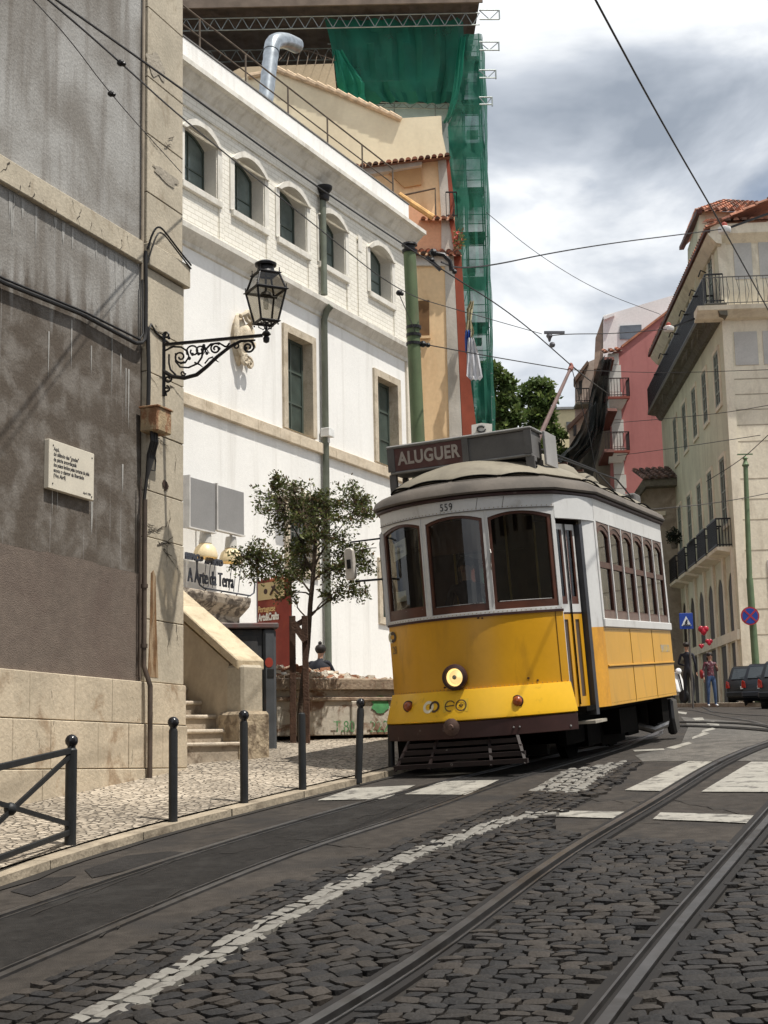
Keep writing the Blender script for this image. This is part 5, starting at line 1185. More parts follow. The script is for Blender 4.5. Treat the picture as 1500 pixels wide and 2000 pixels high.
m = MB(); railing(m, at(872, 425, Yo + 3.2), at(893, 425, Yo + 3.2), 0, .9, .12, .014); railing(m, at(893, 425, Yo + 3.2), at(893, 425, Yo + 6.2), 0, .9, .15, .014); m.box(0, 0.001, 0, .001, 0, .001) if False else None; m.build('balcony_railing', M_black, OH)
# laundry and plant on the fronts
M_blue = mat('blue_cloth', (.03, .09, .38), .8); M_wcl = mat('white_cloth', (.66, .66, .68), .8); M_ccl = mat('cream_cloth', (.52, .46, .30), .8, var=.15, scale=4)
def cloth(pxs, Y, m_, nm, lab, grp=None):
    """hanging cloth with folds: px rows of (left x, right x, y)"""
    mb = MB(); n = 8; vs = []
    for (xl, xr, y) in pxs:
        for i in range(n + 1): p = at(xl + (xr - xl) * i / n, y, Y); vs.append(p + V((0, .09 * math.sin(i * 1.9 + y * .05), 0)))
    k = len(vs); fs = [(r * (n + 1) + i, r * (n + 1) + i + 1, (r + 1) * (n + 1) + i + 1, (r + 1) * (n + 1) + i) for r in range(len(pxs) - 1) for i in range(n)]
    mb.add(vs + [v + V((0, .015, 0)) for v in vs], fs + [tuple(k + i for i in reversed(f)) for f in fs]); o = mb.build(nm, m_, None, at=at(pxs[0][0], pxs[0][2], Y), fixn=False, smooth=True); tag(o, lab, 'laundry', grp); return o
cloth([(919, 926, 588), (911, 924, 605), (912, 921, 625), (908, 926, 650), (912, 921, 665)], 42.6, M_ccl, 'hanging_cloth', 'cream cloth hanging off the orange house front, above the blue one', 'washing on the orange house')
cloth([(909, 918, 645), (908, 919, 660), (909, 917, 690)], 42.5, M_blue, 'hanging_cloth', 'bright blue cloth hanging on the orange house front', 'washing on the orange house')
cloth([(914, 925, 660), (912, 934, 690), (911, 943, 735), (918, 938, 742)], 42.4, M_wcl, 'hanging_cloth', 'white cloth hanging lowest on the orange house front', 'washing on the orange house')
fp = MB(); random.seed(12)
for k in range(140):
    p = at(random.uniform(887, 904), random.uniform(450, 486), 44.2 + random.uniform(-.3, .3)); leaf(fp, p, random.uniform(.08, .16), random.choice([0, 1, 1, 2, 3]))
o = fp.build('potted_flowers', M_leaf + [mat('red_petals', (.5, .06, .05), .6)], None, at=at(895, 488, 44.2), fixn=False); tag(o, 'small plant with red and yellow flowers on the orange house corner', 'plant')
# --- pale yellow house behind it
Yb = 54.0
BH = root('pale_yellow_house', ctr(700, 1300, Yb), 'pale yellow house wall with a tile-edged sloping parapet under the temporary roof', 'house')
m = pp([(430, 470), (430, 170), (485, 148), (540, 136), (657, 180), (780, 231), (862, 226), (864, 262), (872, 300), (874, 560), (430, 560)], Yb, 9); m.build('wall', M_beige, BH)
m = pp([(350, 200), (350, 150), (433, 133), (433, 150), (472, 131), (652, 124), (658, 186), (560, 180), (430, 200)], Yb + 2.5, 6); m.build('rear_wall', M_beige2, BH)
m = MB()
for (a, b) in (((484, 150), (540, 135)), ((540, 135), (657, 179)), ((657, 179), (781, 231))):
    P, Q = at(*a, Yb - .1), at(*b, Yb - .1); n = max(2, int((Q - P).length / .42))
    for i in range(n): 
        p = P.lerp(Q, i / n); q = P.lerp(Q, (i + 1.1) / n); m.tube([p + V((0, 0, .02)), q - V((0, 0, .03))], [.13, .10], 7)
m.build('tile_coping', mat('pale_tiles', (.56, .42, .28), .85, var=.3, scale=5), BH)  # pale tan tiles along the sloping parapet
m = MB(); 
for x in (560, 580, 598, 615, 632, 648): m.tube([at(x, 128, Yb + 2), at(x + 6, 98 + abs(x - 590) * .12, Yb + 4)], .018, 5)
m.tube([at(545, 118, Yb + 3), at(562, 98, Yb + 4), at(605, 100, Yb + 4), at(655, 118, Yb + 3)], .02, 5)
m.build('wire_cage', M_rrail, BH)
# --- scaffolded building with temporary roof and green netting
M_scaf = mat('galvanised_tube', (.30, .33, .32), .5, .6, var=.2)
M_net, t_, b_, N_, K_ = newmat('green_netting')
def netmat(name, col, dens):
    m, t, b, N, K = newmat(name); b.inputs['Base Color'].default_value = (*col, 1); b.inputs['Roughness'].default_value = .8
    tc = N('ShaderNodeTexCoord'); n = N('ShaderNodeTexNoise'); n.inputs['Scale'].default_value = .9; n.inputs['Detail'].default_value = 5; K(tc.outputs['Object'], n.inputs[0])
    mr = N('ShaderNodeMapRange'); mr.inputs[1].default_value = .35; mr.inputs[2].default_value = .65; mr.inputs[3].default_value = dens - .12; mr.inputs[4].default_value = dens + .12; K(n.outputs[0], mr.inputs[0])
    tl = N('ShaderNodeBsdfTranslucent'); tl.inputs[0].default_value = (*col, 1); ms0 = N('ShaderNodeMixShader'); ms0.inputs[0].default_value = .4; K(b.outputs[0], ms0.inputs[1]); K(tl.outputs[0], ms0.inputs[2])
    tr = N('ShaderNodeBsdfTransparent'); ms = N('ShaderNodeMixShader'); K(mr.outputs[0], ms.inputs[0]); K(tr.outputs[0], ms.inputs[1]); K(ms0.outputs[0], ms.inputs[2]); K(ms.outputs[0], t.nodes['Material Output'].inputs[0]); return m
M_net = netmat('green_net', (.012, .15, .098), .87)
Ys = 60.0
SB = root('scaffolded_building', ctr(900, 1300, Ys), 'building wrapped in green debris netting and scaffolding under a large temporary roof', 'building under repair')
m = pp([(740, 1330), (740, 215), (868, 215), (905, 215), (905, 1330)], Ys + 3.5, 9); m.build('wall', mat('pale_teal_wall', (.42, .47, .46), .85, var=.12, scale=.5, stain=(.2, .22, .2), stain_amt=.5, sscale=(1, 1, .4)), SB)
m = pp([(350, 200), (350, 30), (905, 60), (905, 215), (650, 215)], Ys + 8, 4); m.build('attic_wall', mat('roof_void_dark', (.05, .045, .04), .9, var=.3, scale=.6), SB)  # dark sheet; gloom of the void under the roof put into its colour
# temporary roof: purlins, sheeting and lattice beams
rf = MB(); E0, E1 = at(250, 6, Ys - 3), at(938, 10, Ys - 3); E1.z = E0.z = (E0.z + E1.z) / 2 + .1
dv = V((0, 22, 2.2)); nn = 40
for i in range(nn):
    a, b = E0.lerp(E1, i / nn), E0.lerp(E1, (i + 1) / nn); zz = .06 * (i % 2)
    rf.add([a + V((0, 0, zz)), b + V((0, 0, .06 - zz)), b + dv + V((0, 0, .06 - zz)), a + dv + V((0, 0, zz))], [(0, 1, 2, 3)]); rf.add([p + V((0, 0, .05)) for p in (a + V((0, 0, zz)), b + V((0, 0, .06 - zz)), b + dv + V((0, 0, .06 - zz)), a + dv + V((0, 0, zz)))], [(3, 2, 1, 0)])
rf.build('sheet_roof', mat('rusty_sheet', (.12, .09, .07), .8, .2, var=.3, scale=1.5, stain=(.06, .035, .02), stain_amt=.6), SB, fixn=False)
m = MB(); m.box(E0.x, E1.x + .1, E0.y - .15, E0.y - .05, E0.z - .25, E0.z + .14); m.build('roof_edge', mat('brown_fascia', (.16, .12, .09), .8, var=.25, scale=2), SB)
def lattice(mb, p, q, dz, step=.6, r=.028):
    p, q = V(p), V(q); d = V((0, 0, -dz)); n = max(1, int((q - p).length / step)); mb.tube([p, q], r, 5); mb.tube([p + d, q + d], r, 5)
    for i in range(n):
        a, b = p.lerp(q, i / n), p.lerp(q, (i + 1) / n); c = (a + b) / 2; mb.tube([a, c + d], r * .7, 4); mb.tube([c + d, b], r * .7, 4)
for k, (dy, z) in enumerate(((.6, -.35), (4.0, -.1), (8, .2))):
    m = MB(); lattice(m, E0 + V((0, dy, z)), E1 + V((0, dy, z)), .55); m.build('lattice_beam', M_scaf, SB)
for yy, yb, x1 in ((20, 38, 975), (82, 98, 974), (137, 152, 968), (190, 204, 961)):
    m = MB(); p, q = at(936, yy, Ys - 2.6), at(x1, yy, Ys - 2.6); lattice(m, p, q, (at(936, yy, Ys - 2.6) - at(936, yb, Ys - 2.6)).z, .5, .035); m.bar(q, q - V((0, 0, .4)), .06); m.build('lattice_stub', M_scaf, SB)
m = MB()
for px in (690, 770, 850): m.tube([at(px, 40, Ys - 1), at(px, 330, Ys - 1)], .03, 5)
for py in (86, 160): m.tube([at(640, py, Ys - 1), at(905, py - 6, Ys - 1)], .03, 5)
lattice(m, at(700, 199, Ys - 1), at(900, 203, Ys - 1), .25, .6); m.build('veil_frame', M_scaf, SB)
m = pp([(735, 203), (897, 201), (890, 236), (780, 232)], Ys - .4, .1); m.build('plastic_sheet', mat('plastic_sheet', (.50, .60, .62), .5, var=.1), SB)
# scaffold tower frame
def towx(f, py): return None
TL, TR_ = at(884, 400, Ys - 1.5), at(946, 400, Ys - 1.5); tw = TR_.x - TL.x; Zt = at(920, 66, Ys - 1.5).z; Zb = G(TL.x, TL.y)
m = MB()
for fx in (0, .45, 1.0):
    for dy in (0, 1.1): m.tube([V((TL.x + tw * fx, TL.y + dy, Zb)), V((TL.x + tw * fx, TL.y + dy, Zt))], .030, 5)
m.build('scaffold_standards', M_scaf, SB)
m = MB(); z = Zb + 2; k = 0
while z < Zt:
    for dy in (0, 1.1):
        m.tube([V((TL.x - .1, TL.y + dy, z)), V((TR_.x + .1, TL.y + dy, z))], .025, 4); m.tube([V((TL.x - .1, TL.y + dy, z + 1)), V((TR_.x + .1, TL.y + dy, z + 1))], .02, 4)
    m.tube([V((TL.x, TL.y, z)), V((TL.x + tw * .45, TL.y, z + 1.9))], .018, 4)
    z += 2.0
m.build('scaffold_ledgers', M_scaf, SB)
z = Zb + 4
while z < Zt:
    m = MB(); m.box(TL.x, TR_.x, TL.y + .05, TL.y + 1.05, z + .02, z + .08); m.box(TL.x, TR_.x, TL.y + .02, TL.y + .05, z + .08, z + .24); m.build('scaffold_deck', mat('scaffold_plank', (.16, .14, .11), .8), SB); z += 2
m = MB(); random.seed(6); z = Zb + 6
while z < Zt - 3:
    x = TL.x + tw * random.uniform(.3, .8); m.box(x, x + .5, TL.y + .3, TL.y + .7, z + .09, z + .35); z += 3.1
m.build('white_boards', mat('white_boards', (.6, .6, .58), .7), SB)
def netsheet(rows, Y, nm, par, fold=.12, n=14, dyr=0, m_=None, seedk=0):
    mb = MB(); vs = []
    for r, (xl, xr, y) in enumerate(rows):
        for i in range(n + 1):
            p = at(xl + (xr - xl) * i / n, y, Y); vs.append(p + V((0, fold * noise.noise(V((i * .7 + seedk, r * .5, seedk))) * 2 + fold * .5 * math.sin(i * 2.3 + r * .4), 0)))
    mb.add(vs, [(r * (n + 1) + i, r * (n + 1) + i + 1, (r + 1) * (n + 1) + i + 1, (r + 1) * (n + 1) + i) for r in range(len(rows) - 1) for i in range(n)])
    return mb.build(nm, m_ or M_net, par, fixn=False, smooth=True)
netsheet([(885 if y < 240 else 874 + (y - 240) * .06, 941 + (y - 66) * .026, y) for y in range(66, 1340, 26)], Ys - 1.75, 'net_front', SB, .10, 8)
mb = MB(); vs = []; rows = list(range(66, 1340, 26)); n = 5
for y in rows:
    p = at(941 + (y - 66) * .026, y, Ys - 1.75)
    for i in range(n + 1): vs.append(p + V((.35 * i / n + .05 * math.sin(i * 2 + y * .03), 3.0 * i / n, 0)))
mb.add(vs, [(r * (n + 1) + i, r * (n + 1) + i + 1, (r + 1) * (n + 1) + i + 1, (r + 1) * (n + 1) + i) for r in range(len(rows) - 1) for i in range(n)]); mb.build('net_side', M_net, SB, fixn=False, smooth=True)
netsheet([(634, 905, 38), (640, 906, 60), (646, 907, 85), (650, 906, 110), (654, 904, 135), (660, 898, 160), (672, 892, 180), (694, 888, 199)], Ys - 1.9, 'net_veil', SB, .22, 22, seedk=5)
netsheet([(652, 668, 98), (655, 684, 120), (656, 700, 145), (658, 712, 165), (664, 712, 184), (690, 716, 199)], Ys - 2.3, 'net_fold', SB, .2, 8, seedk=9, m_=netmat('green_net_dense', (.02, .27, .17), .9))
netsheet([(898, 910, 72), (892, 906, 110), (888, 903, 150), (882, 894, 190), (872, 884, 225), (864, 874, 240)], Ys - 2.3, 'net_fold', SB, .15, 5, seedk=14, m_=netmat('green_net_dense2', (.015, .22, .14), .88))
# graffiti wall end behind the tram roof
GW = pp([(922, 900), (921, 830), (940, 826), (961, 828), (962, 900)], 40, .4); o = GW.build('graffiti_wall', mat('pale_hoarding', (.56, .54, .49), .8, var=.1), None, at=ctr(940, 900, 40)); tag(o, 'pale hoarding with a black and red scribble just above the tram roof', 'hoarding')
m = MB(); m.tube([at(940 + 8 * math.cos(t * .7), 838 + 6 * math.sin(t * .7), 39.97) for t in range(9)], .03, 4); m.tube([at(925, 848, 39.97), at(931, 856, 39.97), at(938, 846, 39.97), at(944, 858, 39.97)], .03, 4); q = m.build('scribble', mat('spray_black', (.03, .03, .03), .7), o)

# ------------------------------------------------------------------ right hand corner building
pc = at(1432, 1000, 52.0); FRt = Fac(pc.x, pc.y, 3.3, 0.0, -1); FE = Fac(pc.x, pc.y, 93.3, 0.0)
M_rw = mat('greenish_cream_wall', (.62, .60, .45), .88, var=.12, scale=.5, bump=.04, stain=(.42, .39, .28), stain_amt=.6, sscale=(1.2, 1.2, .3), fine=.05)
M_rs = mat('cream_ashlar', (.72, .65, .51), .85, var=.08, scale=1, bump=.04, stain=(.42, .35, .25), stain_amt=.5, sscale=(2, 2, .8))
M_rp = mat('grey_blank_panel', (.46, .445, .41), .88, var=.12, scale=1.2)
M_rwin = window_mat('right_pane', (.045, .06, .06)); M_rfr = mat('green_white_frame', (.26, .29, .24), .7)
M_moss = mat('mossy_slab', (.14, .13, .10), .9, var=.35, scale=3, bump=.06, stain=(.05, .045, .035), stain_amt=.7, sscale=(3, 3, 3))
RBd = root('corner_building', FRt.M, 'cream corner building on the right with tiled roof, long mossy balcony and grey blank panels', 'building')
zs_ = lambda px, py: FRt.az(px, py)[1]
L_a = 17.4; ze = lambda px, py: FE.az(px, py)[1]
zG = 2.0; zB1 = zs_(1438.5, 1061) ; zB2 = zs_(1401, 614); zGu = zs_(1404, 452)
r1t, r1b = zs_(1400, 688), zs_(1400, 800); r2t, r2b = zs_(1410, 896), zs_(1410, 985)
wx = [FRt.az(x, 800)[0] for x in (1405.5, 1379.5, 1357.5, 1337, 1317.5)]
ops = []
for a in wx: ops += [(a - .55, a + .55, r1b, r1t), (a - .55, a + .55, r2b - .9, r2t)]
for a in wx: ops.append((a - .5, a + .5, zB2 + .35, zB2 + 2.7))
gro = []
for i, a in enumerate([1.3, 3.6, 5.9, 8.3, 10.8, 13.2, 15.6, 17.9]): gro.append((a - .62, a + .62, 2.6, 4.9)); gro.append((a - .62, a + .62, 5.3, 7.5, .5))
m = FRt.mb(); wall(m, 0, L_a, zG, zGu, 0, ops + gro, .3); m.build('wall', M_rw, RBd)
m = FRt.mb(); m.box(.01, L_a, -.9, -.85, zG, zGu - .1); m.build('room_dark_sheet', M_dark, RBd)  # near-black sheet stands for the unlit rooms behind the openings
for i, o in enumerate(ops):
    window(FRt, RBd, (o[0] + .003, o[1] - .003, o[2] + .003, o[3] - .003), .035, .09, M_rfr, M_rwin, (1, 3), 'window')
    m = FRt.mb(); m.ring([(o[0] - .14, -.01, o[2] - .14), (o[0] - .14, -.01, o[3] + .14), (o[1] + .14, -.01, o[3] + .14), (o[1] + .14, -.01, o[2] - .14)], [(o[0], -.01, o[2]), (o[0], -.01, o[3]), (o[1], -.01, o[3]), (o[1], -.01, o[2])], (0, .07, 0)); m.build('window_surround', M_rs, RBd)
for o in gro:
    m = FRt.mb(); m.box(o[0] + .003, o[1] - .003, -.08, -.03, o[2], o[3] - .003); m.build('shop_door', mat('dark_brown_door', (.035, .027, .02), .6, var=.3), RBd)
m = FRt.mb()
for a0 in [0.28, 2.2, 4.5, 6.8, 9.3, 11.8, 14.2, 16.5]: m.box(a0, a0 + .34, -.01, .1, zG, zB1 - .1)
m.build('pilasters', M_rs, RBd)
m = FRt.mb(); m.box(.0, L_a, -.01, .12, 4.92, 5.28); m.build('lintel_band', M_rs, RBd)
# lower balconies: one slab and one black railing for each
for i, a in enumerate([1.6, 4.2, 6.8, 9.6, 12.4, 15.4]):
    b_ = FRt.mb(); b_.prism([(a - 1.05, -.1, zB1 - .25), (a - 1.05, .56, zB1 - .12), (a - 1.05, .58, zB1), (a - 1.05, -.1, zB1)], (2.1, 0, 0)); s_ = b_.build('balcony', M_rs, RBd)
    q = FRt.mb()
    railing(q, (a - 1.0, .54, 0), (a + 1.0, .54, 0), zB1, 1.05, .1, .018); railing(q, (a - 1.0, 0, 0), (a - 1.0, .54, 0), zB1, 1.05, .1, .018); railing(q, (a + 1.0, 0, 0), (a + 1.0, .54, 0), zB1, 1.05, .1, .018); q.build('railing', M_black, s_)
# long upper balcony
m = FRt.mb(); m.prism([(-.7, -.1, zB2 - .5), (-.7, .15, zB2 - .45), (-.7, .3, zB2 - .22), (-.7, .68, zB2 - .15), (-.7, .68, zB2), (-.7, -.1, zB2)], (L_a + .5, 0, 0)); sb = m.build('long_balcony', M_moss, RBd)
q = FRt.mb(); railing(q, (-.7, .64, 0), (L_a - .3, .64, 0), zB2, 1.1, .11, .018); railing(q, (-.7, 0, 0), (-.7, .64, 0), zB2, 1.1, .11, .018); q.build('railing', M_black, sb)
q = FRt.mb(); q.box(.6, L_a - .4, .60, .62, zB2 + .02, zB2 + 1.0); q.build('dark_screen', netmat('black_net', (.010, .012, .008), .88), sb)
m = FRt.mb(); random.seed(5)
for k in range(40): a = random.uniform(0, L_a - 1); z_ = zB2 - .3; m.tube([(a, .6, z_), (a + .03, .64, z_ - random.uniform(.1, .5))], [.02, .006], 4)
m.build('hanging_moss', M_moss, sb)['kind'] = 'stuff'
# eave and gutter of the long front
m = FRt.mb(); m.prism([(-.4, -.1, zGu - .45), (-.4, .1, zGu - .4), (-.4, .36, zGu - .1), (-.4, .4, zGu + .0), (-.4, -.1, zGu + .05)], (L_a + .3, 0, 0)); m.build('eave', M_rs, RBd)
m = FRt.mb(); m.box(-.45, L_a, .34, .5, zGu + .02, zGu + .14); m.build('gutter', mat('dark_red_gutter', (.09, .03, .022), .7, var=.3), RBd)
m = MB(FRt.M); random.seed(3); z_ = zGu + .15
tileroof(m, (L_a, .45, z_), (-.6, .45, z_), (-.6, -2.4, z_ + 1.2), (L_a, -2.4, z_ + 1.2), .3, .5, .11); m.build('roof', M_tile, RBd)
m = FRt.mb()
for a in (1.0, 3.4, 6.2, 9.4, 13): m.tube([(a, .3, zGu - 1.1), (a, .5, zGu - 1.0), (a, .6, zGu - 1.25)], .03, 5); m.tube([(a + .4, .0, zGu - 1.9), (a + .4, .8, zGu - 1.9)], .035, 5)
m.build('iron_hooks', M_black, RBd)
# end face
EW = 26.0
pan = [(FE.az(1431, 470)[0], FE.az(1466, 470)[0], ze(1445, 546), ze(1445, 462)), (FE.az(1436, 700)[0], FE.az(1481, 700)[0], ze(1460, 713), ze(1460, 648)), (FE.az(1480, 470)[0] , 9, ze(1445, 546), ze(1445, 462)),(FE.az(1492, 700)[0], 9, ze(1460, 713), ze(1460, 648)), (FE.az(1492, 1000)[0], 9, ze(1460, 1180), ze(1460, 1095))]
m = FE.mb(); wall(m, 0, EW, zG, zGu, 0, [], .2); m.add([(EW, 0, zG), (EW, -14, zG), (EW, -14, zGu), (EW, 0, zGu)], [(0, 1, 2, 3)]); m.build('end_wall', M_rs, RBd)
for p in pan:
    m = FE.mb(); m.box(p[0], p[1], -.01, .035, p[2], p[3]); m.build('blank_panel', M_rp, RBd)
m = FE.mb(); m.box(0, .32, -.01, .06, zG, zGu - .3); m.build('quoin', M_rs, RBd)
m = FE.mb()
for zz in [ze(1460, y) for y in (740, 770, 800, 830, 862, 935, 975, 1015, 1075, 1130, 1190, 1240)]: m.box(.33, EW, -.01, .006, zz - .02, zz + .02)
m.build('stone_joints', mat('joint_tone', (.36, .31, .23), .9), RBd)
zE = ze(1450, 606)
m = FE.mb(); m.prism([(-1.0, -.1, zE - .4), (-1.0, .3, zE - .36), (-1.0, .75, zE - .16), (-1.0, .8, zE), (-1.0, -.1, zE)], (EW + 1, 0, 0)); be = m.build('end_balcony', M_rs, RBd)
q = FE.mb(); railing(q, (-.75, .75, 0), (EW, .75, 0), zE, 1.08, .22, .012)
for k in range(26): a = -.6 + k * .36; q.tube([(a, .75, zE + .1), (a + .09, .75, zE + .5), (a, .75, zE + 1.0)], .012, 4)
q.build('railing', mat('grey_iron_rail', (.10, .095, .085), .6, .3), be)
m = MB(FE.M); random.seed(8); z1_ = ze(1450, 441)
tileroof(m, (-.4, -.55, z1_), (EW, -.55, z1_), (EW, .9, z1_ + .5), (-.4, .9, z1_ + .5), .3, .5, .11); m.build('roof', M_tile, RBd)
m = FE.mb(); m.prism([(-.3, 0, zGu - .35), (-.3, .4, zGu - .05), (-.3, .45, z1_ - .05), (-.3, 0, z1_ - .05)], (EW + .3, 0, 0)); m.build('eave', M_rs, RBd)
# attic storey set back, with its own tiled hip roof
az0 = at(1366, 412, 56); az1 = at(1600, 412, 56); zA = az0.z; 
m = pp([(1352, 640), (1366, 412), (1640, 420), (1640, 640)], 56, 8); m.build('attic_wall', M_rs, RBd)
a0 = at(1331, 480, 66); m = MB(); m.prism([at(1366, 414, 55.9), at(1352, 640, 55.9), at(1345, 640, 66), at(1343, 487, 66)], (.25, 0, 0)); m.build('attic_side', M_rw, RBd)
m = MB(); random.seed(4); A, B = at(1362, 411, 55.4), at(1640, 417, 55.4); R0_ = at(1470, 372, 58.5); tileroof(m, A, B, B + V((0, 4, 1.9)), A + V((2.1, 4, 1.9)), .3, .5, .12)
tileroof(m, at(1331, 486, 67), A, A + V((2.1, 4, 1.9)), at(1331, 486, 67) + V((2.1, 0, 1.9)), .3, .5, .12); m.build('attic_roof', M_tile, RBd)
m = MB(); m.bar(at(1366, 412, 55.3), at(1331, 485, 67), .22, .16); m.build('gutter', MATS['dark_red_gutter'], RBd)
q = MB(); A, B = at(1346, 583, 60), at(1346, 583, 63.5); 
railing(q, at(1343, 583, 63), at(1357, 583, 60), 0, 1.15, .12, .015); q.build('attic_railing', M_black, RBd)
# ------------------------------------------------------------------ pink building and its neighbours
Yp = 72.0
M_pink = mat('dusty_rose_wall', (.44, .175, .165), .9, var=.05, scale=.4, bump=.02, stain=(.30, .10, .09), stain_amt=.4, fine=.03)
M_wh2 = mat('white_gable_wall', (.70, .69, .67), .85, var=.06, scale=.6)
PK = root('pink_building', ctr(1260, 1300, Yp), 'dusty pink gable wall with white corner stones and two small corner balconies', 'building')
m = pp([(1192, 1330), (1192, 692), (1210, 679), (1333, 586), (1420, 586), (1420, 1330)], Yp, 12); m.build('wall', M_pink, PK)
m = MB(); zt_ = at(1205, 690, Yp).z; x0_, x1_ = at(1193, 800, Yp).x, at(1216, 800, Yp).x; z = 2.5; k = 0
while z < zt_: m.box(x0_, x1_ - (.08 if k % 2 else 0), Yp - .08, Yp + .3, z + .015, min(z + .72, zt_) - .015); z += .72; k += 1
m.build('quoin', mat('whitewashed_stone', (.62, .60, .56), .85, var=.08, scale=1), PK)
m = MB(); random.seed(1); A, B = at(1178, 690, Yp - .4), at(1216, 684, Yp - .4); tileroof(m, A, B, B + V((0, 1, .4)), A + V((0, 1, .4)), .3, .5, .1); m.bar(at(1214, 677, Yp - .05), at(1334, 585, Yp - .05), .12, .1); m.build('roof', M_tile, PK)
for (yr, ys) in ((742, 777), (847, 882)):
    zf = at(1207, ys, Yp - .5).z; xa, xb = at(1183, ys, Yp - .8).x, at(1230, ys, Yp - .8).x
    m = MB(); m.box(xa, xb, Yp - .85, Yp + .2, zf - .12, zf); s_ = m.build('balcony', mat('red_slab_edge', (.26, .07, .05), .8), PK)
    m = MB(); m.prism([(xa + .15, Yp - .75, zf - .13), (xb - .1, Yp - .75, zf - .13), (xb - .3, Yp - .3, zf - .5), (xa + .25, Yp - .3, zf - .5)], (0, .5, 0)); m.build('corbel', M_wh2, s_)
    q = MB(); railing(q, (xa, Yp - .82, 0), (xb, Yp - .82, 0), zf, .95, .14, .016); railing(q, (xb, Yp - .82, 0), (xb, Yp, 0), zf, .95, .14, .016); q.build('railing', mat('dark_rail', (.04, .025, .025), .6), s_)
# street front of the pink building going away, hung with dark nets
fx, fy = at(1192, 900, Yp).x, Yp; FPk = Fac(fx, fy, 2.0, 0); M_dnet = netmat('dark_debris_net', (.009, .012, .011), .88)
m = MB(); Lp = 26; T = V((FPk.u.x, FPk.u.y, 0)); nW = V((-1, 0, 0))
m = pp([(1192, 1330), (1192, 692), (1176, 720), (1160, 775), (1150, 850), (1130, 900), (1120, 960), (1120, 1330)], Yp + .3, 10); m.build('street_front', mat('dark_old_wall', (.22, .19, .15), .9, var=.2, scale=.8), PK)  # dark grey-brown wall colour
netsheet([(1172, 1196, 700), (1160, 1190, 740), (1150, 1186, 790), (1152, 1180, 835), (1128, 1172, 880), (1108, 1160, 920), (1100, 1150, 960)], Yp - 2, 'dark_net', PK, .5, 8, seedk=3, m_=M_dnet)
netsheet([(1150, 1166, 790), (1132, 1168, 840), (1112, 1160, 872), (1090, 1140, 892), (1080, 1120, 915)], Yp - 4, 'dark_net', PK, .6, 8, seedk=7, m_=M_dnet)
m = MB()
for (a, b) in (((1190, 700), (1155, 850)), ((1196, 800), (1120, 990)), ((1190, 880), (1130, 1010))): m.bar(at(*a, Yp - 1), at(*b, Yp + 6), .5, .18)
m.build('eave_line', mat('red_brown_eave', (.11, .04, .03), .8), PK)
NH = root('white_gable_house', ctr(1260, 1300, 84), 'white house with a dark attic window showing above the pink gable wall', 'house')
m = pp([(1178, 720), (1178, 616), (1201, 610), (1331, 572), (1460, 572), (1460, 720)], 84, 10); m.build('wall', M_wh2, NH)
m = pp([(1211, 636), (1253, 634), (1253, 662), (1211, 662)], 83.9, .15); m.build('window', window_mat('attic_pane', (.10, .12, .14)), NH)
m = pp([(1178, 618), (1200, 611), (1200, 616), (1180, 624)], 83.7, .4); m.build('eave', M_wh2, NH)
m = pp([(1178, 618), (1163, 660), (1160, 720), (1178, 720)], 84.1, 9); m.build('side_wall', mat('brown_side', (.28, .22, .17), .9), NH)
DH = root('distant_house', ctr(1135, 1300, 92), 'narrow distant house with an overhanging eave and a small balcony beyond the trees', 'house')
m = pp([(1123, 960), (1123, 736), (1146, 708), (1165, 700), (1165, 960)], 92, 10); m.build('wall', mat('old_pinkish_wall', (.45, .36, .30), .9, var=.15), DH)
m = pp([(1120, 740), (1147, 704), (1150, 708), (1124, 745)], 91.3, 2); m.build('eave', mat('eave_brown', (.16, .10, .07), .8), DH)
m = pp([(1131, 745), (1137, 742), (1137, 768), (1131, 770)], 91.9, .2); m.build('window', window_mat('dist_pane', (.05, .05, .05)), DH)
m = MB(); zf = at(1137, 788, 91).z; xa, xb = at(1124, 788, 91).x, at(1150, 788, 91).x; m.box(xa, xb, 90.6, 92, zf - .15, zf); s_ = m.build('balcony', M_moss, DH); q = MB(); railing(q, (xa, 90.6, 0), (xb, 90.6, 0), zf, .9, .15, .02); q.build('railing', M_black, s_)
DH2 = root('low_distant_house', ctr(1122, 1300, 86), 'low distant house with brown eave just right of the trees behind the trolley pole', 'house')
m = pp([(1112, 960), (1112, 830), (1142, 802), (1150, 802), (1150, 960)], 86, 8); m.build('wall', mat('distant_wall', (.48, .40, .30), .9, var=.15), DH2)
m = pp([(1107, 832), (1143, 797), (1147, 801), (1112, 837)], 85.4, 1.5); m.build('eave', MATS['eave_brown'], DH2)
m = pp([(1120, 832), (1126, 829), (1126, 850), (1120, 852)], 85.9, .2); m.build('window', window_mat('dist_pane2', (.05, .05, .05)), DH2)
YH = root('yellow_distant_house', ctr(1100, 1300, 120), 'plain pale yellow distant house between the trees and the trolley pole', 'house')
m = pp([(1070, 960), (1070, 799), (1127, 797), (1127, 960)], 120, 10); m.build('wall', mat('pale_yellow_far', (.58, .50, .31), .9, var=.06), YH)
m = pp([(1068, 800), (1129, 798), (1129, 794), (1068, 795)], 119.7, 10); m.build('roof_edge', mat('grey_edge', (.25, .25, .25), .8), YH)
m = pp([(1106, 824), (1124, 823), (1124, 836), (1106, 837)], 119.9, .2); m.build('window', window_mat('far_pane', (.12, .12, .11)), YH)
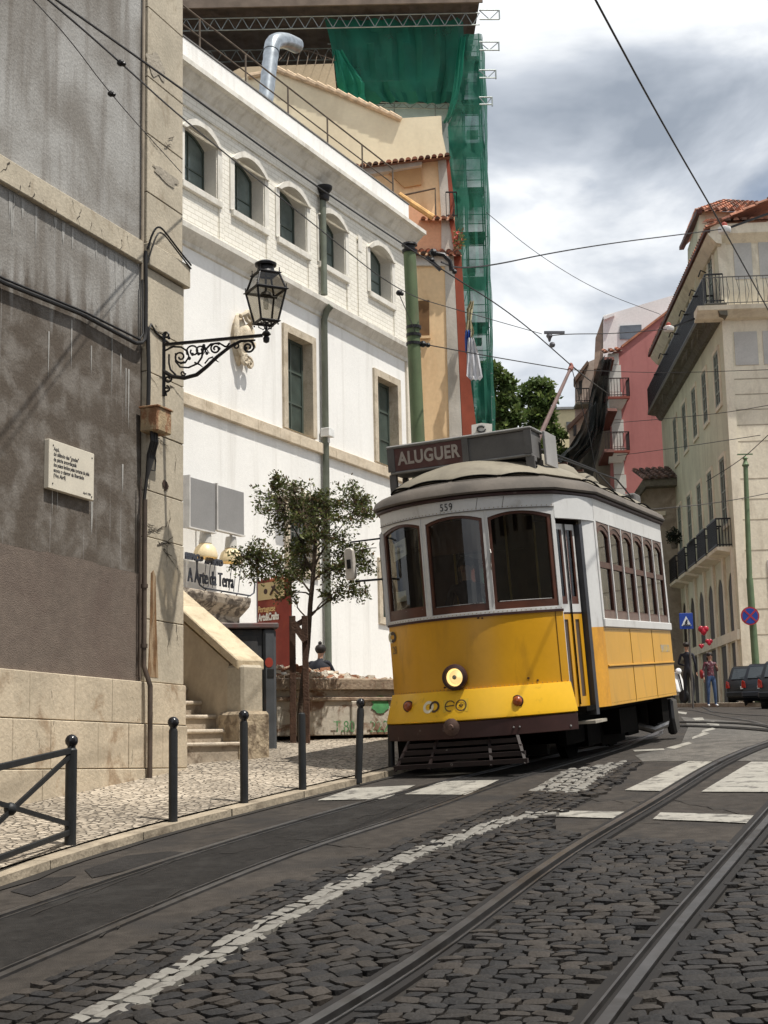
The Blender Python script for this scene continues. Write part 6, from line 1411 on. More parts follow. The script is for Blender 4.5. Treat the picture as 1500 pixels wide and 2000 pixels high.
# old stone building between tram and corner building
SBd = root('old_stone_building', ctr(1280, 1300, 66), 'low old stone building with a dark mossy eave between the tram roof and pink wall', 'building')
M_ost = mat('rubble_stone', (.36, .31, .24), .9, var=.25, scale=1.5, bump=.08, stain=(.17, .14, .1), stain_amt=.7, sscale=(1.5, 1.5, 1.5))
m = pp([(1246, 1330), (1246, 968), (1262, 948), (1345, 944), (1345, 1330)], 66, 8); m.build('wall', M_ost, SBd)
m = pp([(1239, 962), (1256, 936), (1346, 930), (1346, 946), (1262, 950), (1246, 972)], 65.3, 3); m.build('eave', M_moss, SBd)
m = MB(); random.seed(2); tileroof(m, at(1256, 936, 65.2), at(1346, 930, 65.2), at(1346, 930, 65.2) + V((0, 3, 1)), at(1256, 936, 65.2) + V((0, 3, 1)), .3, .5, .11); m.build('roof', tilemat('dark_tiles', (.10, .06, .04), (.18, .09, .06)), SBd)
m = pp([(1260, 1000), (1300, 998), (1300, 1006), (1260, 1008)], 65.85, .3); m.build('stone_band', M_rs, SBd)
# closing walls so the street reads on behind the tram
CBt = root('far_street_house', ctr(1290, 1300, 88), 'shaded far house closing the street behind the tram', 'house')
m = pp([(1100, 1400), (1100, 900), (1330, 900), (1330, 1400)], 100, 8); m.build('wall', mat('far_street_wall', (.34, .30, .25), .9, var=.2, scale=.4), CBt)
for i in range(3):
    m = pp([(1262 + i * 22, 1180), (1272 + i * 22, 1180), (1272 + i * 22, 1225), (1262 + i * 22, 1225)], 99.9, .2); m.build('window', window_mat('street_pane', (.05, .05, .05)), CBt)

# ------------------------------------------------------------------ trees beyond
M_fl = [leafmat('far_leaf_a', (.07, .11, .03)), leafmat('far_leaf_b', (.12, .165, .045)), leafmat('far_leaf_c', (.16, .20, .06))]
def fartree(clumps, Y, lab, seed, base):
    random.seed(seed); c = ctr(base[0], base[1], Y); r = root('leafy_tree', c, lab, 'tree', 'trees beyond the scaffolding')
    tb = MB(); top = at(base[0], base[1] - 120, Y); tb.tube([c, c.lerp(top, .5) + V((.3, 0, 0)), top], [.45, .32, .18], 8)
    lm = MB(); px = Y / FPX
    for (cx, cy, rx, ry) in clumps:
        cc = at(cx, cy, Y); tb.tube([top, top.lerp(cc, .6) + V((0, 0, .4)), cc], [.16, .09, .04], 5)
        for k in range(int(rx * ry * 1.15)):
            d = V((random.gauss(0, 1), random.gauss(0, 1), random.gauss(0, 1))).normalized(); q = random.random() ** .4
            p = cc + V((d.x * rx * px * q, d.y * rx * px * q, d.z * ry * px * q)); leaf(lm, p, random.uniform(.28, .5), 0 if d.z < -.1 else random.choice([0, 1, 1, 2]))
    tb.build('trunk', M_bark, r, smooth=True); lm.build('crown', M_fl, r, fixn=False)
fartree([(965, 725, 16, 20), (985, 745, 18, 22), (950, 760, 18, 26), (990, 780, 20, 22), (970, 800, 24, 24), (1005, 815, 22, 22), (945, 800, 16, 22), (1000, 755, 12, 16), (950, 715, 10, 12), (975, 850, 30, 30), (1000, 890, 30, 34), (955, 900, 30, 34)], 96, 'darker leafy tree close beside the green scaffolding tower', 3, (970, 960))
fartree([(1045, 750, 18, 12), (1065, 755, 18, 14), (1030, 770, 18, 18), (1055, 785, 26, 22), (1080, 778, 12, 16), (1040, 815, 24, 22), (1070, 815, 18, 18), (1012, 790, 12, 16), (1075, 840, 18, 14), (1090, 850, 20, 12), (1050, 845, 24, 14), (1050, 880, 34, 30), (1090, 900, 30, 30), (1030, 920, 30, 30)], 100, 'rounded leafy tree right of the darker one, behind the trolley pole', 5, (1055, 980))
# ------------------------------------------------------------------ the yellow tram
hd = math.radians(22.0); pt = math.radians(3.1); rl = .04
ay = V((math.sin(hd) * math.cos(pt), math.cos(hd) * math.cos(pt), math.sin(pt))); sd = V((math.cos(hd), -math.sin(hd), 0)); u0 = sd.cross(ay)
ax = sd * math.cos(rl) + u0 * math.sin(rl); az_ = u0 * math.cos(rl) - sd * math.sin(rl)
TO = V((.870, 14.649, 1.151)) - ax * .04
TM_ = Matrix((ax, ay, az_)).transposed().to_4x4(); TM_.translation = TO
TRAM = root('tram', TM_, 'old yellow and white tram with wooden window frames and a route board reading ALUGUER', 'tram')
M_yel = mat('tram_yellow', (.60, .30, .010), .33, var=.06, scale=1.2, stain=(.34, .17, .015), stain_amt=.5, sscale=(3.2, 3.2, 1.0), sthr=(.5, .72), spec=.5, fine=.02, bump=.02, bscale=2.5)
M_yel_lit = mat('bumper_yellow_lit', (.80, .46, .02), .35, var=.05, scale=1.5, spec=.5, fine=.02, stain=(.35, .18, .02), stain_amt=.35, sscale=(5, 5, 5), sthr=(.62, .7))  # brighter copy of the tram yellow; light on the upward tilt put in
M_tw = mat('tram_white', (.58, .575, .56), .42, var=.06, scale=2, stain=(.36, .34, .31), stain_amt=.55, sscale=(5, 5, 2.5), sthr=(.55, .72), fine=.03)
M_maroon = mat('maroon_paint', (.036, .012, .010), .55, var=.25, scale=4, stain=(.20, .16, .14), stain_amt=.4, sscale=(7, 7, 7), sthr=(.64, .7))
M_wood = mat('varnished_wood', (.072, .024, .013), .42, var=.3, scale=5, stain=(.05, .018, .01), stain_amt=.5, sscale=(3, 3, 14))
M_roofd = mat('dusty_dark_roof', (.115, .098, .082), .8, var=.2, scale=2.5, stain=(.055, .048, .042), stain_amt=.5, sscale=(3, 3, 3), bump=.02)
M_roofl = mat('khaki_roof', (.225, .20, .152), .75, var=.12, scale=1.6, stain=(.14, .12, .09), stain_amt=.6, sscale=(2.5, 2.5, 2.5), bump=.02)
M_under = mat('underframe_black', (.006, .0055, .005), .95, var=.3, scale=5, spec=.05)
M_steel = mat('worn_steel', (.25, .24, .23), .4, .9, var=.3, scale=6)
M_tgl = glass('tram_glass', (.74, .78, .74), .68, .02, .9)
M_gbox = mat('grey_painted_board', (.115, .11, .105), .7, var=.2, scale=3, stain=(.09, .085, .08), stain_amt=.5, sscale=(4, 4, 4))
M_inside = mat('dark_wood_inside', (.05, .025, .014), .6, var=.3, scale=4)
ZF, W_ = .86, .965
def yf(x): return .48 * (abs(x) / W_) ** 2.2
L_T = 6.22
def outline(inset=0.0, n=18, rear=True):
    """plan outline, clockwise from front left"""
    P = []
    for i in range(n + 1): x = -W_ + 2 * W_ * i / n; P.append(V((x, yf(x))))
    P += [V((1.19, 1.27)), V((1.19, 2.2)), V((1.19, 3.1)), V((1.19, 4.0)), V((1.19, 4.95))]
    for i in range(n + 1): x = W_ - 2 * W_ * i / n; P.append(V((x, L_T - yf(x))))
    P += [V((-1.19, 4.95)), V((-1.19, 4.0)), V((-1.19, 3.1)), V((-1.19, 2.2)), V((-1.19, 1.27))]
    if not inset: return P
    c = V((0, L_T / 2)); out = []
    for p in P: out.append(V((p.x * (1 - inset / 1.19), c.y + (p.y - c.y) * (1 - inset / (L_T / 2)))))
    return out
tm = lambda: MB(TM_)
def skin(mb, pts, z0, z1, off=0.0, th=.03, closed=False, mi=None, z1f=None):
    """curved wall strip along plan points, pushed out by off"""
    n = len(pts); N2 = []
    for i in range(n):
        a = pts[(i - 1) % n] if (closed or i > 0) else pts[i]; b = pts[(i + 1) % n] if (closed or i < n - 1) else pts[i]
        d = (b - a).normalized(); N2.append(V((d.y, -d.x)))
    vs = []
    for p, nn in zip(pts, N2):
        o, q = p + nn * off, p + nn * (off - th); vs += [V((o.x, o.y, z0)), V((o.x, o.y, z1)), V((q.x, q.y, z1)), V((q.x, q.y, z0))]
    fs = []
    for i in range(n if closed else n - 1):
        a, b = i * 4, ((i + 1) % n) * 4; fs += [(a, b, b + 1, a + 1), (a + 1, b + 1, b + 2, a + 2), (a + 2, b + 2, b + 3, a + 3), (a + 3, b + 3, b, a)]
    if not closed: fs += [(0, 1, 2, 3), (4 * n - 1, 4 * n - 2, 4 * n - 3, 4 * n - 4)]
    mb.add(vs, fs, mi); return mb
FR = [V((-W_ + 2 * W_ * i / 24, yf(-W_ + 2 * W_ * i / 24))) for i in range(25)]
RR_ = [V((-p.x, L_T - p.y)) for p in FR]
RS = [V((1.19, 1.27)), V((1.19, 4.95))]; LS = [V((-1.19, 4.95)), V((-1.19, 1.27))]
TPR = [V((.965, .50)), V((1.13, 1.02))]                       # right front taper, where the door stands
# --- lower body
m = tm(); skin(m, FR, .84, 1.585); m.build('front_panel', M_yel, TRAM, smooth=True)
m = tm(); skin(m, [V((-.965, .48)), V((-.965, .48)) + V((0, .02))] + [], .84, 1.585) if False else None
m = tm(); skin(m, [V((-1.19, 1.27)), V((-.965, .50))], .60, 1.6); skin(m, [V((-1.19, 4.95)), V((-1.19, 1.27))], .57, 1.41); m.build('left_side_panel', M_yel, TRAM)
m = tm(); skin(m, RS, .57, 1.405, th=.04); m.build('right_side_panel', M_yel, TRAM)
m = tm(); skin(m, RR_, .60, 1.58); skin(m, [V((1.19, 4.95)), V((.965, 5.72))], .6, 1.41); skin(m, [V((-.965, 5.72)), V((-1.19, 4.95))], .6, 1.41); m.build('rear_panel', M_yel, TRAM)
M_seam = mat('panel_seam', (.16, .085, .012), .7)
for y in (2.51, 3.73): m = tm(); m.box(1.1905, 1.194, y - .006, y + .006, .58, 1.40); m.build('side_seam', M_seam, TRAM)
m = tm(); m.box(1.19, 1.206, 1.275, 4.945, .985, 1.005); m.build('side_rib', M_yel, TRAM, bevel=.004)
m = tm(); m.box(1.1905, 1.193, 1.275, 4.945, .972, .984); m.build('rib_shade_strip', M_seam, TRAM)  # dark strip under the rib, its shadow line put in as colour
# worn lettering patch on the side
m = tm(); m.box(1.1905, 1.1925, 4.2, 4.78, 1.13, 1.22); m.build('faded_sticker', mat('faded_sticker', (.50, .33, .09), .6, stain=(.30, .28, .25), stain_amt=.8, sscale=(9, 9, 9), sthr=(.45, .55)), TRAM)
# return panel behind the door
m = tm(); skin(m, [V((1.115, 1.0)), V((1.15, 1.10)), V((1.19, 1.268))], .57, 1.41, .0, .035); m.build('door_return_panel', mat('return_yellow_shade', (.62, .29, .012), .35, var=.1, scale=2, stain=(.3, .12, .01), stain_amt=.5, sscale=(4, 4, 1)), TRAM, smooth=True)  # redder copy of the tram yellow; this face's shade is put into it
m = tm(); skin(m, [V((1.115, 1.0)), V((1.15, 1.10)), V((1.19, 1.268))], 1.41, 2.55, .0, .035); m.build('door_return_white', M_tw, TRAM, smooth=True)
# bumper apron, tilted upward
m = tm(); n = len(FR); vs = []
prof = [(0.0, .865), (.022, .862), (.105, .60), (.108, .565), (.07, .55), (.0, .55)]
for p in FR:
    i = FR.index(p); a, b = FR[max(0, i - 1)], FR[min(n - 1, i + 1)]; d = (b - a).normalized(); nn = V((d.y, -d.x))
    for o, z in prof: q = p + nn * o; vs.append(V((q.x, q.y, z)))
k = len(prof); fs = [(i * k + j, (i + 1) * k + j, (i + 1) * k + j + 1, i * k + j + 1) for i in range(n - 1) for j in range(k - 1)] + [tuple(range(k)), tuple((n - 1) * k + j for j in reversed(range(k)))]
m.add(vs, fs); m.build('bumper_apron', M_yel_lit, TRAM, smooth=True)
FRb = [V((p.x * 1.0, p.y)) for p in FR]
m = tm(); skin(m, FRb, .38, .548, .10, .09); m.build('buffer_beam', M_maroon, TRAM, smooth=True, bevel=.006)
m = tm(); skin(m, FR, 1.583, 1.608, .016, .05); m.build('maroon_belt', M_maroon, TRAM, smooth=True)
m = tm(); skin(m, FR, 1.608, 1.634, .008, .05); m.build('front_sill', M_tw, TRAM, smooth=True)
# --- front windows mapped on the curve
def fmap(p): x, d, z = p; dd = (yf(x + .01) - yf(x - .01)) / .02; nn = V((dd, -1)).normalized(); return V((x + nn.x * d, yf(x) + nn.y * d, z))
def fring(m, A, B, off): 
    m2 = MB(TM_); m2.fn = None; m.ring([fmap(p) for p in A], [fmap(p) for p in B], (0, 0, 0))
def curved_ring(mb, A, B, d0, d1):
    n = len(A); vs = [fmap((p[0], d0, p[1])) for p in A] + [fmap((p[0], d0, p[1])) for p in B] + [fmap((p[0], d1, p[1])) for p in A] + [fmap((p[0], d1, p[1])) for p in B]; fs = []
    for i in range(n):
        j = (i + 1) % n; fs += [(i, j, n + j, n + i), (2 * n + i, 3 * n + i, 3 * n + j, 2 * n + j), (i, 2 * n + i, 2 * n + j, j), (n + i, n + j, 3 * n + j, 3 * n + i)]
    mb.add(vs, fs)
def lp(x0, x1, z0, z1, rise, n=12):
    T_ = [(x0 + (x1 - x0) * i / n, z1 - rise + rise * (1 - (2 * i / n - 1) ** 2)) for i in range(n + 1)]
    Bm = [(x1 - (x1 - x0) * i / n, z0) for i in range(n + 1)]
    return T_ + Bm
bays = [(-W_, -.325, -.95, -.37), (-.325, .345, -.30, .32), (.345, W_, .375, .94)]
for i, (b0, b1, x0, x1) in enumerate(bays):
    m = tm(); curved_ring(m, lp(b0 + .0005, b1 - .0005, 1.635, 2.672, 0), lp(x0, x1, 1.642, 2.640, .052), .0, -.04); m.build('window_surround', M_tw, TRAM, smooth=True)
    m = tm(); curved_ring(m, lp(x0 - .002, x1 + .002, 1.640, 2.642, .052), lp(x0 + .03, x1 - .03, 1.715 if i else 1.75, 2.612, .05), -.012, -.05); wf = m.build('front_window_frame', M_wood, TRAM, smooth=True)
    m = tm(); L2 = lp(x0 + .025, x1 - .025, 1.70, 2.617, .05); nn = 13
    vs = [fmap((p[0], -.032, p[1])) for p in L2]; m.add(vs, [(j, j + 1, 2 * nn - 2 - j, 2 * nn - 1 - j) for j in range(nn - 1)]); m.build('pane', M_tgl, wf, fixn=False)
    m = tm(); L2 = lp(x0 + .04, x1 - .04, 1.80, 2.2, 0); m.tube([fmap((x0 + .05, -.015, 1.722)), fmap(((x0 + x1) / 2, -.015, 1.722)), fmap((x1 - .05, -.015, 1.722))], .005, 5); m.build('glazing_trim', mat('glazing_bead', (.16, .155, .15), .6, .2), wf)
m = tm(); 
for x in (-.355, .37): m.tube([fmap((x, .004, 1.72)), fmap((x, .004, 2.66))], .006, 4)
m.build('post_bead', M_tw, TRAM)
m = tm(); skin(m, FR, 2.67, 2.80, .006, .05); m.build('front_fascia', M_tw, TRAM, smooth=True)
m = tm(); skin(m, FR, 2.665, 2.672, .014, .02); 
for x in (-.02 + .29, .52): 
    p = fmap((x, .0065, 2.68)); q = fmap((x + .025, .0065, 2.795)); m.tube([p, q], .003, 4)
m.build('fascia_seam', mat('seam_dark', (.12, .11, .10), .7), TRAM)
# number
def ftm(x, z, d=.012): 
    dd = (yf(x + .01) - yf(x - .01)) / .02; t = V((1, dd, 0)).normalized(); nn = t.cross(V((0, 0, 1)))
    M = Matrix((t, V((0, 0, 1)), nn)).transposed().to_4x4(); M.translation = fmap((x, d, z)); return TM_ @ M
text('559', mat('number_black', (.02, .02, .02), .6), ftm(-.035, 2.732), 'fleet_number', TRAM, .105, .002, 'CENTER', .82, 1.15)
# headlight
m = tm(); c = fmap((-.085, .0, .995)); 
m.lathe([(.10, .0), (.125, .0), (.135, -.03), (.128, -.07), (.10, -.085), (.092, -.07), (.088, -.02)], c, (0, 1, 0), 28, caps=False); hl = m.build('headlight', M_maroon, TRAM, smooth=True)
m = tm(); m.lathe([(.0, -.035), (.04, -.03), (.075, -.02), (.092, -.045)], c, (0, 1, 0), 28, caps=False); m.build('reflector', mat('lit_reflector', (.75, .62, .38), .2, .8, emit=(1, .68, .30), estr=1.0), hl, smooth=True)
m = tm(); m.ball(c + V((0, -.055, 0)), .024, n=10); m.build('bulb_shield', M_steel, hl, smooth=True)
m = tm(); m.lathe([(.093, -.062), (.06, -.075), (0, -.08)], c, (0, 1, 0), 24, caps=False); m.build('lens', glass('lens_glass', (.95, .93, .85), .95, .05), hl, smooth=True, fixn=False)
M_amb = mat('amber_lens', (.32, .07, .015), .25, var=.25, scale=9, spec=.6)
for x, z in ((-.645, .735), (.50, .71)):
    c = fmap((x, .062, z)); m = tm(); m.lathe([(.06, 0), (.062, -.012), (.055, -.02)], c, (0, 1, 0), 18); l = m.build('indicator_lamp', M_maroon, TRAM, smooth=True)
    m = tm(); m.lathe([(.052, -.015), (.045, -.04), (.025, -.055), (0, -.06)], c, (0, 1, 0), 18, caps=False); m.build('lens', M_amb, l, smooth=True)
# emblems: rings on the bumper, ring and number at the left
def apr(x, z):  # point on the apron surface
    t = (.862 - z) / (.862 - .60); return fmap((x, .022 + .083 * t + .004, z))
def flatring(mb, fn, cx, cz, r0, r1, n=26, a0=0, a1=2 * PI):
    vs = []; 
    for i in range(n + 1):
        t = a0 + (a1 - a0) * i / n
        for r in (r0, r1): vs.append(fn(cx + r * math.cos(t), cz + r * math.sin(t)))
    mb.add(vs, [(2 * i, 2 * i + 2, 2 * i + 3, 2 * i + 1) for i in range(n)])
M_ewh = mat('emblem_white', (.72, .66, .48), .6); M_ebk = mat('emblem_dark', (.06, .035, .02), .6); M_egd = mat('emblem_gold', (.62, .40, .03), .6)
m = tm(); flatring(m, apr, -.385, .715, .032, .062); m.build('emblem_ring', M_ewh, TRAM, fixn=False)
ap2 = lambda x, z: apr(x, z) + V((0, -.002, 0))
m = tm(); flatring(m, ap2, -.315, .715, .036, .058, a0=-2.0, a1=3.6); m.build('emblem_ring', M_ebk, TRAM, fixn=False)
m = tm(); m.add([apr(-.215, .65), apr(.045, .65), apr(.045, .775), apr(-.215, .775)], [(0, 1, 2, 3)]); m.build('emblem_patch', M_egd, TRAM, fixn=False)
m = tm(); flatring(m, ap2, -.145, .712, .046, .056, a0=.5, a1=5.0); flatring(m, ap2, -.03, .712, .046, .058)
for k in range(3): flatring(m, ap2, -.03, .712, .012 + .0 * k, .018)
m.add([ap2(-.19, .705), ap2(-.10, .712), ap2(-.10, .722), ap2(-.19, .715)], [(0, 1, 2, 3)]); m.add([ap2(-.055, .708), ap2(-.005, .708), ap2(-.005, .718), ap2(-.055, .718)], [(0, 1, 2, 3)]); m.build('emblem_rings', M_ebk, TRAM, fixn=False)
fl = lambda x, z: fmap((x, .004, z))
m = tm(); flatring(m, fl, -.925, 1.475, .02, .062, a0=1.5, a1=4.9); m.build('side_emblem', M_ewh, TRAM, fixn=False)
m = tm(); flatring(m, lambda x, z: fmap((x, .006, z)), -.895, 1.475, .024, .058, a0=-2.2, a1=2.4); m.build('side_emblem', M_ebk, TRAM, fixn=False)
text('28', mat('route_grey', (.20, .14, .06), .6), ftm(-.885, 1.33, .004), 'route_number', TRAM, .12, .001, 'CENTER', .9)
m = tm(); random.seed(6)
for x, z in ((.62, .93), (.70, .90), (-.22, .90), (.2, 1.572), (.24, 1.568)):
    m.prism([fmap((x + .012 * math.cos(t * PI / 4) * random.uniform(.7, 1.3), .003, z + .009 * math.sin(t * PI / 4) * random.uniform(.7, 1.3))) for t in range(8)], (0, -.002, 0))
m.build('paint_chips', mat('chip_dark', (.05, .015, .01), .8), TRAM)
m = tm(); skin(m, FR, .838, .846, .003, .01); m.tube([fmap((.90, .004, .87)), fmap((.90, .004, 1.58))], .004, 4); m.build('panel_edge', M_seam, TRAM)
m = tm()
for i in range(46):
    x = -.95 + 1.9 * i / 45
    for z, d in ((1.621, .008), (2.685, .006), (.875, .001)): m.ball(fmap((x, d, z)), .0055, n=6)
for i in range(52):
    y = 1.32 + 3.6 * i / 51
    for z in (.60, 1.385): m.ball((1.19, y, z), .0055, n=6)
m.build('rivets', mat('painted_rivet', (.30, .22, .10), .6), TRAM)['kind'] = 'stuff'
# coupler, bolts, fender
m = tm(); c = fmap((-.13, .11, .50)); m.lathe([(.09, 0), (.07, -.01), (.03, -.02), (.025, -.04)], c, (0, 1, 0), 12); m.build('coupler', mat('rusty_steel', (.12, .075, .06), .7, .4, var=.4, scale=12), TRAM, smooth=True)
m = tm()
for x in (.44, .49): m.ball(fmap((x, .102, .455)), .012, n=8)
m.ball(fmap((.9, .10, .42)), .014, n=8)
m.build('bolt_heads', M_steel, TRAM)
fd = tm(); x0, x1 = -.68, .52
for j, (z, y, gx) in enumerate(((.33, -.04, 0), (.265, -.09, .04), (.20, -.14, .08), (.13, -.2, .12))):
    fd.bar((x0 - gx * .8, y + .05, z), (x1 + gx, y + .05, z), .05, .045)
for x, g in ((x0 + .02, -.1), (x1 - .02, .12), (-.35, -.05), (.2, .07)): fd.bar((x, .02, .38), (x + g, -.17, .10), .03, .02)
fd.build('lifeguard_fender', mat('dark_red_slats', (.014, .006, .005), .65, var=.35, scale=6, stain=(.30, .27, .24), stain_amt=.6, sscale=(9, 9, 9), sthr=(.66, .7)), TRAM)
# --- underframe, wheels
m = tm(); m.box(-1.0, 1.0, .5, 5.7, .52, .60); m.box(-.62, .62, .4, 5.9, .42, .52)
for x in (-.72, .72): m.box(x - .04, x + .04, .9, 5.3, .2, .5); m.box(x - .07, x + .07, 1.7, 2.3, .14, .42); m.box(x - .07, x + .07, 3.7, 4.3, .14, .42); m.box(x - .05, x + .05, 2.4, 3.6, .1, .3)
m.box(-.5, .5, 2.4, 3.6, .16, .5); m.box(-.9, -.5, .3, .9, .12, .45); m.box(.78, .98, 2.5, 3.4, .22, .5); m.bar((-.7, .4, .2), (.7, .4, .2), .1)
m.box(.95, 1.1, 4.35, 4.75, .25, .56); m.box(.80, 1.0, 4.9, 5.05, .15, .5)
m.build('underframe', M_under, TRAM)
for y in (2.0, 4.0):
    for x in (-.47, .47):
        m = tm(); m.lathe([(.0, -.05), (.10, -.06), (.12, -.035), (.29, -.03), (.31, -.05), (.335, -.05), (.335, .02), (.36, .03), (.36, .05), (0, .05)], (x, y, .335), (1 if x > 0 else -1, 0, 0), 28); m.build('wheel', M_steel if False else M_under, TRAM, smooth=True)
m = tm(); m.tube([(.55, 4.35, .3), (.9, 4.6, .16), (1.0, 4.95, .2), (1.03, 5.15, .45)], .05, 8); m.build('sand_pipe', M_steel, TRAM, smooth=True)
m = tm(); m.prism([(1.0, 4.98, .52), (1.0, 5.3, .52), (1.0, 5.35, .1), (1.0, 5.1, .05), (1.0, 4.98, .25)], (.12, 0, 0)); m.build('rear_step', mat('rear_step_black', (.02, .02, .022), .35, var=.2), TRAM, bevel=.03)
m = tm(); m.box(.97, 1.16, .62, 1.12, .42, .45); m.build('door_step', mat('step_grey', (.3, .27, .22), .7, var=.3, scale=6), TRAM)
m = tm(); m.box(.90, 1.10, .55, 1.0, .55, .60); m.build('inner_step', M_under, TRAM)
# --- door in the taper
dv_ = (TPR[1] - TPR[0]); dl = dv_.length; du = dv_.normalized(); dn = V((du.y, -du.x))
def dpt(a, d, z): p = TPR[0] + du * a + dn * d; return V((p.x, p.y, z))
def dbox(m, a0, a1, d0, d1, z0, z1, mi=None):
    vs = [dpt(a, d, z) for z in (z0, z1) for a, d in ((a0, d0), (a1, d0), (a1, d1), (a0, d1))]
    m.add(vs, [(0, 3, 2, 1), (4, 5, 6, 7), (0, 1, 5, 4), (1, 2, 6, 5), (2, 3, 7, 6), (3, 0, 4, 7)], mi)
m = tm(); dbox(m, -.03, .0, -.05, .0, .6, 2.62); m.build('door_post', M_tw, TRAM)
lw = .19
for k, a in enumerate((.01, .225)):
    m = tm(); dbox(m, a, a + lw, -.07, -.045, .60, .70); dbox(m, a, a + lw, -.07, -.045, 1.50, 1.56); dbox(m, a, a + .055, -.07, -.045, .70, 1.50); dbox(m, a + lw - .055, a + lw, -.07, -.045, .70, 1.50); df = m.build('door_leaf', M_yel, TRAM)
    m = tm(); dbox(m, a + .056, a + lw - .056, -.062, -.056, .70, 1.5); m.build('lower_pane', mat('door_slot_dark', (.07, .045, .03), .3), df)
    m = tm(); dbox(m, a, a + lw, -.071, -.046, 1.575, 1.66); dbox(m, a, a + lw, -.071, -.046, 2.44, 2.5); dbox(m, a, a + .028, -.071, -.046, 1.66, 2.44); dbox(m, a + lw - .028, a + lw, -.071, -.046, 1.66, 2.44); m.build('white_stile', M_tw, df)
    m = tm(); dbox(m, a + .029, a + .055, -.068, -.05, 1.66, 2.44); dbox(m, a + lw - .055, a + lw - .029, -.068, -.05, 1.66, 2.44); dbox(m, a + .055, a + lw - .055, -.068, -.05, 1.66, 1.74); m.build('wood_frame', M_wood, df)
    m = tm(); dbox(m, a + .05, a + lw - .05, -.061, -.057, 1.72, 2.45); m.build('pane', M_tgl, df)
    m = tm(); dbox(m, a, a + lw, -.07, -.043, 1.558, 1.574); m.build('maroon_strip', M_maroon, df)
m = tm(); m.tube([dpt(.212, -.03, .62), dpt(.212, -.03, 2.5)], .007, 5); m.build('door_rubber', M_under, TRAM)
m = tm(); dbox(m, .44, .50, -.12, .01, .50, 2.5); m.build('door_jamb', mat('grey_jamb', (.055, .055, .06), .5, .3), TRAM)
# curved white header over the door, full width line
HD = [V((.965, .485)), V((1.04, .66)), V((1.12, .90)), V((1.17, 1.12)), V((1.19, 1.272))]
m = tm(); skin(m, HD, 2.55, 2.80, .004, .05); m.build('door_header', M_tw, TRAM, smooth=True)
m = tm(); m.add([V((p.x, p.y, 2.552)) for p in HD] + [V((p.x - .28, p.y + .06, 2.552)) for p in HD], [(i, i + 1, i + 6, i + 5) for i in range(4)]); m.build('door_soffit', M_inside, TRAM, fixn=False)
m = tm(); skin(m, [V((-1.19, 1.27)), V((-1.075, .87))], 1.6, 2.55, th=.03); m.build('left_cab_panel', M_inside, TRAM)
m = tm(); skin(m, [V((-1.075, .87)), V((-.975, .53))], 1.7, 2.05, th=.02); skin(m, [V((-1.02, .69)), V((-.975, .53))], 2.05, 2.55, th=.02); m.build('left_cab_panel', M_inside, TRAM)
# --- side: sill, posts, windows, fascia
m = tm(); m.box(1.165, 1.215, 1.25, 4.955, 1.407, 1.50); m.build('side_sill', M_tw, TRAM, bevel=.008)
m = tm(); m.box(1.15, 1.196, 1.26, 4.955, 2.56, 2.80); m.build('side_fascia', M_tw, TRAM)
m = tm(); m.box(-1.196, -1.15, 1.26, 4.955, 2.56, 2.80); m.box(-1.215, -1.165, 1.25, 4.955, 1.407, 1.5); skin(m, [V((-1.19, 1.27)), V((-.965, .485))], 2.55, 2.8, .004); skin(m, [V((-1.19, 1.27)), V((-.965, .485))], 1.6, 1.7, .004); skin(m, [V((-.965, .485)), V((-.985, .56))], 1.6, 2.6); m.build('left_fascia', M_tw, TRAM)
for q in ((1.15, 1.20, 1.245, 1.31), (1.16, 1.198, 4.89, 4.955)): m = tm(); m.box(*q, 1.5, 2.56); m.build('corner_post', M_tw, TRAM, bevel=.006)
M_mull = mat('grey_brown_rail', (.155, .105, .085), .6, var=.2, scale=5)
pit = (4.90 - 1.32) / 6
for sgn in (1, -1):
    X = 1.19 * sgn
    for k in range(6):
        y0 = 1.32 + pit * k; y1 = y0 + pit
        m = MB(TM_)
        def sring(A, B, x0, x1): m.ring([(x0, a, z) for a, z in A], [(x0, a, z) for a, z in B], (x1 - x0, 0, 0))
        sring(lp(y0, y1, 1.5, 2.56, 0), lp(y0 + .012, y1 - .012, 1.502, 2.535, .07), X, X - .03 * sgn); m.build('side_window_head', M_mull, TRAM)
        m = MB(TM_); sring(lp(y0 + .02, y1 - .02, 1.503, 2.53, .07), lp(y0 + .065, y1 - .05, 1.60, 2.48, .07), X - .008 * sgn, X - .04 * sgn); m.box(min(X - .04 * sgn, X - .006 * sgn), max(X - .04 * sgn, X - .006 * sgn), y0 + .03, y1 - .03, 2.06, 2.125); wf = m.build('side_window', M_mull if False else M_wood, TRAM)
        m = MB(TM_); m.box(min(X - .034 * sgn, X - .0045 * sgn), max(X - .034 * sgn, X - .0045 * sgn), y0 + .022, y1 - .022, 1.503, 1.585); m.build('bottom_rail', M_mull, wf)
        m = MB(TM_); m.add([(X - .025 * sgn, a, z) for a, z in lp(y0 + .05, y1 - .04, 1.59, 2.49, .07)], [(j, j + 1, 24 - j, 25 - j) for j in range(12)]); m.build('pane', M_tgl, wf, fixn=False)
        if k: m = MB(TM_); m.box(min(X - .02 * sgn, X + .007 * sgn), max(X - .02 * sgn, X + .007 * sgn), y0 - .017, y0 + .017, 1.5, 2.555); m.build('window_post', M_tw, TRAM)
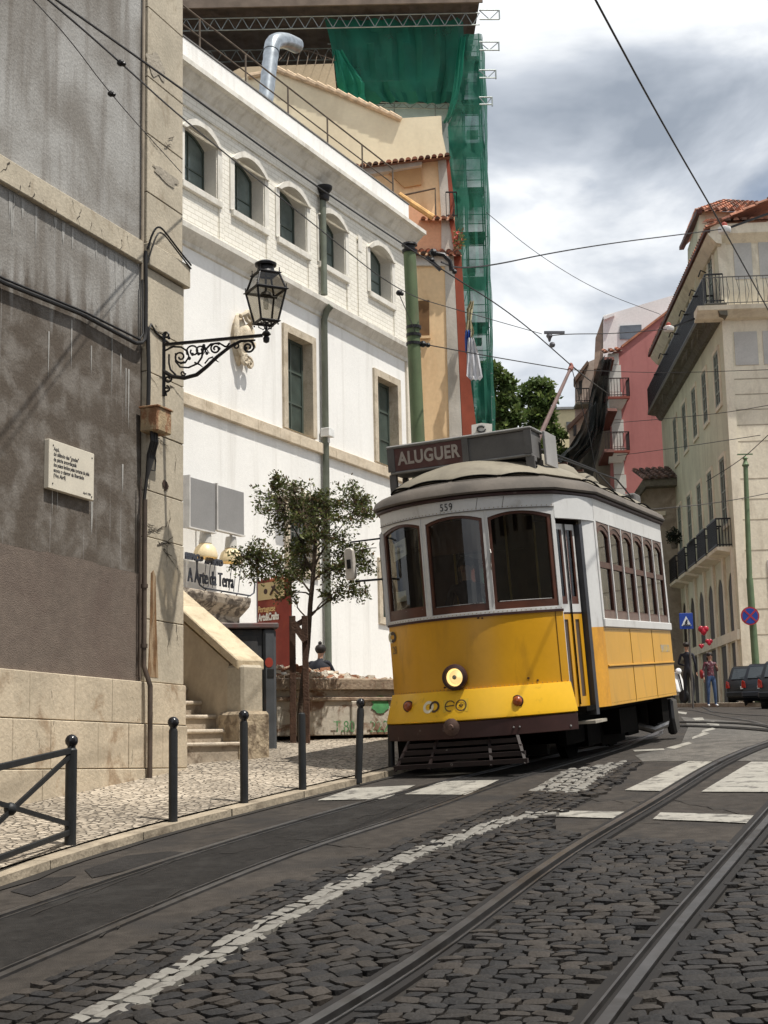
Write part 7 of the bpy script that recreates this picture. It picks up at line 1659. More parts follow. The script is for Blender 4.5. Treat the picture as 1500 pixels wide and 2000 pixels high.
# rear end upper
m = tm(); skin(m, RR_, 2.62, 2.8, .004); skin(m, RR_, 1.58, 1.7, .004)
for i in (0, 8, 16): skin(m, RR_[i:i + 2], 1.7, 2.62, .0)
skin(m, RR_[-2:], 1.7, 2.62); skin(m, [V((1.19, 4.95)), V((.965, 5.74))], 2.56, 2.8, .004); skin(m, [V((-.965, 5.74)), V((-1.19, 4.95))], 2.5, 2.8, .004); m.build('rear_upper', M_tw, TRAM)
# --- roof
OL = outline()
def loftroof(levels, mats, name, smooth=True, cap=True):
    m = MB(TM_); rings = []
    for ins, z in levels:
        O_ = outline(ins) if ins else OL; b = len(m.v); rings.append(b); m.v += [V((p.x, p.y, z)) for p in O_]
    n = len(OL)
    for a, b in zip(rings, rings[1:]):
        for i in range(n): j = (i + 1) % n; m.f.append([a + i, a + j, b + j, b + i]); m.m.append(0)
    if cap: m.f.append([rings[-1] + i for i in range(n)]); m.m.append(0)
    return m.build(name, mats, TRAM, smooth=smooth)
loftroof([(0.02, 2.798), (-.02, 2.802), (-.04, 2.81), (-.04, 2.828), (-.03, 2.838), (.0, 2.842)], M_maroon, 'gutter_moulding', cap=False)
loftroof([(-.0, 2.84), (-.062, 2.842), (-.07, 2.86), (-.045, 2.92), (.03, 2.975), (.14, 3.02), (.26, 3.05), (.30, 3.05)], M_roofd, 'eave_roof')
loftroof([(.15, 3.03), (.125, 3.04), (.135, 3.06), (.24, 3.14), (.38, 3.21), (.56, 3.27), (.78, 3.315), (1.0, 3.335)], M_roofl, 'domed_roof')
loftroof([(.06, 2.80), (.09, 2.84)], M_inside, 'ceiling')
# curved vent lips round the front of the roof
def rpt(x, ins, z): P = V((x, yf(x))); c = V((0, L_T / 2)); return V((P.x * (1 - ins / 1.19), c.y + (P.y - c.y) * (1 - ins / (L_T / 2)), z))
def lip(xs, side=False):
    n = 14; L1, L2 = [], []
    for i in range(n + 1):
        t = i / n; x = xs[0] + (xs[1] - xs[0]) * t; b = 1 - (2 * t - 1) ** 4; bb = 1 - (2 * t - 1) ** 2
        if side: y = x; p = V((1.19 * (1 - .12 / 1.19) + .0, y, 3.02)); q = p + V((-.03, 0, .02 + .045 * bb)); L1.append(p + V((.02, 0, .03 * bb))); L2.append(q + V((0.01, 0, .01)))
        else: L1.append(rpt(x, .115 - .02 * bb, 3.025 + .018 * bb)); L2.append(rpt(x, .15 - .02 * bb, 3.055 + .035 * bb))
    return L1, L2
for xs in ((-.93, -.60), (-.56, -.03), (.02, .52), (.56, .92)):
    L1, L2 = lip(xs); m = tm(); m.tube(L1, .011, 6); m.build('roof_vent', M_under, TRAM, smooth=True)
for xs in ((1.35, 2.1), (2.3, 3.05), (3.25, 4.0), (4.2, 4.95)):
    L1, L2 = lip(xs, True); m = tm(); m.tube(L1, .011, 6); m.build('roof_vent', M_under, TRAM, smooth=True)
for y in (2.0, 3.0, 4.0):
    m = tm(); m.lathe([(.25, 0), (.255, .04), (.23, .12), (.17, .20), (.09, .25), (0, .26)], (.42, y, 3.22), n=20); m.build('ventilator_dome', M_roofl, TRAM, smooth=True)
m = tm(); m.box(.45, .95, 4.75, 5.1, 3.0, 3.24); m.build('resistor_box', M_gbox, TRAM, bevel=.02)
# destination board
SBt = TRAM
y0, y1 = .62, 1.02
m = tm(); m.box(-.86, .75, y0, y1, 3.25, 3.53); m.build('board_box', M_gbox, SBt, bevel=.008)
m = tm(); m.box(-.885, .775, y0 - .03, y1 + .02, 3.53, 3.565); m.box(-.86, .75, y0 - .025, y0, 3.245, 3.275); m.build('board_frame', mat('worn_grey_trim', (.21, .205, .195), .65, var=.2, scale=5), SBt, bevel=.014)
for x0_, x1_ in ((-.875, -.795), (-.01, .06), (.685, .765)): m = tm(); m.box(x0_, x1_, y0 - .026, y0 - .002, 3.276, 3.53); m.build('board_upright', M_gbox, SBt)
m = tm(); m.box(-.794, -.012, y0 - .014, y0 - .003, 3.28, 3.525); m.build('board_panel', mat('maroon_board', (.085, .035, .03), .6, var=.15, scale=4, stain=(.13, .10, .09), stain_amt=.4, sscale=(6, 6, 6)), SBt)
text('ALUGUER', mat('board_letters', (.36, .32, .28), .6, var=.12, scale=9), TM_ @ Matrix(((1, 0, 0, -.40), (0, 0, -1, y0 - .016), (0, 1, 0, 3.405), (0, 0, 0, 1))), 'board_lettering', SBt, .195, .002, 'CENTER', .79, 1.06, bold=.006)
for q in ((-.88, -.80, y0 + .0, y0 + .06, 2.98, 3.25), (.68, .78, y0 - .01, y0 + .08, 3.02, 3.25), (-.86, -.8, y1 - .06, y1, 3.05, 3.25), (.68, .76, y1 - .06, y1, 3.1, 3.25)): m = tm(); m.box(*q); m.build('board_leg', M_gbox, SBt, bevel=.006)
m = tm(); m.box(.80, .83, y0 + .30, y0 + .75, 3.18, 3.55); m.build('rear_board', mat('pale_board', (.30, .29, .28), .6, var=.12), SBt, bevel=.006)
m = tm()
for z in (3.12, 3.17): m.box(.7805, .784, y0 + .0, y0 + .06, z - .018, z + .018)
m.build('leg_slots', M_under, SBt)
# trolley plank, base and pole
m = tm()
for x in (-.16, -.05, .06, .17): m.box(x - .045, x + .045, 2.0, 4.6, 3.60, 3.625)
m.build('roof_walk', mat('old_plank', (.20, .13, .075), .85, var=.3, scale=5), TRAM)
m = tm()
for y in (2.1, 2.9, 3.7, 4.5): m.bar((-.35, y, 3.585), (.35, y, 3.585), .05, .03); m.bar((-.3, y, 3.2), (-.2, y, 3.58), .035); m.bar((.3, y, 3.2), (.2, y, 3.58), .035)
m.build('walk_support', M_wood, TRAM)
LI = TM_.inverted()
tipW = LI @ pln(1116, 716, TO, ax); basW = V((0.0, 3.35, 3.72))
m = tm(); m.tube([basW, basW.lerp(tipW, .96)], [.034, .022], 8); m.build('trolley_pole', mat('faded_red_pole', (.12, .07, .06), .6, var=.2, scale=6), TRAM, smooth=True)
m = tm(); m.tube([basW.lerp(tipW, .95), tipW], .035, 8); m.ball(tipW, .06, (.5, 1, 1), 10); m.build('trolley_head', mat('trolley_head', (.22, .07, .05), .6), TRAM, smooth=True)
m = tm(); m.lathe([(.16, 0), (.16, .04), (.08, .08), (.07, .12)], (0, 3.35, 3.62), n=16); m.bar((-.12, 3.35, 3.7), (-.12, 2.7, 3.78), .04); m.bar((.12, 3.35, 3.7), (.12, 2.7, 3.78), .04)
for x in (-.12, .12): m.tube([(x + .02 * math.sin(k * 1.9), 2.72 + .06 * k, 3.77 - .006 * k) for k in range(9)], .03, 6)
m.build('trolley_base', M_under, TRAM)
m = tm(); t2 = tipW; m.tube([t2, V((.15, 5.9, 4.3)), V((.2, 6.0, 3.4)), V((.2, 6.1, 2.4))], .007, 4); m.build('trolley_rope', M_cable, TRAM)
m = tm(); m.tube([(.2, 1.1, 3.5), (.35, 2.6, 3.62), (.62, 4.0, 3.5), (.7, 4.9, 3.25)], .013, 5); m.tube([(.1, 2.0, 3.62), (.5, 3.1, 3.52), (.8, 4.4, 3.4), (.95, 4.8, 3.1)], .011, 5); m.build('roof_cable', M_cable, TRAM)
# --- inside
m = tm(); m.box(-.95, .88, .35, 5.7, .60, .64); m.box(-1.14, 1.14, 1.3, 4.95, .78, .82); m.build('floor', M_inside, TRAM)
m = tm(); m.box(-1.12, -.38, 1.28, 1.32, .8, 2.7); m.box(.38, .98, 1.28, 1.32, .8, 2.7); m.box(-.4, .4, 1.28, 1.32, 2.35, 2.75); m.build('cab_bulkhead', M_inside, TRAM)
m = tm(); m.box(-.36, .33, .30, .33, 2.28, 2.62); m.build('cab_blind', mat('brown_blind', (.085, .038, .02), .8), TRAM)
m = tm(); m.box(-1.12, -.38, 4.88, 4.92, .8, 2.7); m.box(.38, 1.12, 4.88, 4.92, .8, 2.7); m.build('rear_bulkhead', M_inside, TRAM)
for k in range(5):
    for x in (-.72, .72):
        m = tm(); y = 1.75 + k * .62; m.box(x - .33, x + .33, y, y + .36, 1.2, 1.26); m.box(x - .33, x + .33, y + .34, y + .40, 1.22, 1.78); m.build('bench_seat', mat('seat_slats', (.13, .06, .03), .6), TRAM, bevel=.01)
m = tm(); m.tube([(-.5, .45, .64), (-.5, .45, 1.65)], .05, 8); m.lathe([(.0, 1.7), (.16, 1.7), (.17, 1.6), (.14, 1.5), (.05, 1.45)], (-.5, .45, 0), n=14); m.tube([(-.5, .45, 1.74), (-.38, .38, 1.76)], .015, 6); m.box(.3, .5, .42, .6, .64, 1.55); m.build('controller', M_steel, TRAM)
m = tm(); 
for x in (-.7, -.3, .3, .62): m.tube([(x, .9, .64), (x, .9, 2.75)], .014, 6)
m.tube([(.3, .9, 1.5), (.62, .9, 1.5)], .012, 6); m.build('grab_pole', mat('brass_pole', (.35, .25, .09), .35, .8), TRAM)
# papers in the left front window
m = tm(); P = [(-.845, 2.27), (-.62, 2.32), (-.62, 2.50), (-.85, 2.46)]; m.add([fmap((x, -.045, z)) for x, z in P] + [fmap((x, -.048, z)) for x, z in P], [(0, 1, 2, 3), (7, 6, 5, 4)]); m.build('paper_notice', mat('paper', (.62, .60, .55), .8), TRAM, fixn=False)
text('RESERVADO', mat('notice_ink', (.12, .11, .10), .8), ftm(-.735, 2.42, -.043), 'notice_text', TRAM, .033, .0005, 'CENTER', .8, bold=.001)
text('DO CIRCUITO', MATS['notice_ink'], ftm(-.735, 2.36, -.043), 'notice_text', TRAM, .033, .0005, 'CENTER', .8, bold=.001)
m = tm(); P = [(-.87, 1.84), (-.70, 1.84), (-.70, 1.95), (-.87, 1.95)]; m.add([fmap((x, -.06, z)) for x, z in P] + [fmap((x, -.063, z)) for x, z in P], [(0, 1, 2, 3), (7, 6, 5, 4)]); m.build('paper_notice', MATS['paper'], TRAM, fixn=False)
# handle, wiper, mirror
m = tm(); m.tube([fmap((.372, .01, 2.26)), fmap((.378, .035, 2.22)), fmap((.372, .012, 2.15)), fmap((.365, .03, 2.1)), fmap((.372, .01, 2.05))], .007, 6); m.build('grab_handle', M_steel, TRAM, smooth=True)
mz = LI @ pln(682, 1102, TO + ay * .35, ay); 
m = tm(); m.prism([(mz.x - .055, mz.y, mz.z - .17), (mz.x + .03, mz.y, mz.z - .17), (mz.x + .06, mz.y, mz.z - .14), (mz.x + .055, mz.y, mz.z + .15), (mz.x + .03, mz.y, mz.z + .18), (mz.x - .03, mz.y, mz.z + .18), (mz.x - .055, mz.y, mz.z + .15)], (0, .06, 0)); mr_ = m.build('wing_mirror', mat('mirror_shell', (.60, .56, .50), .4, .1, var=.1), TRAM, bevel=.012)
m = tm(); m.tube([(mz.x, mz.y + .03, mz.z + .17), (mz.x + .03, mz.y + .03, mz.z + .24), (-.98, .46, mz.z + .25)], .010, 6); m.tube([(mz.x + .04, mz.y + .03, mz.z - .19), (-.99, .47, mz.z - .19)], .012, 6); m.box(mz.x - .02, mz.x + .02, mz.y - .02, mz.y, mz.z - .05, mz.z + .05); m.build('mirror_arm', M_black, mr_)
m = tm(); m.tube([(-.97, .50, 2.62), (-1.0, .50, 2.5), (-1.0, .50, 1.75), (-.97, .52, 1.68)], .012, 6); m.build('side_rail', M_steel, TRAM, smooth=True)
# ------------------------------------------------------------------ bollards, barrier
M_bol = mat('bollard_black', (.016, .017, .018), .5, .1, var=.25, scale=9, bump=.01)
def bollard(px, py, topy, ball_, lab, lean=(0, 0)):
    p = gp(px, py, .07); p = V((p.x, p.y, SW(p.x, p.y))); T0 = at(px, topy, p.y); H = T0.z - p.z
    M = Matrix.Translation(p) @ Euler((lean[0], lean[1], 0)).to_matrix().to_4x4(); r = root('bollard', M, lab, 'bollard', 'black bollards along the kerb')
    m = MB(M); hb = H - (.09 if ball_ else 0); R0 = .036 if px > 200 else .042
    m.lathe([(R0 + .004, -.05), (R0, .02), (R0, hb - .03), (R0 - .004, hb - .01), (R0 * .55, hb)], n=20); m.build('post', M_bol, r, smooth=True)
    if ball_:
        m = MB(M); m.ball((0, 0, hb + .045), .047, n=16); m.lathe([(.028, hb - .01), (.028, hb + .02)], n=12); m.build('ball_top', mat('gloss_black', (.014, .014, .016), .2), r, smooth=True)
    return r, p, H
bollard(338, 1603, 1400, True, 'black bollard with ball top in front of the stone wall, nearest of the row')
bollard(477, 1567, 1387, True, 'black bollard with ball top in front of the stone steps')
bollard(591, 1541, 1392, False, 'black bollard without a ball top in front of the young tree')
bollard(700, 1519, 1364, True, 'slightly leaning black bollard with ball top in front of the rubble skip', (.0, .05))
bollard(765, 1497, 1400, False, 'black bollard half hidden behind the tram bumper')
p = gp(137, 1652, .07); p = V((p.x, p.y, SW(p.x, p.y)))
BRt = root('crossed_barrier', p, 'black tubular barrier with crossed bars and ball-topped post at lower left', 'barrier')
bt = at(133, 1435, p.y).z; hb = bt - p.z - .09
pl0 = gp(0, 1697, .09); dirb = (V((pl0.x, pl0.y, 0)) - V((p.x, p.y, 0))).normalized(); far = p + dirb * 1.9; far.z = SW(far.x, far.y)
for c in (p, far):
    m = MB(); m.lathe([(.046, -.05), (.042, .02), (.042, hb - .02), (.025, hb)], c, n=20); pst = m.build('post', M_bol, BRt, smooth=True); m = MB(); m.ball(c + V((0, 0, hb + .045)), .048, n=16); m.lathe([(.03, hb - .01), (.03, hb + .02)], c, n=12); m.build('ball_top', MATS['gloss_black'], pst, smooth=True)
zt1, zb1 = at(125, 1466, p.y).z - p.z, at(125, 1625, p.y).z - p.z
m = MB(); m.bar(p + V((0, 0, zt1)), far + V((0, 0, zt1)), .028, .045); m.build('top_rail', M_bol, BRt, bevel=.004)
m = MB(); m.bar(p + V((0, 0, zb1)), far + V((0, 0, zb1)), .028, .04); m.build('bottom_rail', M_bol, BRt, bevel=.004)
m = MB(); m.bar(p + V((0, 0, zt1 - .03)), far + V((0, 0, zb1)), .018, .034); m.build('cross_bar', M_bol, BRt)
m = MB(); m.bar(p + V((0, 0, zb1 + .05)), far + V((0, 0, zt1 - .02)), .02, .032); m.build('cross_bar', M_bol, BRt)
m = MB(); c = p.lerp(far, .5) + V((0, 0, (zt1 + zb1) / 2)); m.ball(c, .045, n=12); m.build('cross_boss', M_bol, BRt, smooth=True)

# ------------------------------------------------------------------ masts and overhead wires
M_gpole = mat('mast_green', (.088, .122, .056), .6, .1, var=.18, scale=3, stain=(.12, .10, .06), stain_amt=.4, sscale=(4, 4, 1.5))
M_gpole2 = mat('mast_green_right', (.115, .165, .085), .6, .1, var=.18, scale=3)
Y1 = 27.5; b0 = at(829, 1400, Y1); zg = G(b0.x, b0.y); tp1 = at(800, 492, Y1)
P1 = root('green_mast', V((b0.x, b0.y, zg)), 'thick dark green tram wire mast rising behind the tram beside the white building', 'mast', 'green tram wire masts')
m = MB(); mid = at(817, 870, Y1); m.tube([V((mid.x, mid.y, zg)), mid, tp1], [.15, .135, .125], 16); m.build('pole', M_gpole, P1, smooth=True)
m = MB(); m.lathe([(.15, -.02), (.16, .03), (.11, .06), (.11, .12), (.16, .13), (.15, .17), (0, .19)], tp1, n=16); m.build('cap', M_black, P1, smooth=True)
m = MB()
for py in (655, 672, 640): c = at(808, py, Y1); m.lathe([(.14, -.03), (.15, -.03), (.15, .03), (.14, .03)], c, n=16, caps=False)
c = at(808, 670, Y1); m.tube([c, at(838, 674, Y1)], .035, 6); m.ball(at(826, 672, Y1), .07, n=8); m.ball(at(836, 674, Y1), .05, n=8); m.build('clamp', M_black, P1)
Y2 = 46.0; b0 = at(1476, 1300, Y2); zg = G(b0.x, b0.y)
P2 = root('green_mast', V((b0.x, b0.y, zg)), 'light green tram wire mast carrying the round no-stopping sign at the right edge', 'mast', 'green tram wire masts')
m = MB(); m.tube([V((b0.x + .02, b0.y, zg)), at(1464, 1130, Y2)], [.125, .11], 14); m.tube([at(1464, 1130, Y2), at(1456, 905, Y2)], [.09, .075], 14); m.build('pole', M_gpole2, P2, smooth=True)
m = MB(); c = at(1456, 905, Y2); m.lathe([(.10, -.1), (.12, -.05), (.08, 0), (.05, .12), (.09, .16), (.04, .22), (0, .24)], c, n=12); m.bar(c + V((-.25, 0, .3)), c + V((.25, 0, .3)), .04); m.build('finial', M_gpole2, P2, smooth=True)
# wires: each end is a point at its own height over the street
M_wire = mat('copper_wire_dark', (.022, .020, .020), .55, .3)
def wire(pts, r, lab, sag=0.0, grp='overhead tram wires'):
    """pts: (px, py, height over ground or None, Y)"""
    P = []
    for a in pts: P.append(wp(a[0], a[1], a[2]) if a[2] else at(a[0], a[1], a[3]))
    out = sm(P, 3); m = MB(); m.tube(out, r, 5); o = m.build('overhead_wire', M_wire, None, at=Matrix.Translation(P[0]), smooth=True); tag(o, lab, 'wire', grp); return o, P
HW = 5.75
tipPos = TM_ @ tipW
wire([(-300, -290, HW), (110, 0, HW), (350, 170, HW), (625, 370, HW), (860, 525, HW), (1000, 612, HW), (1118, 716, None, tipPos.y)], .0085, 'thick trolley wire from the upper left corner down to the trolley pole tip')
wire([(1118, 716, None, tipPos.y), (1150, 742, None, tipPos.y + 6), (1190, 770, None, 45)], .012, 'short trolley wire continuing beyond the trolley pole tip')
wire([(1030, -250, HW), (1163, 0, HW), (1290, 235, HW), (1413, 446, HW), (1500, 605, HW), (1640, 860, HW)], .0085, 'thick trolley wire crossing the sky at right past the corner building roof')
wire([(-200, -240, None, 8), (96, 0, None, 10), (235, 122, None, 11.5), (355, 232, None, 14), (600, 428, None, 20), (778, 571, None, 25), (882, 602, None, 30), (1058, 652, None, 36)], .009, 'thin span wire with round insulators from upper left toward the sky hanger')
wire([(65, 0, None, 9), (135, 75, None, 10), (216, 185, None, 11.5), (355, 338, None, 14.5)], .0045, 'faint thin wire slanting over the grey plaster wall at upper left')
wire([(862, 512, None, 24), (890, 524, None, 26), (960, 519, None, 28), (1070, 495, None, 32), (1200, 474, None, 36), (1330, 458, None, 40), (1413, 447, None, 42)], .016, 'sagging span wire across the sky from the mast insulator to the corner building', .04)
wire([(838, 674, None, Y1), (950, 695, None, 30), (1110, 722, None, 34)], .012, 'thin wire from the green mast clamp to the trolley pole tip')
wire([(778, 571, None, 25), (812, 650, None, 27.3)], .008, 'very short stay wire from the round insulator down to the green mast')
wire([(950, 415, None, 55), (1050, 498, None, 60), (1170, 570, None, 66), (1290, 614, None, 70)], .014, 'fine dark cable from the netting tower toward the pink building')
wire([(1072, 656, None, 38), (1110, 652, None, 40), (1200, 652, None, 44), (1302, 643, None, 50)], .014, 'level span wire in front of the pink wall ending at a white insulator')
wire([(1110, 722, None, 40), (1300, 729, None, 50), (1500, 722, None, 46)], .011, 'fine level wire across the pink wall and upper corner building', .05)
wire([(1200, 826, None, 60), (1300, 818, None, 55), (1420, 806, None, 50), (1520, 788, None, 46)], .012, 'fine wire across the pink wall below the upper small balcony', .05)
wire([(1205, 890, None, 60), (1320, 875, None, 55), (1485, 850, None, 46)], .012, 'fine wire from the lower small balcony to the insulator by the right edge', .05)
wire([(1260, 996, None, 44), (1380, 985, None, 44), (1460, 972, None, Y2), (1560, 950, None, 46)], .013, 'pale wire crossing the corner building at the level of the green mast middle', .03)
wire([(1380, 940, None, 50), (1450, 897, None, Y2), (1500, 850, None, 44)], .013, 'slanting wire over the top of the light green mast')
def insul(px, py, Y, sc, lab, kind=0):
    c = at(px, py, Y); r = root('wire_insulator', c, lab, 'insulator', 'insulators on the overhead wires')
    m = MB()
    if kind == 0: m.ball(c, .06 * sc, (1.2, 1, 1), 10); m.ball(c + V((.05 * sc, 0, -.02 * sc)), .045 * sc, n=8)
    if kind == 1: m.tube([c + V((-.12, 0, .08)) * sc, c + V((-.05, 0, .1)) * sc, c + V((.05, 0, .08)) * sc, c + V((.14, 0, -.02)) * sc, c + V((.16, 0, -.16)) * sc], .035 * sc, 8); m.ball(c + V((-.1, 0, .12)) * sc, .06 * sc, n=8); m.ball(c + V((-.13, 0, .0)) * sc, .05 * sc, n=8); m.bar(c + V((-.2, 0, .05)) * sc, c + V((.0, 0, -.15)) * sc, .05 * sc); m.ball(c + V((.2, 0, -.18)) * sc, .04 * sc, n=8)
    if kind == 2: m.bar(c + V((-.1, 0, .08)) * sc, c + V((.3, 0, .07)) * sc, .05 * sc); m.lathe([(.08, .05), (.09, .0), (.05, -.06), (.03, -.14), (0, -.16)], c, n=10); m.ball(c + V((.05, 0, -.17)) * sc, .06 * sc, n=8)
    m.build('fitting', M_black if kind < 2 else mat('grey_fitting', (.10, .10, .11), .5, .4), r, smooth=True)
    if kind == 3: m = MB(); m.lathe([(.16, -.1), (.2, -.04), (.2, .06), (.12, .1)], c, n=14); m.build('porcelain', M_wh2, r, smooth=True); m = MB(); m.lathe([(.10, .1), (.09, .2), (.03, .25), (0, .26)], c, n=10); m.build('clamp', mat('red_clamp', (.3, .06, .04), .6), r); m = MB(); m.bar(c + V((.1, 0, .05)), c + V((1.4, 0, .5)), .06); m.build('arm', M_black, r)
    return r
insul(236, 123, 11.5, .5, 'dark round insulator on the span wire over the grey wall, upper left')
insul(217, 183, 11.5, .45, 'small faint insulator on the thin wire over the grey wall')
insul(780, 572, 25, .9, 'dark round insulator on the span wire just left of the green mast')
insul(860, 508, 25, 1.25, 'black curved wire hanger in front of the orange house eave', 1)
insul(1073, 657, 38, 1.4, 'grey wire hanger against the sky above the trolley pole tip', 2)
insul(1415, 449, 42, 1.0, 'white porcelain insulator with red clamp at the corner building eave', 3)
insul(1306, 642, 52, .35, 'white porcelain insulator at the edge of the pink wall', 3)

# ------------------------------------------------------------------ signs on the right
M_sblue = mat('sign_blue', (.012, .045, .26), .45, var=.06); M_swh = mat('sign_white', (.62, .62, .62), .5, var=.05); M_sred = mat('sign_red', (.33, .022, .03), .5, var=.05); M_sblk = mat('sign_black', (.015, .015, .02), .5)
YS = 43.5; c0 = at(1340, 1213, YS); gz_ = G(c0.x, c0.y)
SG1 = root('crossing_sign', V((c0.x, c0.y, gz_)), 'square blue pedestrian crossing sign with white triangle on a grey post', 'road sign')
hw = 13.2 * YS / FPX
m = MB(); m.box(c0.x - hw, c0.x + hw, YS - .02, YS, c0.z - hw * 1.18, c0.z + hw * 1.18); m.build('plate', M_sblue, SG1, bevel=.006)
m = MB(); m.prism([(c0.x - hw * .74, YS - .024, c0.z - hw * .72), (c0.x + hw * .74, YS - .024, c0.z - hw * .72), (c0.x, YS - .024, c0.z + hw * .74)], (0, .003, 0)); m.build('white_triangle', M_swh, SG1)
m = MB()
def sb_(a, b, w_=.03): m.bar((c0.x + a[0] * hw, YS - .028, c0.z + a[1] * hw), (c0.x + b[0] * hw, YS - .028, c0.z + b[1] * hw), w_ * .3, w_)
m.ball((c0.x + .02, YS - .027, c0.z + .12 * hw), .028, (1, .2, 1), 8); sb_((.02, 0), (-.05, -.3), .05); sb_((-.05, -.3), (-.22, -.55)); sb_((-.05, -.3), (.16, -.52)); sb_((0, -.08), (.18, -.22)); sb_((0, -.08), (-.18, -.2))
for k in (-.45, -.22, .02, .26, .48): sb_((k, -.56), (k + .06, -.68), .05)
m.build('walking_figure', M_sblk, SG1)
m = MB(); m.tube([V((c0.x + .08, YS + .04, gz_)), V((c0.x + .08, YS + .04, c0.z + hw))], .03, 8); m.build('post', mat('sign_post', (.12, .11, .10), .6, .3), SG1)
YN = Y2 - .25; c1 = at(1465, 1203, YN); RN = 18 * YN / FPX
SG2 = root('no_stopping_sign', c1, 'round blue sign with red rim and red cross on the green mast', 'road sign')
m = MB(); m.lathe([(RN, -.01), (RN, .012)], c1, (0, 1, 0), 32); m.build('rim', M_sred, SG2)
m = MB(); m.lathe([(RN * .84, -.014), (RN * .84, -.009)], c1, (0, 1, 0), 32); m.build('blue_disc', M_sblue, SG2)
m = MB()
for s_ in (1, -1): m.bar(c1 + V((-.60 * RN, -.017, -.60 * RN * s_)), c1 + V((.60 * RN, -.017, .60 * RN * s_)), .004, RN * .17)
m.v = [p + V((0, -.001 * (i // 8), 0)) for i, p in enumerate(m.v)]
m.build('red_cross', M_sred, SG2); m = MB(); m.bar(c1 + V((0, .012, 0)), c1 + V((.0, .2, 0)), .06, .1); m.build('bracket', M_steel, SG2)

# ------------------------------------------------------------------ people
def skinmesh(chains, name, mat_, par, T, sub=1, smooth=True):
    """one continuous surface grown from a joint skeleton; chains: dict joint->(pos, radius), edges"""
    J, E, R0 = chains
    me = bpy.data.meshes.new(name); idx = {k: i for i, k in enumerate(J)}
    me.from_pydata([J[k][0] for k in J], [(idx[a], idx[b]) for a, b in E], []); o = bpy.data.objects.new(name, me); C.objects.link(o)
    md = o.modifiers.new('s', 'SKIN'); md.use_smooth_shade = smooth; md.branch_smoothing = .6
    for k, i in idx.items(): r = J[k][1]; me.skin_vertices[0].data[i].radius = r if isinstance(r, tuple) else (r, r); me.skin_vertices[0].data[i].use_root = (k == R0)
    sb2 = o.modifiers.new('u', 'SUBSURF'); sb2.levels = sub; sb2.render_levels = sub
    m2 = bpy.data.meshes.new_from_object(o.evaluated_get(bpy.context.evaluated_depsgraph_get())); bpy.data.objects.remove(o)
    m2.transform((RM[par].inverted() if par else Matrix()) @ T); m2.name = name; m2.materials.clear()
    for q in (mat_ if isinstance(mat_, (list, tuple)) else [mat_]): m2.materials.append(q)
    m2.polygons.foreach_set('use_smooth', [True] * len(m2.polygons)); q = bpy.data.objects.new(name, m2); C.objects.link(q)
    if par: q.parent = par; RM[q] = RM[par]
    return q
M_skinp = mat('skin', (.36, .20, .13), .6, var=.08); M_hair = mat('dark_hair', (.015, .010, .008), .6)
def body(par, T, pose, H=1.65, matb=None):
    s = H / 1.65; P = {}
    def j(k, x, y, z, r): P[k] = (V((x, y, z)) * s, (r if isinstance(r, tuple) else (r, r)))
    g = pose
    j('pel', *g['pel'], (.13, .10)); j('wst', *g['wst'], (.115, .09)); j('chs', *g['chs'], (.15, .105)); j('nk0', *g['nk0'], .055); j('nk1', *g['nk1'], .048); j('hd', *g['hd'], (.072, .085)); j('hdt', *g['hdt'], (.06, .07))
    E = [('pel', 'wst'), ('wst', 'chs'), ('chs', 'nk0'), ('nk0', 'nk1'), ('nk1', 'hd'), ('hd', 'hdt')]
    for S in 'LR':
        j('sh' + S, *g['sh' + S], .052); j('el' + S, *g['el' + S], .038); j('wr' + S, *g['wr' + S], .026); j('hn' + S, *g['hn' + S], (.030, .018))
        j('hp' + S, *g['hp' + S], .085); j('kn' + S, *g['kn' + S], .058); j('an' + S, *g['an' + S], .038); j('ft' + S, *g['ft' + S], (.036, .028))
        E += [('chs', 'sh' + S), ('sh' + S, 'el' + S), ('el' + S, 'wr' + S), ('wr' + S, 'hn' + S), ('pel', 'hp' + S), ('hp' + S, 'kn' + S), ('kn' + S, 'an' + S), ('an' + S, 'ft' + S)]
    b = skinmesh((P, E, 'pel'), 'body', matb, par, T, 2); return b, P, s
def paint(o, T, fn):
    inv = T.inverted() @ RM[o]
    for f in o.data.polygons: f.material_index = fn(inv @ f.center)
def fingers(par, T, P, s, S, d=(0, 0, -1)):
    m = MB(T); h_ = P['hn' + S][0]; d = V(d).normalized(); a = V((0, 1, 0)) if abs(d.y) < .7 else V((1, 0, 0)); b = a.cross(d).normalized()
    for i, l in enumerate((.062, .072, .067, .05)):
        o = h_ + a * (i - 1.5) * .017 * s; m.tube([o, o + d * l * .5 * s, o + (d * l + b * .018) * s], [.0085 * s, .008 * s, .006 * s], 6)
    o = h_ - d * .02 * s + a * .03 * s; m.tube([o, o + (a * .022 + d * .025) * s, o + (a * .026 + d * .052) * s], [.0095 * s, .009 * s, .006 * s], 6)
    m.build('fingers', M_skinp, par, smooth=True)
def face(par, T, P, s):
    h_ = P['hd'][0]; m = MB(T); fy = -.088 * s
    m.ball(h_ + V((0, fy, .01)), .016 * s, (.8, 1.2, 1.5), 8)
    for x in (-.075, .075): m.ball(h_ + V((x * s, 0, .0)), .02 * s, (.5, 1, 1.4), 8)
    m.build('nose_and_ears', M_skinp, par, smooth=True)
    m = MB(T)
    for x in (-.028, .028): m.ball(h_ + V((x * s, fy + .006, .03 * s)), .009 * s, (1.5, .5, .8), 8)
    m.build('eyes', mat('eye_dark', (.03, .02, .02), .3), par)
    m = MB(T); m.ball(h_ + V((0, fy + .012, -.035 * s)), .02 * s, (1.3, .4, .35), 8); m.build('mouth', mat('lip', (.25, .08, .07), .5), par)
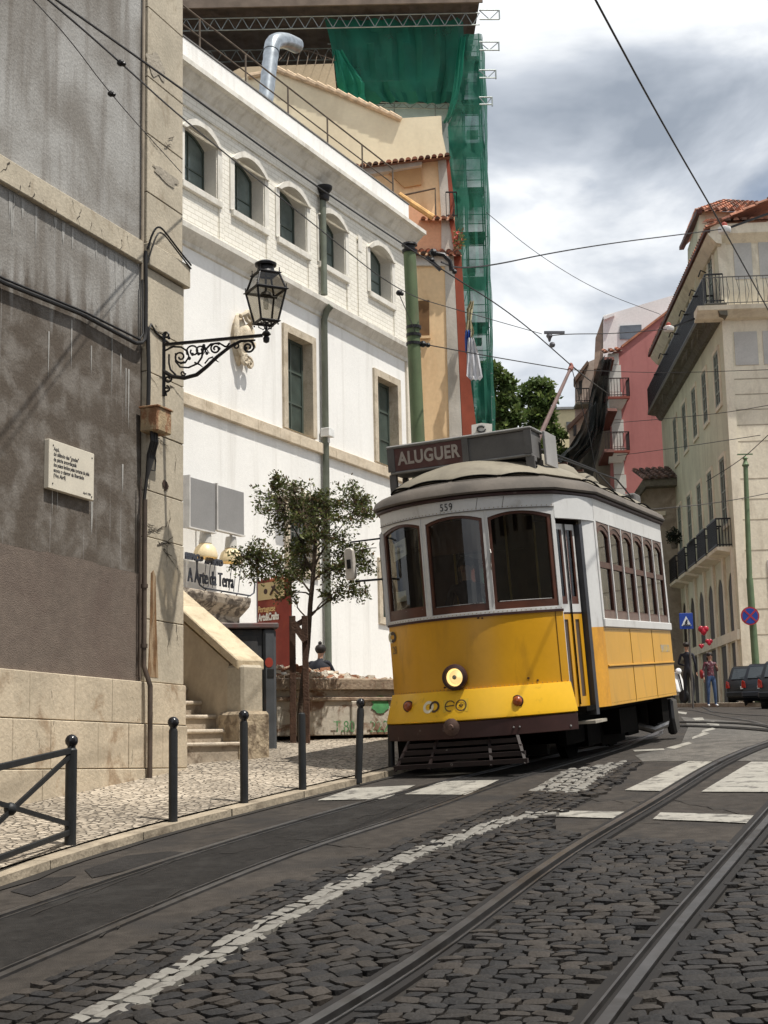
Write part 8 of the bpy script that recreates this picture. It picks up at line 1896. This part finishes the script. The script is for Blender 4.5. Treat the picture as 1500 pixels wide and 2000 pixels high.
stand = dict(pel=(0, 0, .90), wst=(0, 0, 1.04), chs=(0, .0, 1.24), nk0=(0, 0, 1.37), nk1=(0, -.005, 1.43), hd=(0, -.01, 1.52), hdt=(0, 0, 1.59),
    shL=(-.165, 0, 1.33), elL=(-.22, .02, 1.07), wrL=(-.23, -.05, .86), hnL=(-.23, -.07, .80), shR=(.165, 0, 1.33), elR=(.22, .02, 1.08), wrR=(.17, -.16, 1.16), hnR=(.13, -.19, 1.22),
    hpL=(-.085, 0, .84), knL=(-.10, -.02, .47), anL=(-.11, .02, .08), ftL=(-.13, -.11, .035), hpR=(.085, 0, .84), knR=(.10, -.02, .47), anR=(.12, .02, .08), ftR=(.15, -.11, .035))
# woman in the road
YW = 45.5; f = at(1391, 1374, YW); f.z = G(f.x, f.y) + .0; Hh = (at(1391, 1274, YW).z - f.z)
WT = Matrix.Translation(f) @ Matrix.Rotation(.1, 4, 'Z')
WM = root('person', WT, 'person in maroon patterned top, blue jeans and white shoes standing at the kerb', 'person')
top_m = mat('maroon_top', (.10, .025, .035), .8, var=.6, scale=14, stain=(.35, .28, .28), stain_amt=.6, sscale=(12, 12, 12), sthr=(.55, .6)); jean = mat('blue_jeans', (.05, .085, .17), .8, var=.3, scale=6); shoe = mat('white_shoe', (.7, .68, .66), .6)
b, P, s = body(WM, WT, stand, Hh, [M_skinp, top_m, jean, shoe])
paint(b, WT, lambda p: 3 if p.z < .085 * s else 2 if p.z < .93 * s and abs(p.x) < .19 * s else (1 if p.z < 1.385 * s and not (p.z < .9 * s) and not (p.y < -.12 * s) else 0))
face(WM, WT, P, s); fingers(WM, WT, P, s, 'L'); fingers(WM, WT, P, s, 'R', (-.3, -.2, 1))
m = MB(WT); m.ball(P['hdt'][0] + V((0, .015, -.01)), .098 * s, (1, 1.05, .85), 14); m.ball(P['hd'][0] + V((0, .06, -.06)), .085 * s, (1.05, .7, 1.3), 12); m.build('hair', M_hair, WM, smooth=True)
m = MB(WT); m.ball((-.25 * s, .08, 1.0 * s), .13, (.5, .9, 1.2), 12); m.tube([(-.22 * s, .05, 1.1 * s), (-.17 * s, -.02, 1.36 * s), (-.2 * s, .1, 1.15 * s)], .014, 5)
o = m.build('shoulder_bag', mat('red_bag', (.35, .03, .03), .6), None, at=WT @ Matrix.Translation((-.25, .08, 1.0)), smooth=True); tag(o, 'red shoulder bag carried by the person in jeans', 'bag')
# dark figure in the shade
YD = 45.2; f = at(1346, 1361, YD); f.z = SW2(f.x, f.y); DT = Matrix.Translation(f) @ Matrix.Rotation(2.6, 4, 'Z')
Hd = at(1346, 1254, YD).z - f.z
DP = root('person', DT, 'person in dark jacket and trousers standing in shade under the blue crossing sign', 'person')
st2 = dict(stand); st2.update(elR=(.24, .04, 1.08), wrR=(.10, -.14, 1.02), hnR=(.04, -.17, 1.04), knL=(-.12, -.05, .47))
dk = mat('dark_jacket', (.012, .013, .02), .8); b, P, s = body(DP, DT, st2, Hd, [M_skinp, dk, mat('dark_trousers', (.018, .018, .022), .8), mat('dark_shoe', (.02, .015, .012), .5)])
paint(b, DT, lambda p: 3 if p.z < .085 * s else 2 if p.z < .93 * s and abs(p.x) < .19 * s else (1 if p.z < 1.385 * s and not (p.z < .84 * s) else 0))
face(DP, DT, P, s); fingers(DP, DT, P, s, 'L'); fingers(DP, DT, P, s, 'R', (-1, 0, .1))
m = MB(DT); m.ball(P['hdt'][0] + V((0, .012, -.01)), .094 * s, (1, 1.05, .75), 14); m.build('hair', M_hair, DP, smooth=True)
# sitter behind the skip
sit = dict(pel=(0, 0, .50), wst=(0, .03, .64), chs=(0, .06, .86), nk0=(0, .02, 1.0), nk1=(0, -.01, 1.05), hd=(0, -.03, 1.14), hdt=(0, -.03, 1.21),
    shL=(-.18, .05, .95), elL=(-.26, -.06, .72), wrL=(-.14, -.27, .66), hnL=(-.09, -.32, .66), shR=(.18, .05, .95), elR=(.26, -.06, .72), wrR=(.14, -.27, .66), hnR=(.09, -.32, .66),
    hpL=(-.09, -.05, .50), knL=(-.12, -.45, .52), anL=(-.12, -.45, .09), ftL=(-.13, -.57, .04), hpR=(.09, -.05, .50), knR=(.12, -.45, .52), anR=(.12, -.45, .09), ftR=(.13, -.57, .04))
YQ = 27.0; f = at(627, 1400, YQ); top_ = at(629, 1268, YQ).z; f.z = top_ - 1.29 * 1.04 + .12; QT = Matrix.Translation(f) @ Matrix.Rotation(PI - .4, 4, 'Z')
gq = SW(f.x, f.y)
o = MB(); o.box(f.x - .5, f.x + .5, f.y - .25, f.y + .3, gq - .05, f.z + .40); o = o.build('stone_block', M_lstone, None, at=V((f.x, f.y, gq)), bevel=.02); tag(o, 'plain stone block seat hidden behind the rubble skip', 'bench')
QP = root('person', QT, 'person in a black jacket seen from behind above the rubble skip', 'person')
b, P, s = body(QP, QT, sit, 1.70, [M_skinp, dk, MATS['dark_trousers'], MATS['dark_shoe']])
paint(b, QT, lambda p: 3 if p.z < .10 * s and p.y < -.3 else 2 if p.z < .60 * s and p.y < .1 and not (abs(p.x) > .2 * s and p.z > .6) else (1 if p.z < 1.02 * s else 0))
face(QP, QT, P, s); fingers(QP, QT, P, s, 'L', (.4, -1, 0)); fingers(QP, QT, P, s, 'R', (-.4, -1, 0))
m = MB(QT); m.ball(P['hdt'][0] + V((0, .012, -.02)), .102 * s, (1, 1.1, .9), 14); m.ball(P['hdt'][0] + V((0.0, .03, .09)), .04, n=8); m.build('hair', M_hair, QP, smooth=True)
m = MB(QT); m.v = []; m.lathe([(.10, 1.0), (.17, .96), (.225, .88), (.21, .7), (.17, .56)], (0, .05, 0), n=16, caps=False); m.v = [V((p.x * 1.05, .05 + (p.y - .05) * .66, p.z)) for p in m.v]; m.build('jacket', dk, QP, smooth=True, fixn=False)
# driver
DRM = TM_ @ Matrix.Translation((-.12, .72, .62)); DR = root('person', DRM, 'person driving the tram, dark jacket, dimly seen behind the middle front window', 'person')
st3 = dict(stand); st3.update(elL=(-.24, -.04, 1.08), wrL=(-.26, -.22, 1.05), hnL=(-.28, -.27, 1.06), elR=(.24, -.02, 1.08), wrR=(.2, -.2, 1.05), hnR=(.2, -.25, 1.06))
b, P, s = body(DR, DRM, st3, 1.66, [M_skinp, dk, MATS['dark_trousers'], MATS['dark_shoe']]); paint(b, DRM, lambda p: 3 if p.z < .085 * s else 2 if p.z < .93 * s and abs(p.x) < .19 * s else (1 if p.z < 1.385 * s and p.y > -.2 else 0))
face(DR, DRM, P, s); fingers(DR, DRM, P, s, 'L', (-.2, -1, 0)); fingers(DR, DRM, P, s, 'R', (0, -1, 0))
m = MB(DRM); m.ball(P['hdt'][0] + V((0, .012, -.01)), .094 * s, (1, 1.05, .75), 14); m.build('hair', M_hair, DR, smooth=True)

# ------------------------------------------------------------------ parked cars
M_carp = mat('dark_car_paint', (.007, .008, .009), .35, .1, var=.1, coat=.15, fine=.02); M_cgl = mat('car_window', (.02, .026, .03), .06, var=.2, spec=.8); M_tyre = mat('tyre', (.014, .014, .014), .85); M_tail = mat('tail_lamp', (.30, .018, .010), .25, var=.2, scale=12)
def car(M, lab, paintm):
    r = root('parked_car', M, lab, 'car', 'dark cars parked by the corner building')
    # local: x right, y forward (rear bumper at y=0), z up; length 3.9 m
    prof = [(0.0, .32), (-.02, .5), (.02, .72), (.10, .88), (.42, 1.36), (.60, 1.44), (1.6, 1.46), (2.1, 1.40), (2.75, .98), (3.6, .84), (3.86, .66), (3.9, .4), (3.85, .24), (.1, .22)]
    def half(z, y):
        w_ = .80
        if z > .9: w_ = .80 - (z - .9) * .38
        if y < .15: w_ -= .06
        if y > 3.6: w_ -= .12
        return w_
    m = MB(M); n = len(prof); xs = [-1, -.92, -.5, 0, .5, .92, 1]; vs = []
    for x in xs:
        for (y, z) in prof: e = 1 - .06 * (abs(x) > .95); yy = y + (.05 if y < .2 else -.08 if y > 3.6 else 0) * x * x; vs.append(V((x * half(z, y), yy, z if abs(x) < .95 else z * .985 + .01)))
    fs = [(i * n + j, (i + 1) * n + j, (i + 1) * n + (j + 1) % n, i * n + (j + 1) % n) for i in range(len(xs) - 1) for j in range(n)] + [tuple(range(n)), tuple(len(vs) - n + j for j in reversed(range(n)))]
    m.add(vs, fs); m.build('body', paintm, r, smooth=True)
    m = MB(M); z0, z1 = .96, 1.33; m.add([(-.60, .135, z0), (.60, .135, z0), (.54, .385, z1), (-.54, .385, z1), (-.60, .16, z0), (.60, .16, z0), (.54, .41, z1), (-.54, .41, z1)], [(0, 1, 2, 3), (4, 7, 6, 5), (0, 4, 5, 1), (3, 2, 6, 7), (0, 3, 7, 4), (1, 5, 6, 2)]); m.build('rear_window', M_cgl, r)
    for sg in (-1, 1):
        m = MB(M); f_ = lambda y, z: (sg * (half(z, y) + .006), y, z); m.prism([f_(.42, .96), f_(.68, 1.34), f_(1.35, 1.37), f_(1.38, .96)], (-sg * .012, 0, 0)); m.prism([f_(1.46, .96), f_(1.45, 1.37), f_(2.05, 1.33), f_(2.62, .97)], (-sg * .012, 0, 0)); m.build('side_window', M_cgl, r)
        m = MB(M); m.prism([(sg * .795, .03, .64), (sg * .64, -.035, .64), (sg * .66, -.02, .84), (sg * .76, .08, .90), (sg * .797, .11, .86)], (0, .05, 0)); m.build('tail_light', M_tail, r, bevel=.01)
        m = MB(M); m.ball((sg * .9, 2.5, 1.0), .11, (1, .6, .7), 10); m.tube([(sg * .78, 2.5, .97), (sg * .9, 2.5, .98)], .02, 5); m.build('door_mirror', paintm, r, smooth=True)
        for y in (.68, 3.15):
            m = MB(M); m.lathe([(.19, -.09), (.29, -.09), (.30, -.06), (.30, .06), (.29, .09), (.19, .09)], (sg * .72, y, .30), (1, 0, 0), 24); wl = m.build('wheel', M_tyre, r, smooth=True)
            m = MB(M); m.lathe([(.0, .07), (.06, .08), (.08, .06), (.17, .05), (.195, .088)], (sg * .72, y, .30), (sg, 0, 0), 20, caps=False); m.build('rim', M_steel, wl, smooth=True)
    m = MB(M); m.box(-.78, .78, -.05, .06, .34, .52); m.build('rear_bumper', paintm, r, bevel=.03)
    m = MB(M); m.box(-.26, .26, -.035, -.022, .60, .70); m.build('number_plate', mat('plate_white', (.6, .6, .58), .5), r)
    m = MB(M); m.tube([(-.3, .12, 1.0), (.1, .2, 1.08)], .009, 4); m.build('rear_wiper', M_black, r)
    return r
M_cb = mat('dark_blue_paint', (.007, .009, .014), .35, .1, var=.1, coat=.15, fine=.02)
for px, py, Y, lab, pm in ((1463, 1383, 47, 'farthest dark hatchback of the three parked at the right, nearest the people', M_carp), (1498, 1390, 43.5, 'dark car with glowing orange-red tail light, middle of the three parked at the right', M_cb), (1536, 1399, 39, 'nearest of the three parked dark cars, cut by the right frame edge', M_carp)):
    f = at(px, py, Y); f.z = G(f.x, f.y); car(Matrix.Translation(f) @ Matrix.Rotation(-math.radians(26), 4, 'Z') @ Matrix.Scale(.92, 4), lab, pm)
# scooter peeping out behind the tram
f = at(1308, 1352, 48); f.z = SW2(f.x, f.y); SM = Matrix.Translation(f) @ Matrix.Rotation(.5, 4, 'Z')
SCt = root('motor_scooter', SM, 'scooter with a pale rounded front peeping out behind the tram', 'scooter')
m = MB(SM); m.prism([(-.16, -.62, .35), (.16, -.62, .35), (.2, -.5, .75), (.14, -.42, 1.02), (-.14, -.42, 1.02), (-.2, -.5, .75)], (0, .08, 0)); m.box(-.14, .14, -.5, .1, .26, .32); m.prism([(-.15, .1, .3), (-.15, .85, .45), (-.15, .8, .72), (-.15, .1, .68)], (.3, 0, 0)); m.build('body', mat('scooter_white', (.75, .74, .72), .3), SCt, bevel=.03)
m = MB(SM); m.prism([(-.13, .1, .69), (-.13, .8, .74), (-.13, .78, .80), (-.13, .12, .78)], (.26, 0, 0)); m.build('saddle', mat('saddle_black', (.02, .02, .02), .6), SCt, bevel=.02)
m = MB(SM); m.ball((0, -.5, 1.05), .12, (1, .7, .9), 12); m.build('headlight', mat('headlamp_pale', (.8, .8, .8), .15), SCt, smooth=True)
for y in (-.72, .62): m = MB(SM); m.lathe([(.1, -.05), (.2, -.05), (.22, 0), (.2, .05), (.1, .05)], (0, y, .22), (1, 0, 0), 18); m.build('wheel', M_tyre, SCt, smooth=True)
m = MB(SM); m.tube([(-.32, -.38, 1.08), (0, -.46, 1.06), (.32, -.38, 1.08)], .016, 6); m.tube([(0, -.7, .24), (0, -.48, 1.05)], .03, 6); m.build('handlebar', M_black, SCt)
# red balloons hung at the shop and the dark hanging plants
M_bal = mat('red_balloon', (.38, .012, .03), .3)
for i, (px, py, r_, lab) in enumerate(((1374, 1231, 10, 'largest red heart balloon hanging at the shop door behind the people'), (1385, 1254, 7, 'small red heart balloon just right below the largest one'), (1370, 1262, 5, 'smallest red heart balloon, lowest of the three'))):
    c = at(px, py, 46.6); R_ = r_ * 46.6 / FPX; r = root('heart_balloon', c, lab, 'balloon', 'red heart balloons at the shop door'); m = MB(); m.ball(c + V((-.45 * R_, 0, .25 * R_)), R_ * .62, (1, .6, 1), 12); m.ball(c + V((.45 * R_, 0, .25 * R_)), R_ * .62, (1, .6, 1), 12); m.ball(c + V((0, 0, -.2 * R_)), R_ * .62, (1.05, .6, 1.2), 12); m.lathe([(R_ * .5, -.5 * R_), (.0, -1.1 * R_)], c, n=12); m.build('envelope', M_bal, r, smooth=True)
random.seed(40); c = at(1316, 1048, 60); r = root('balcony_plant', c, 'dark bushy plant hanging off the farthest low balcony behind the tram', 'plant'); lm = MB()
for k in range(500):
    d = V((random.gauss(0, 1), random.gauss(0, 1), random.gauss(0, 1))).normalized() * random.random() ** .4; leaf(lm, c + V((d.x * .32, d.y * .3, d.z * .4)), random.uniform(.08, .16), random.choice([0, 0, 1]))
lm.build('foliage', [leafmat('plant_dark', (.012, .018, .010)), leafmat('plant_dark2', (.02, .03, .015))], r, fixn=False); m = MB(); m.lathe([(.12, -.2), (.18, .1)], c - V((0, 0, .3)), n=12); m.build('pot', M_moss, r)
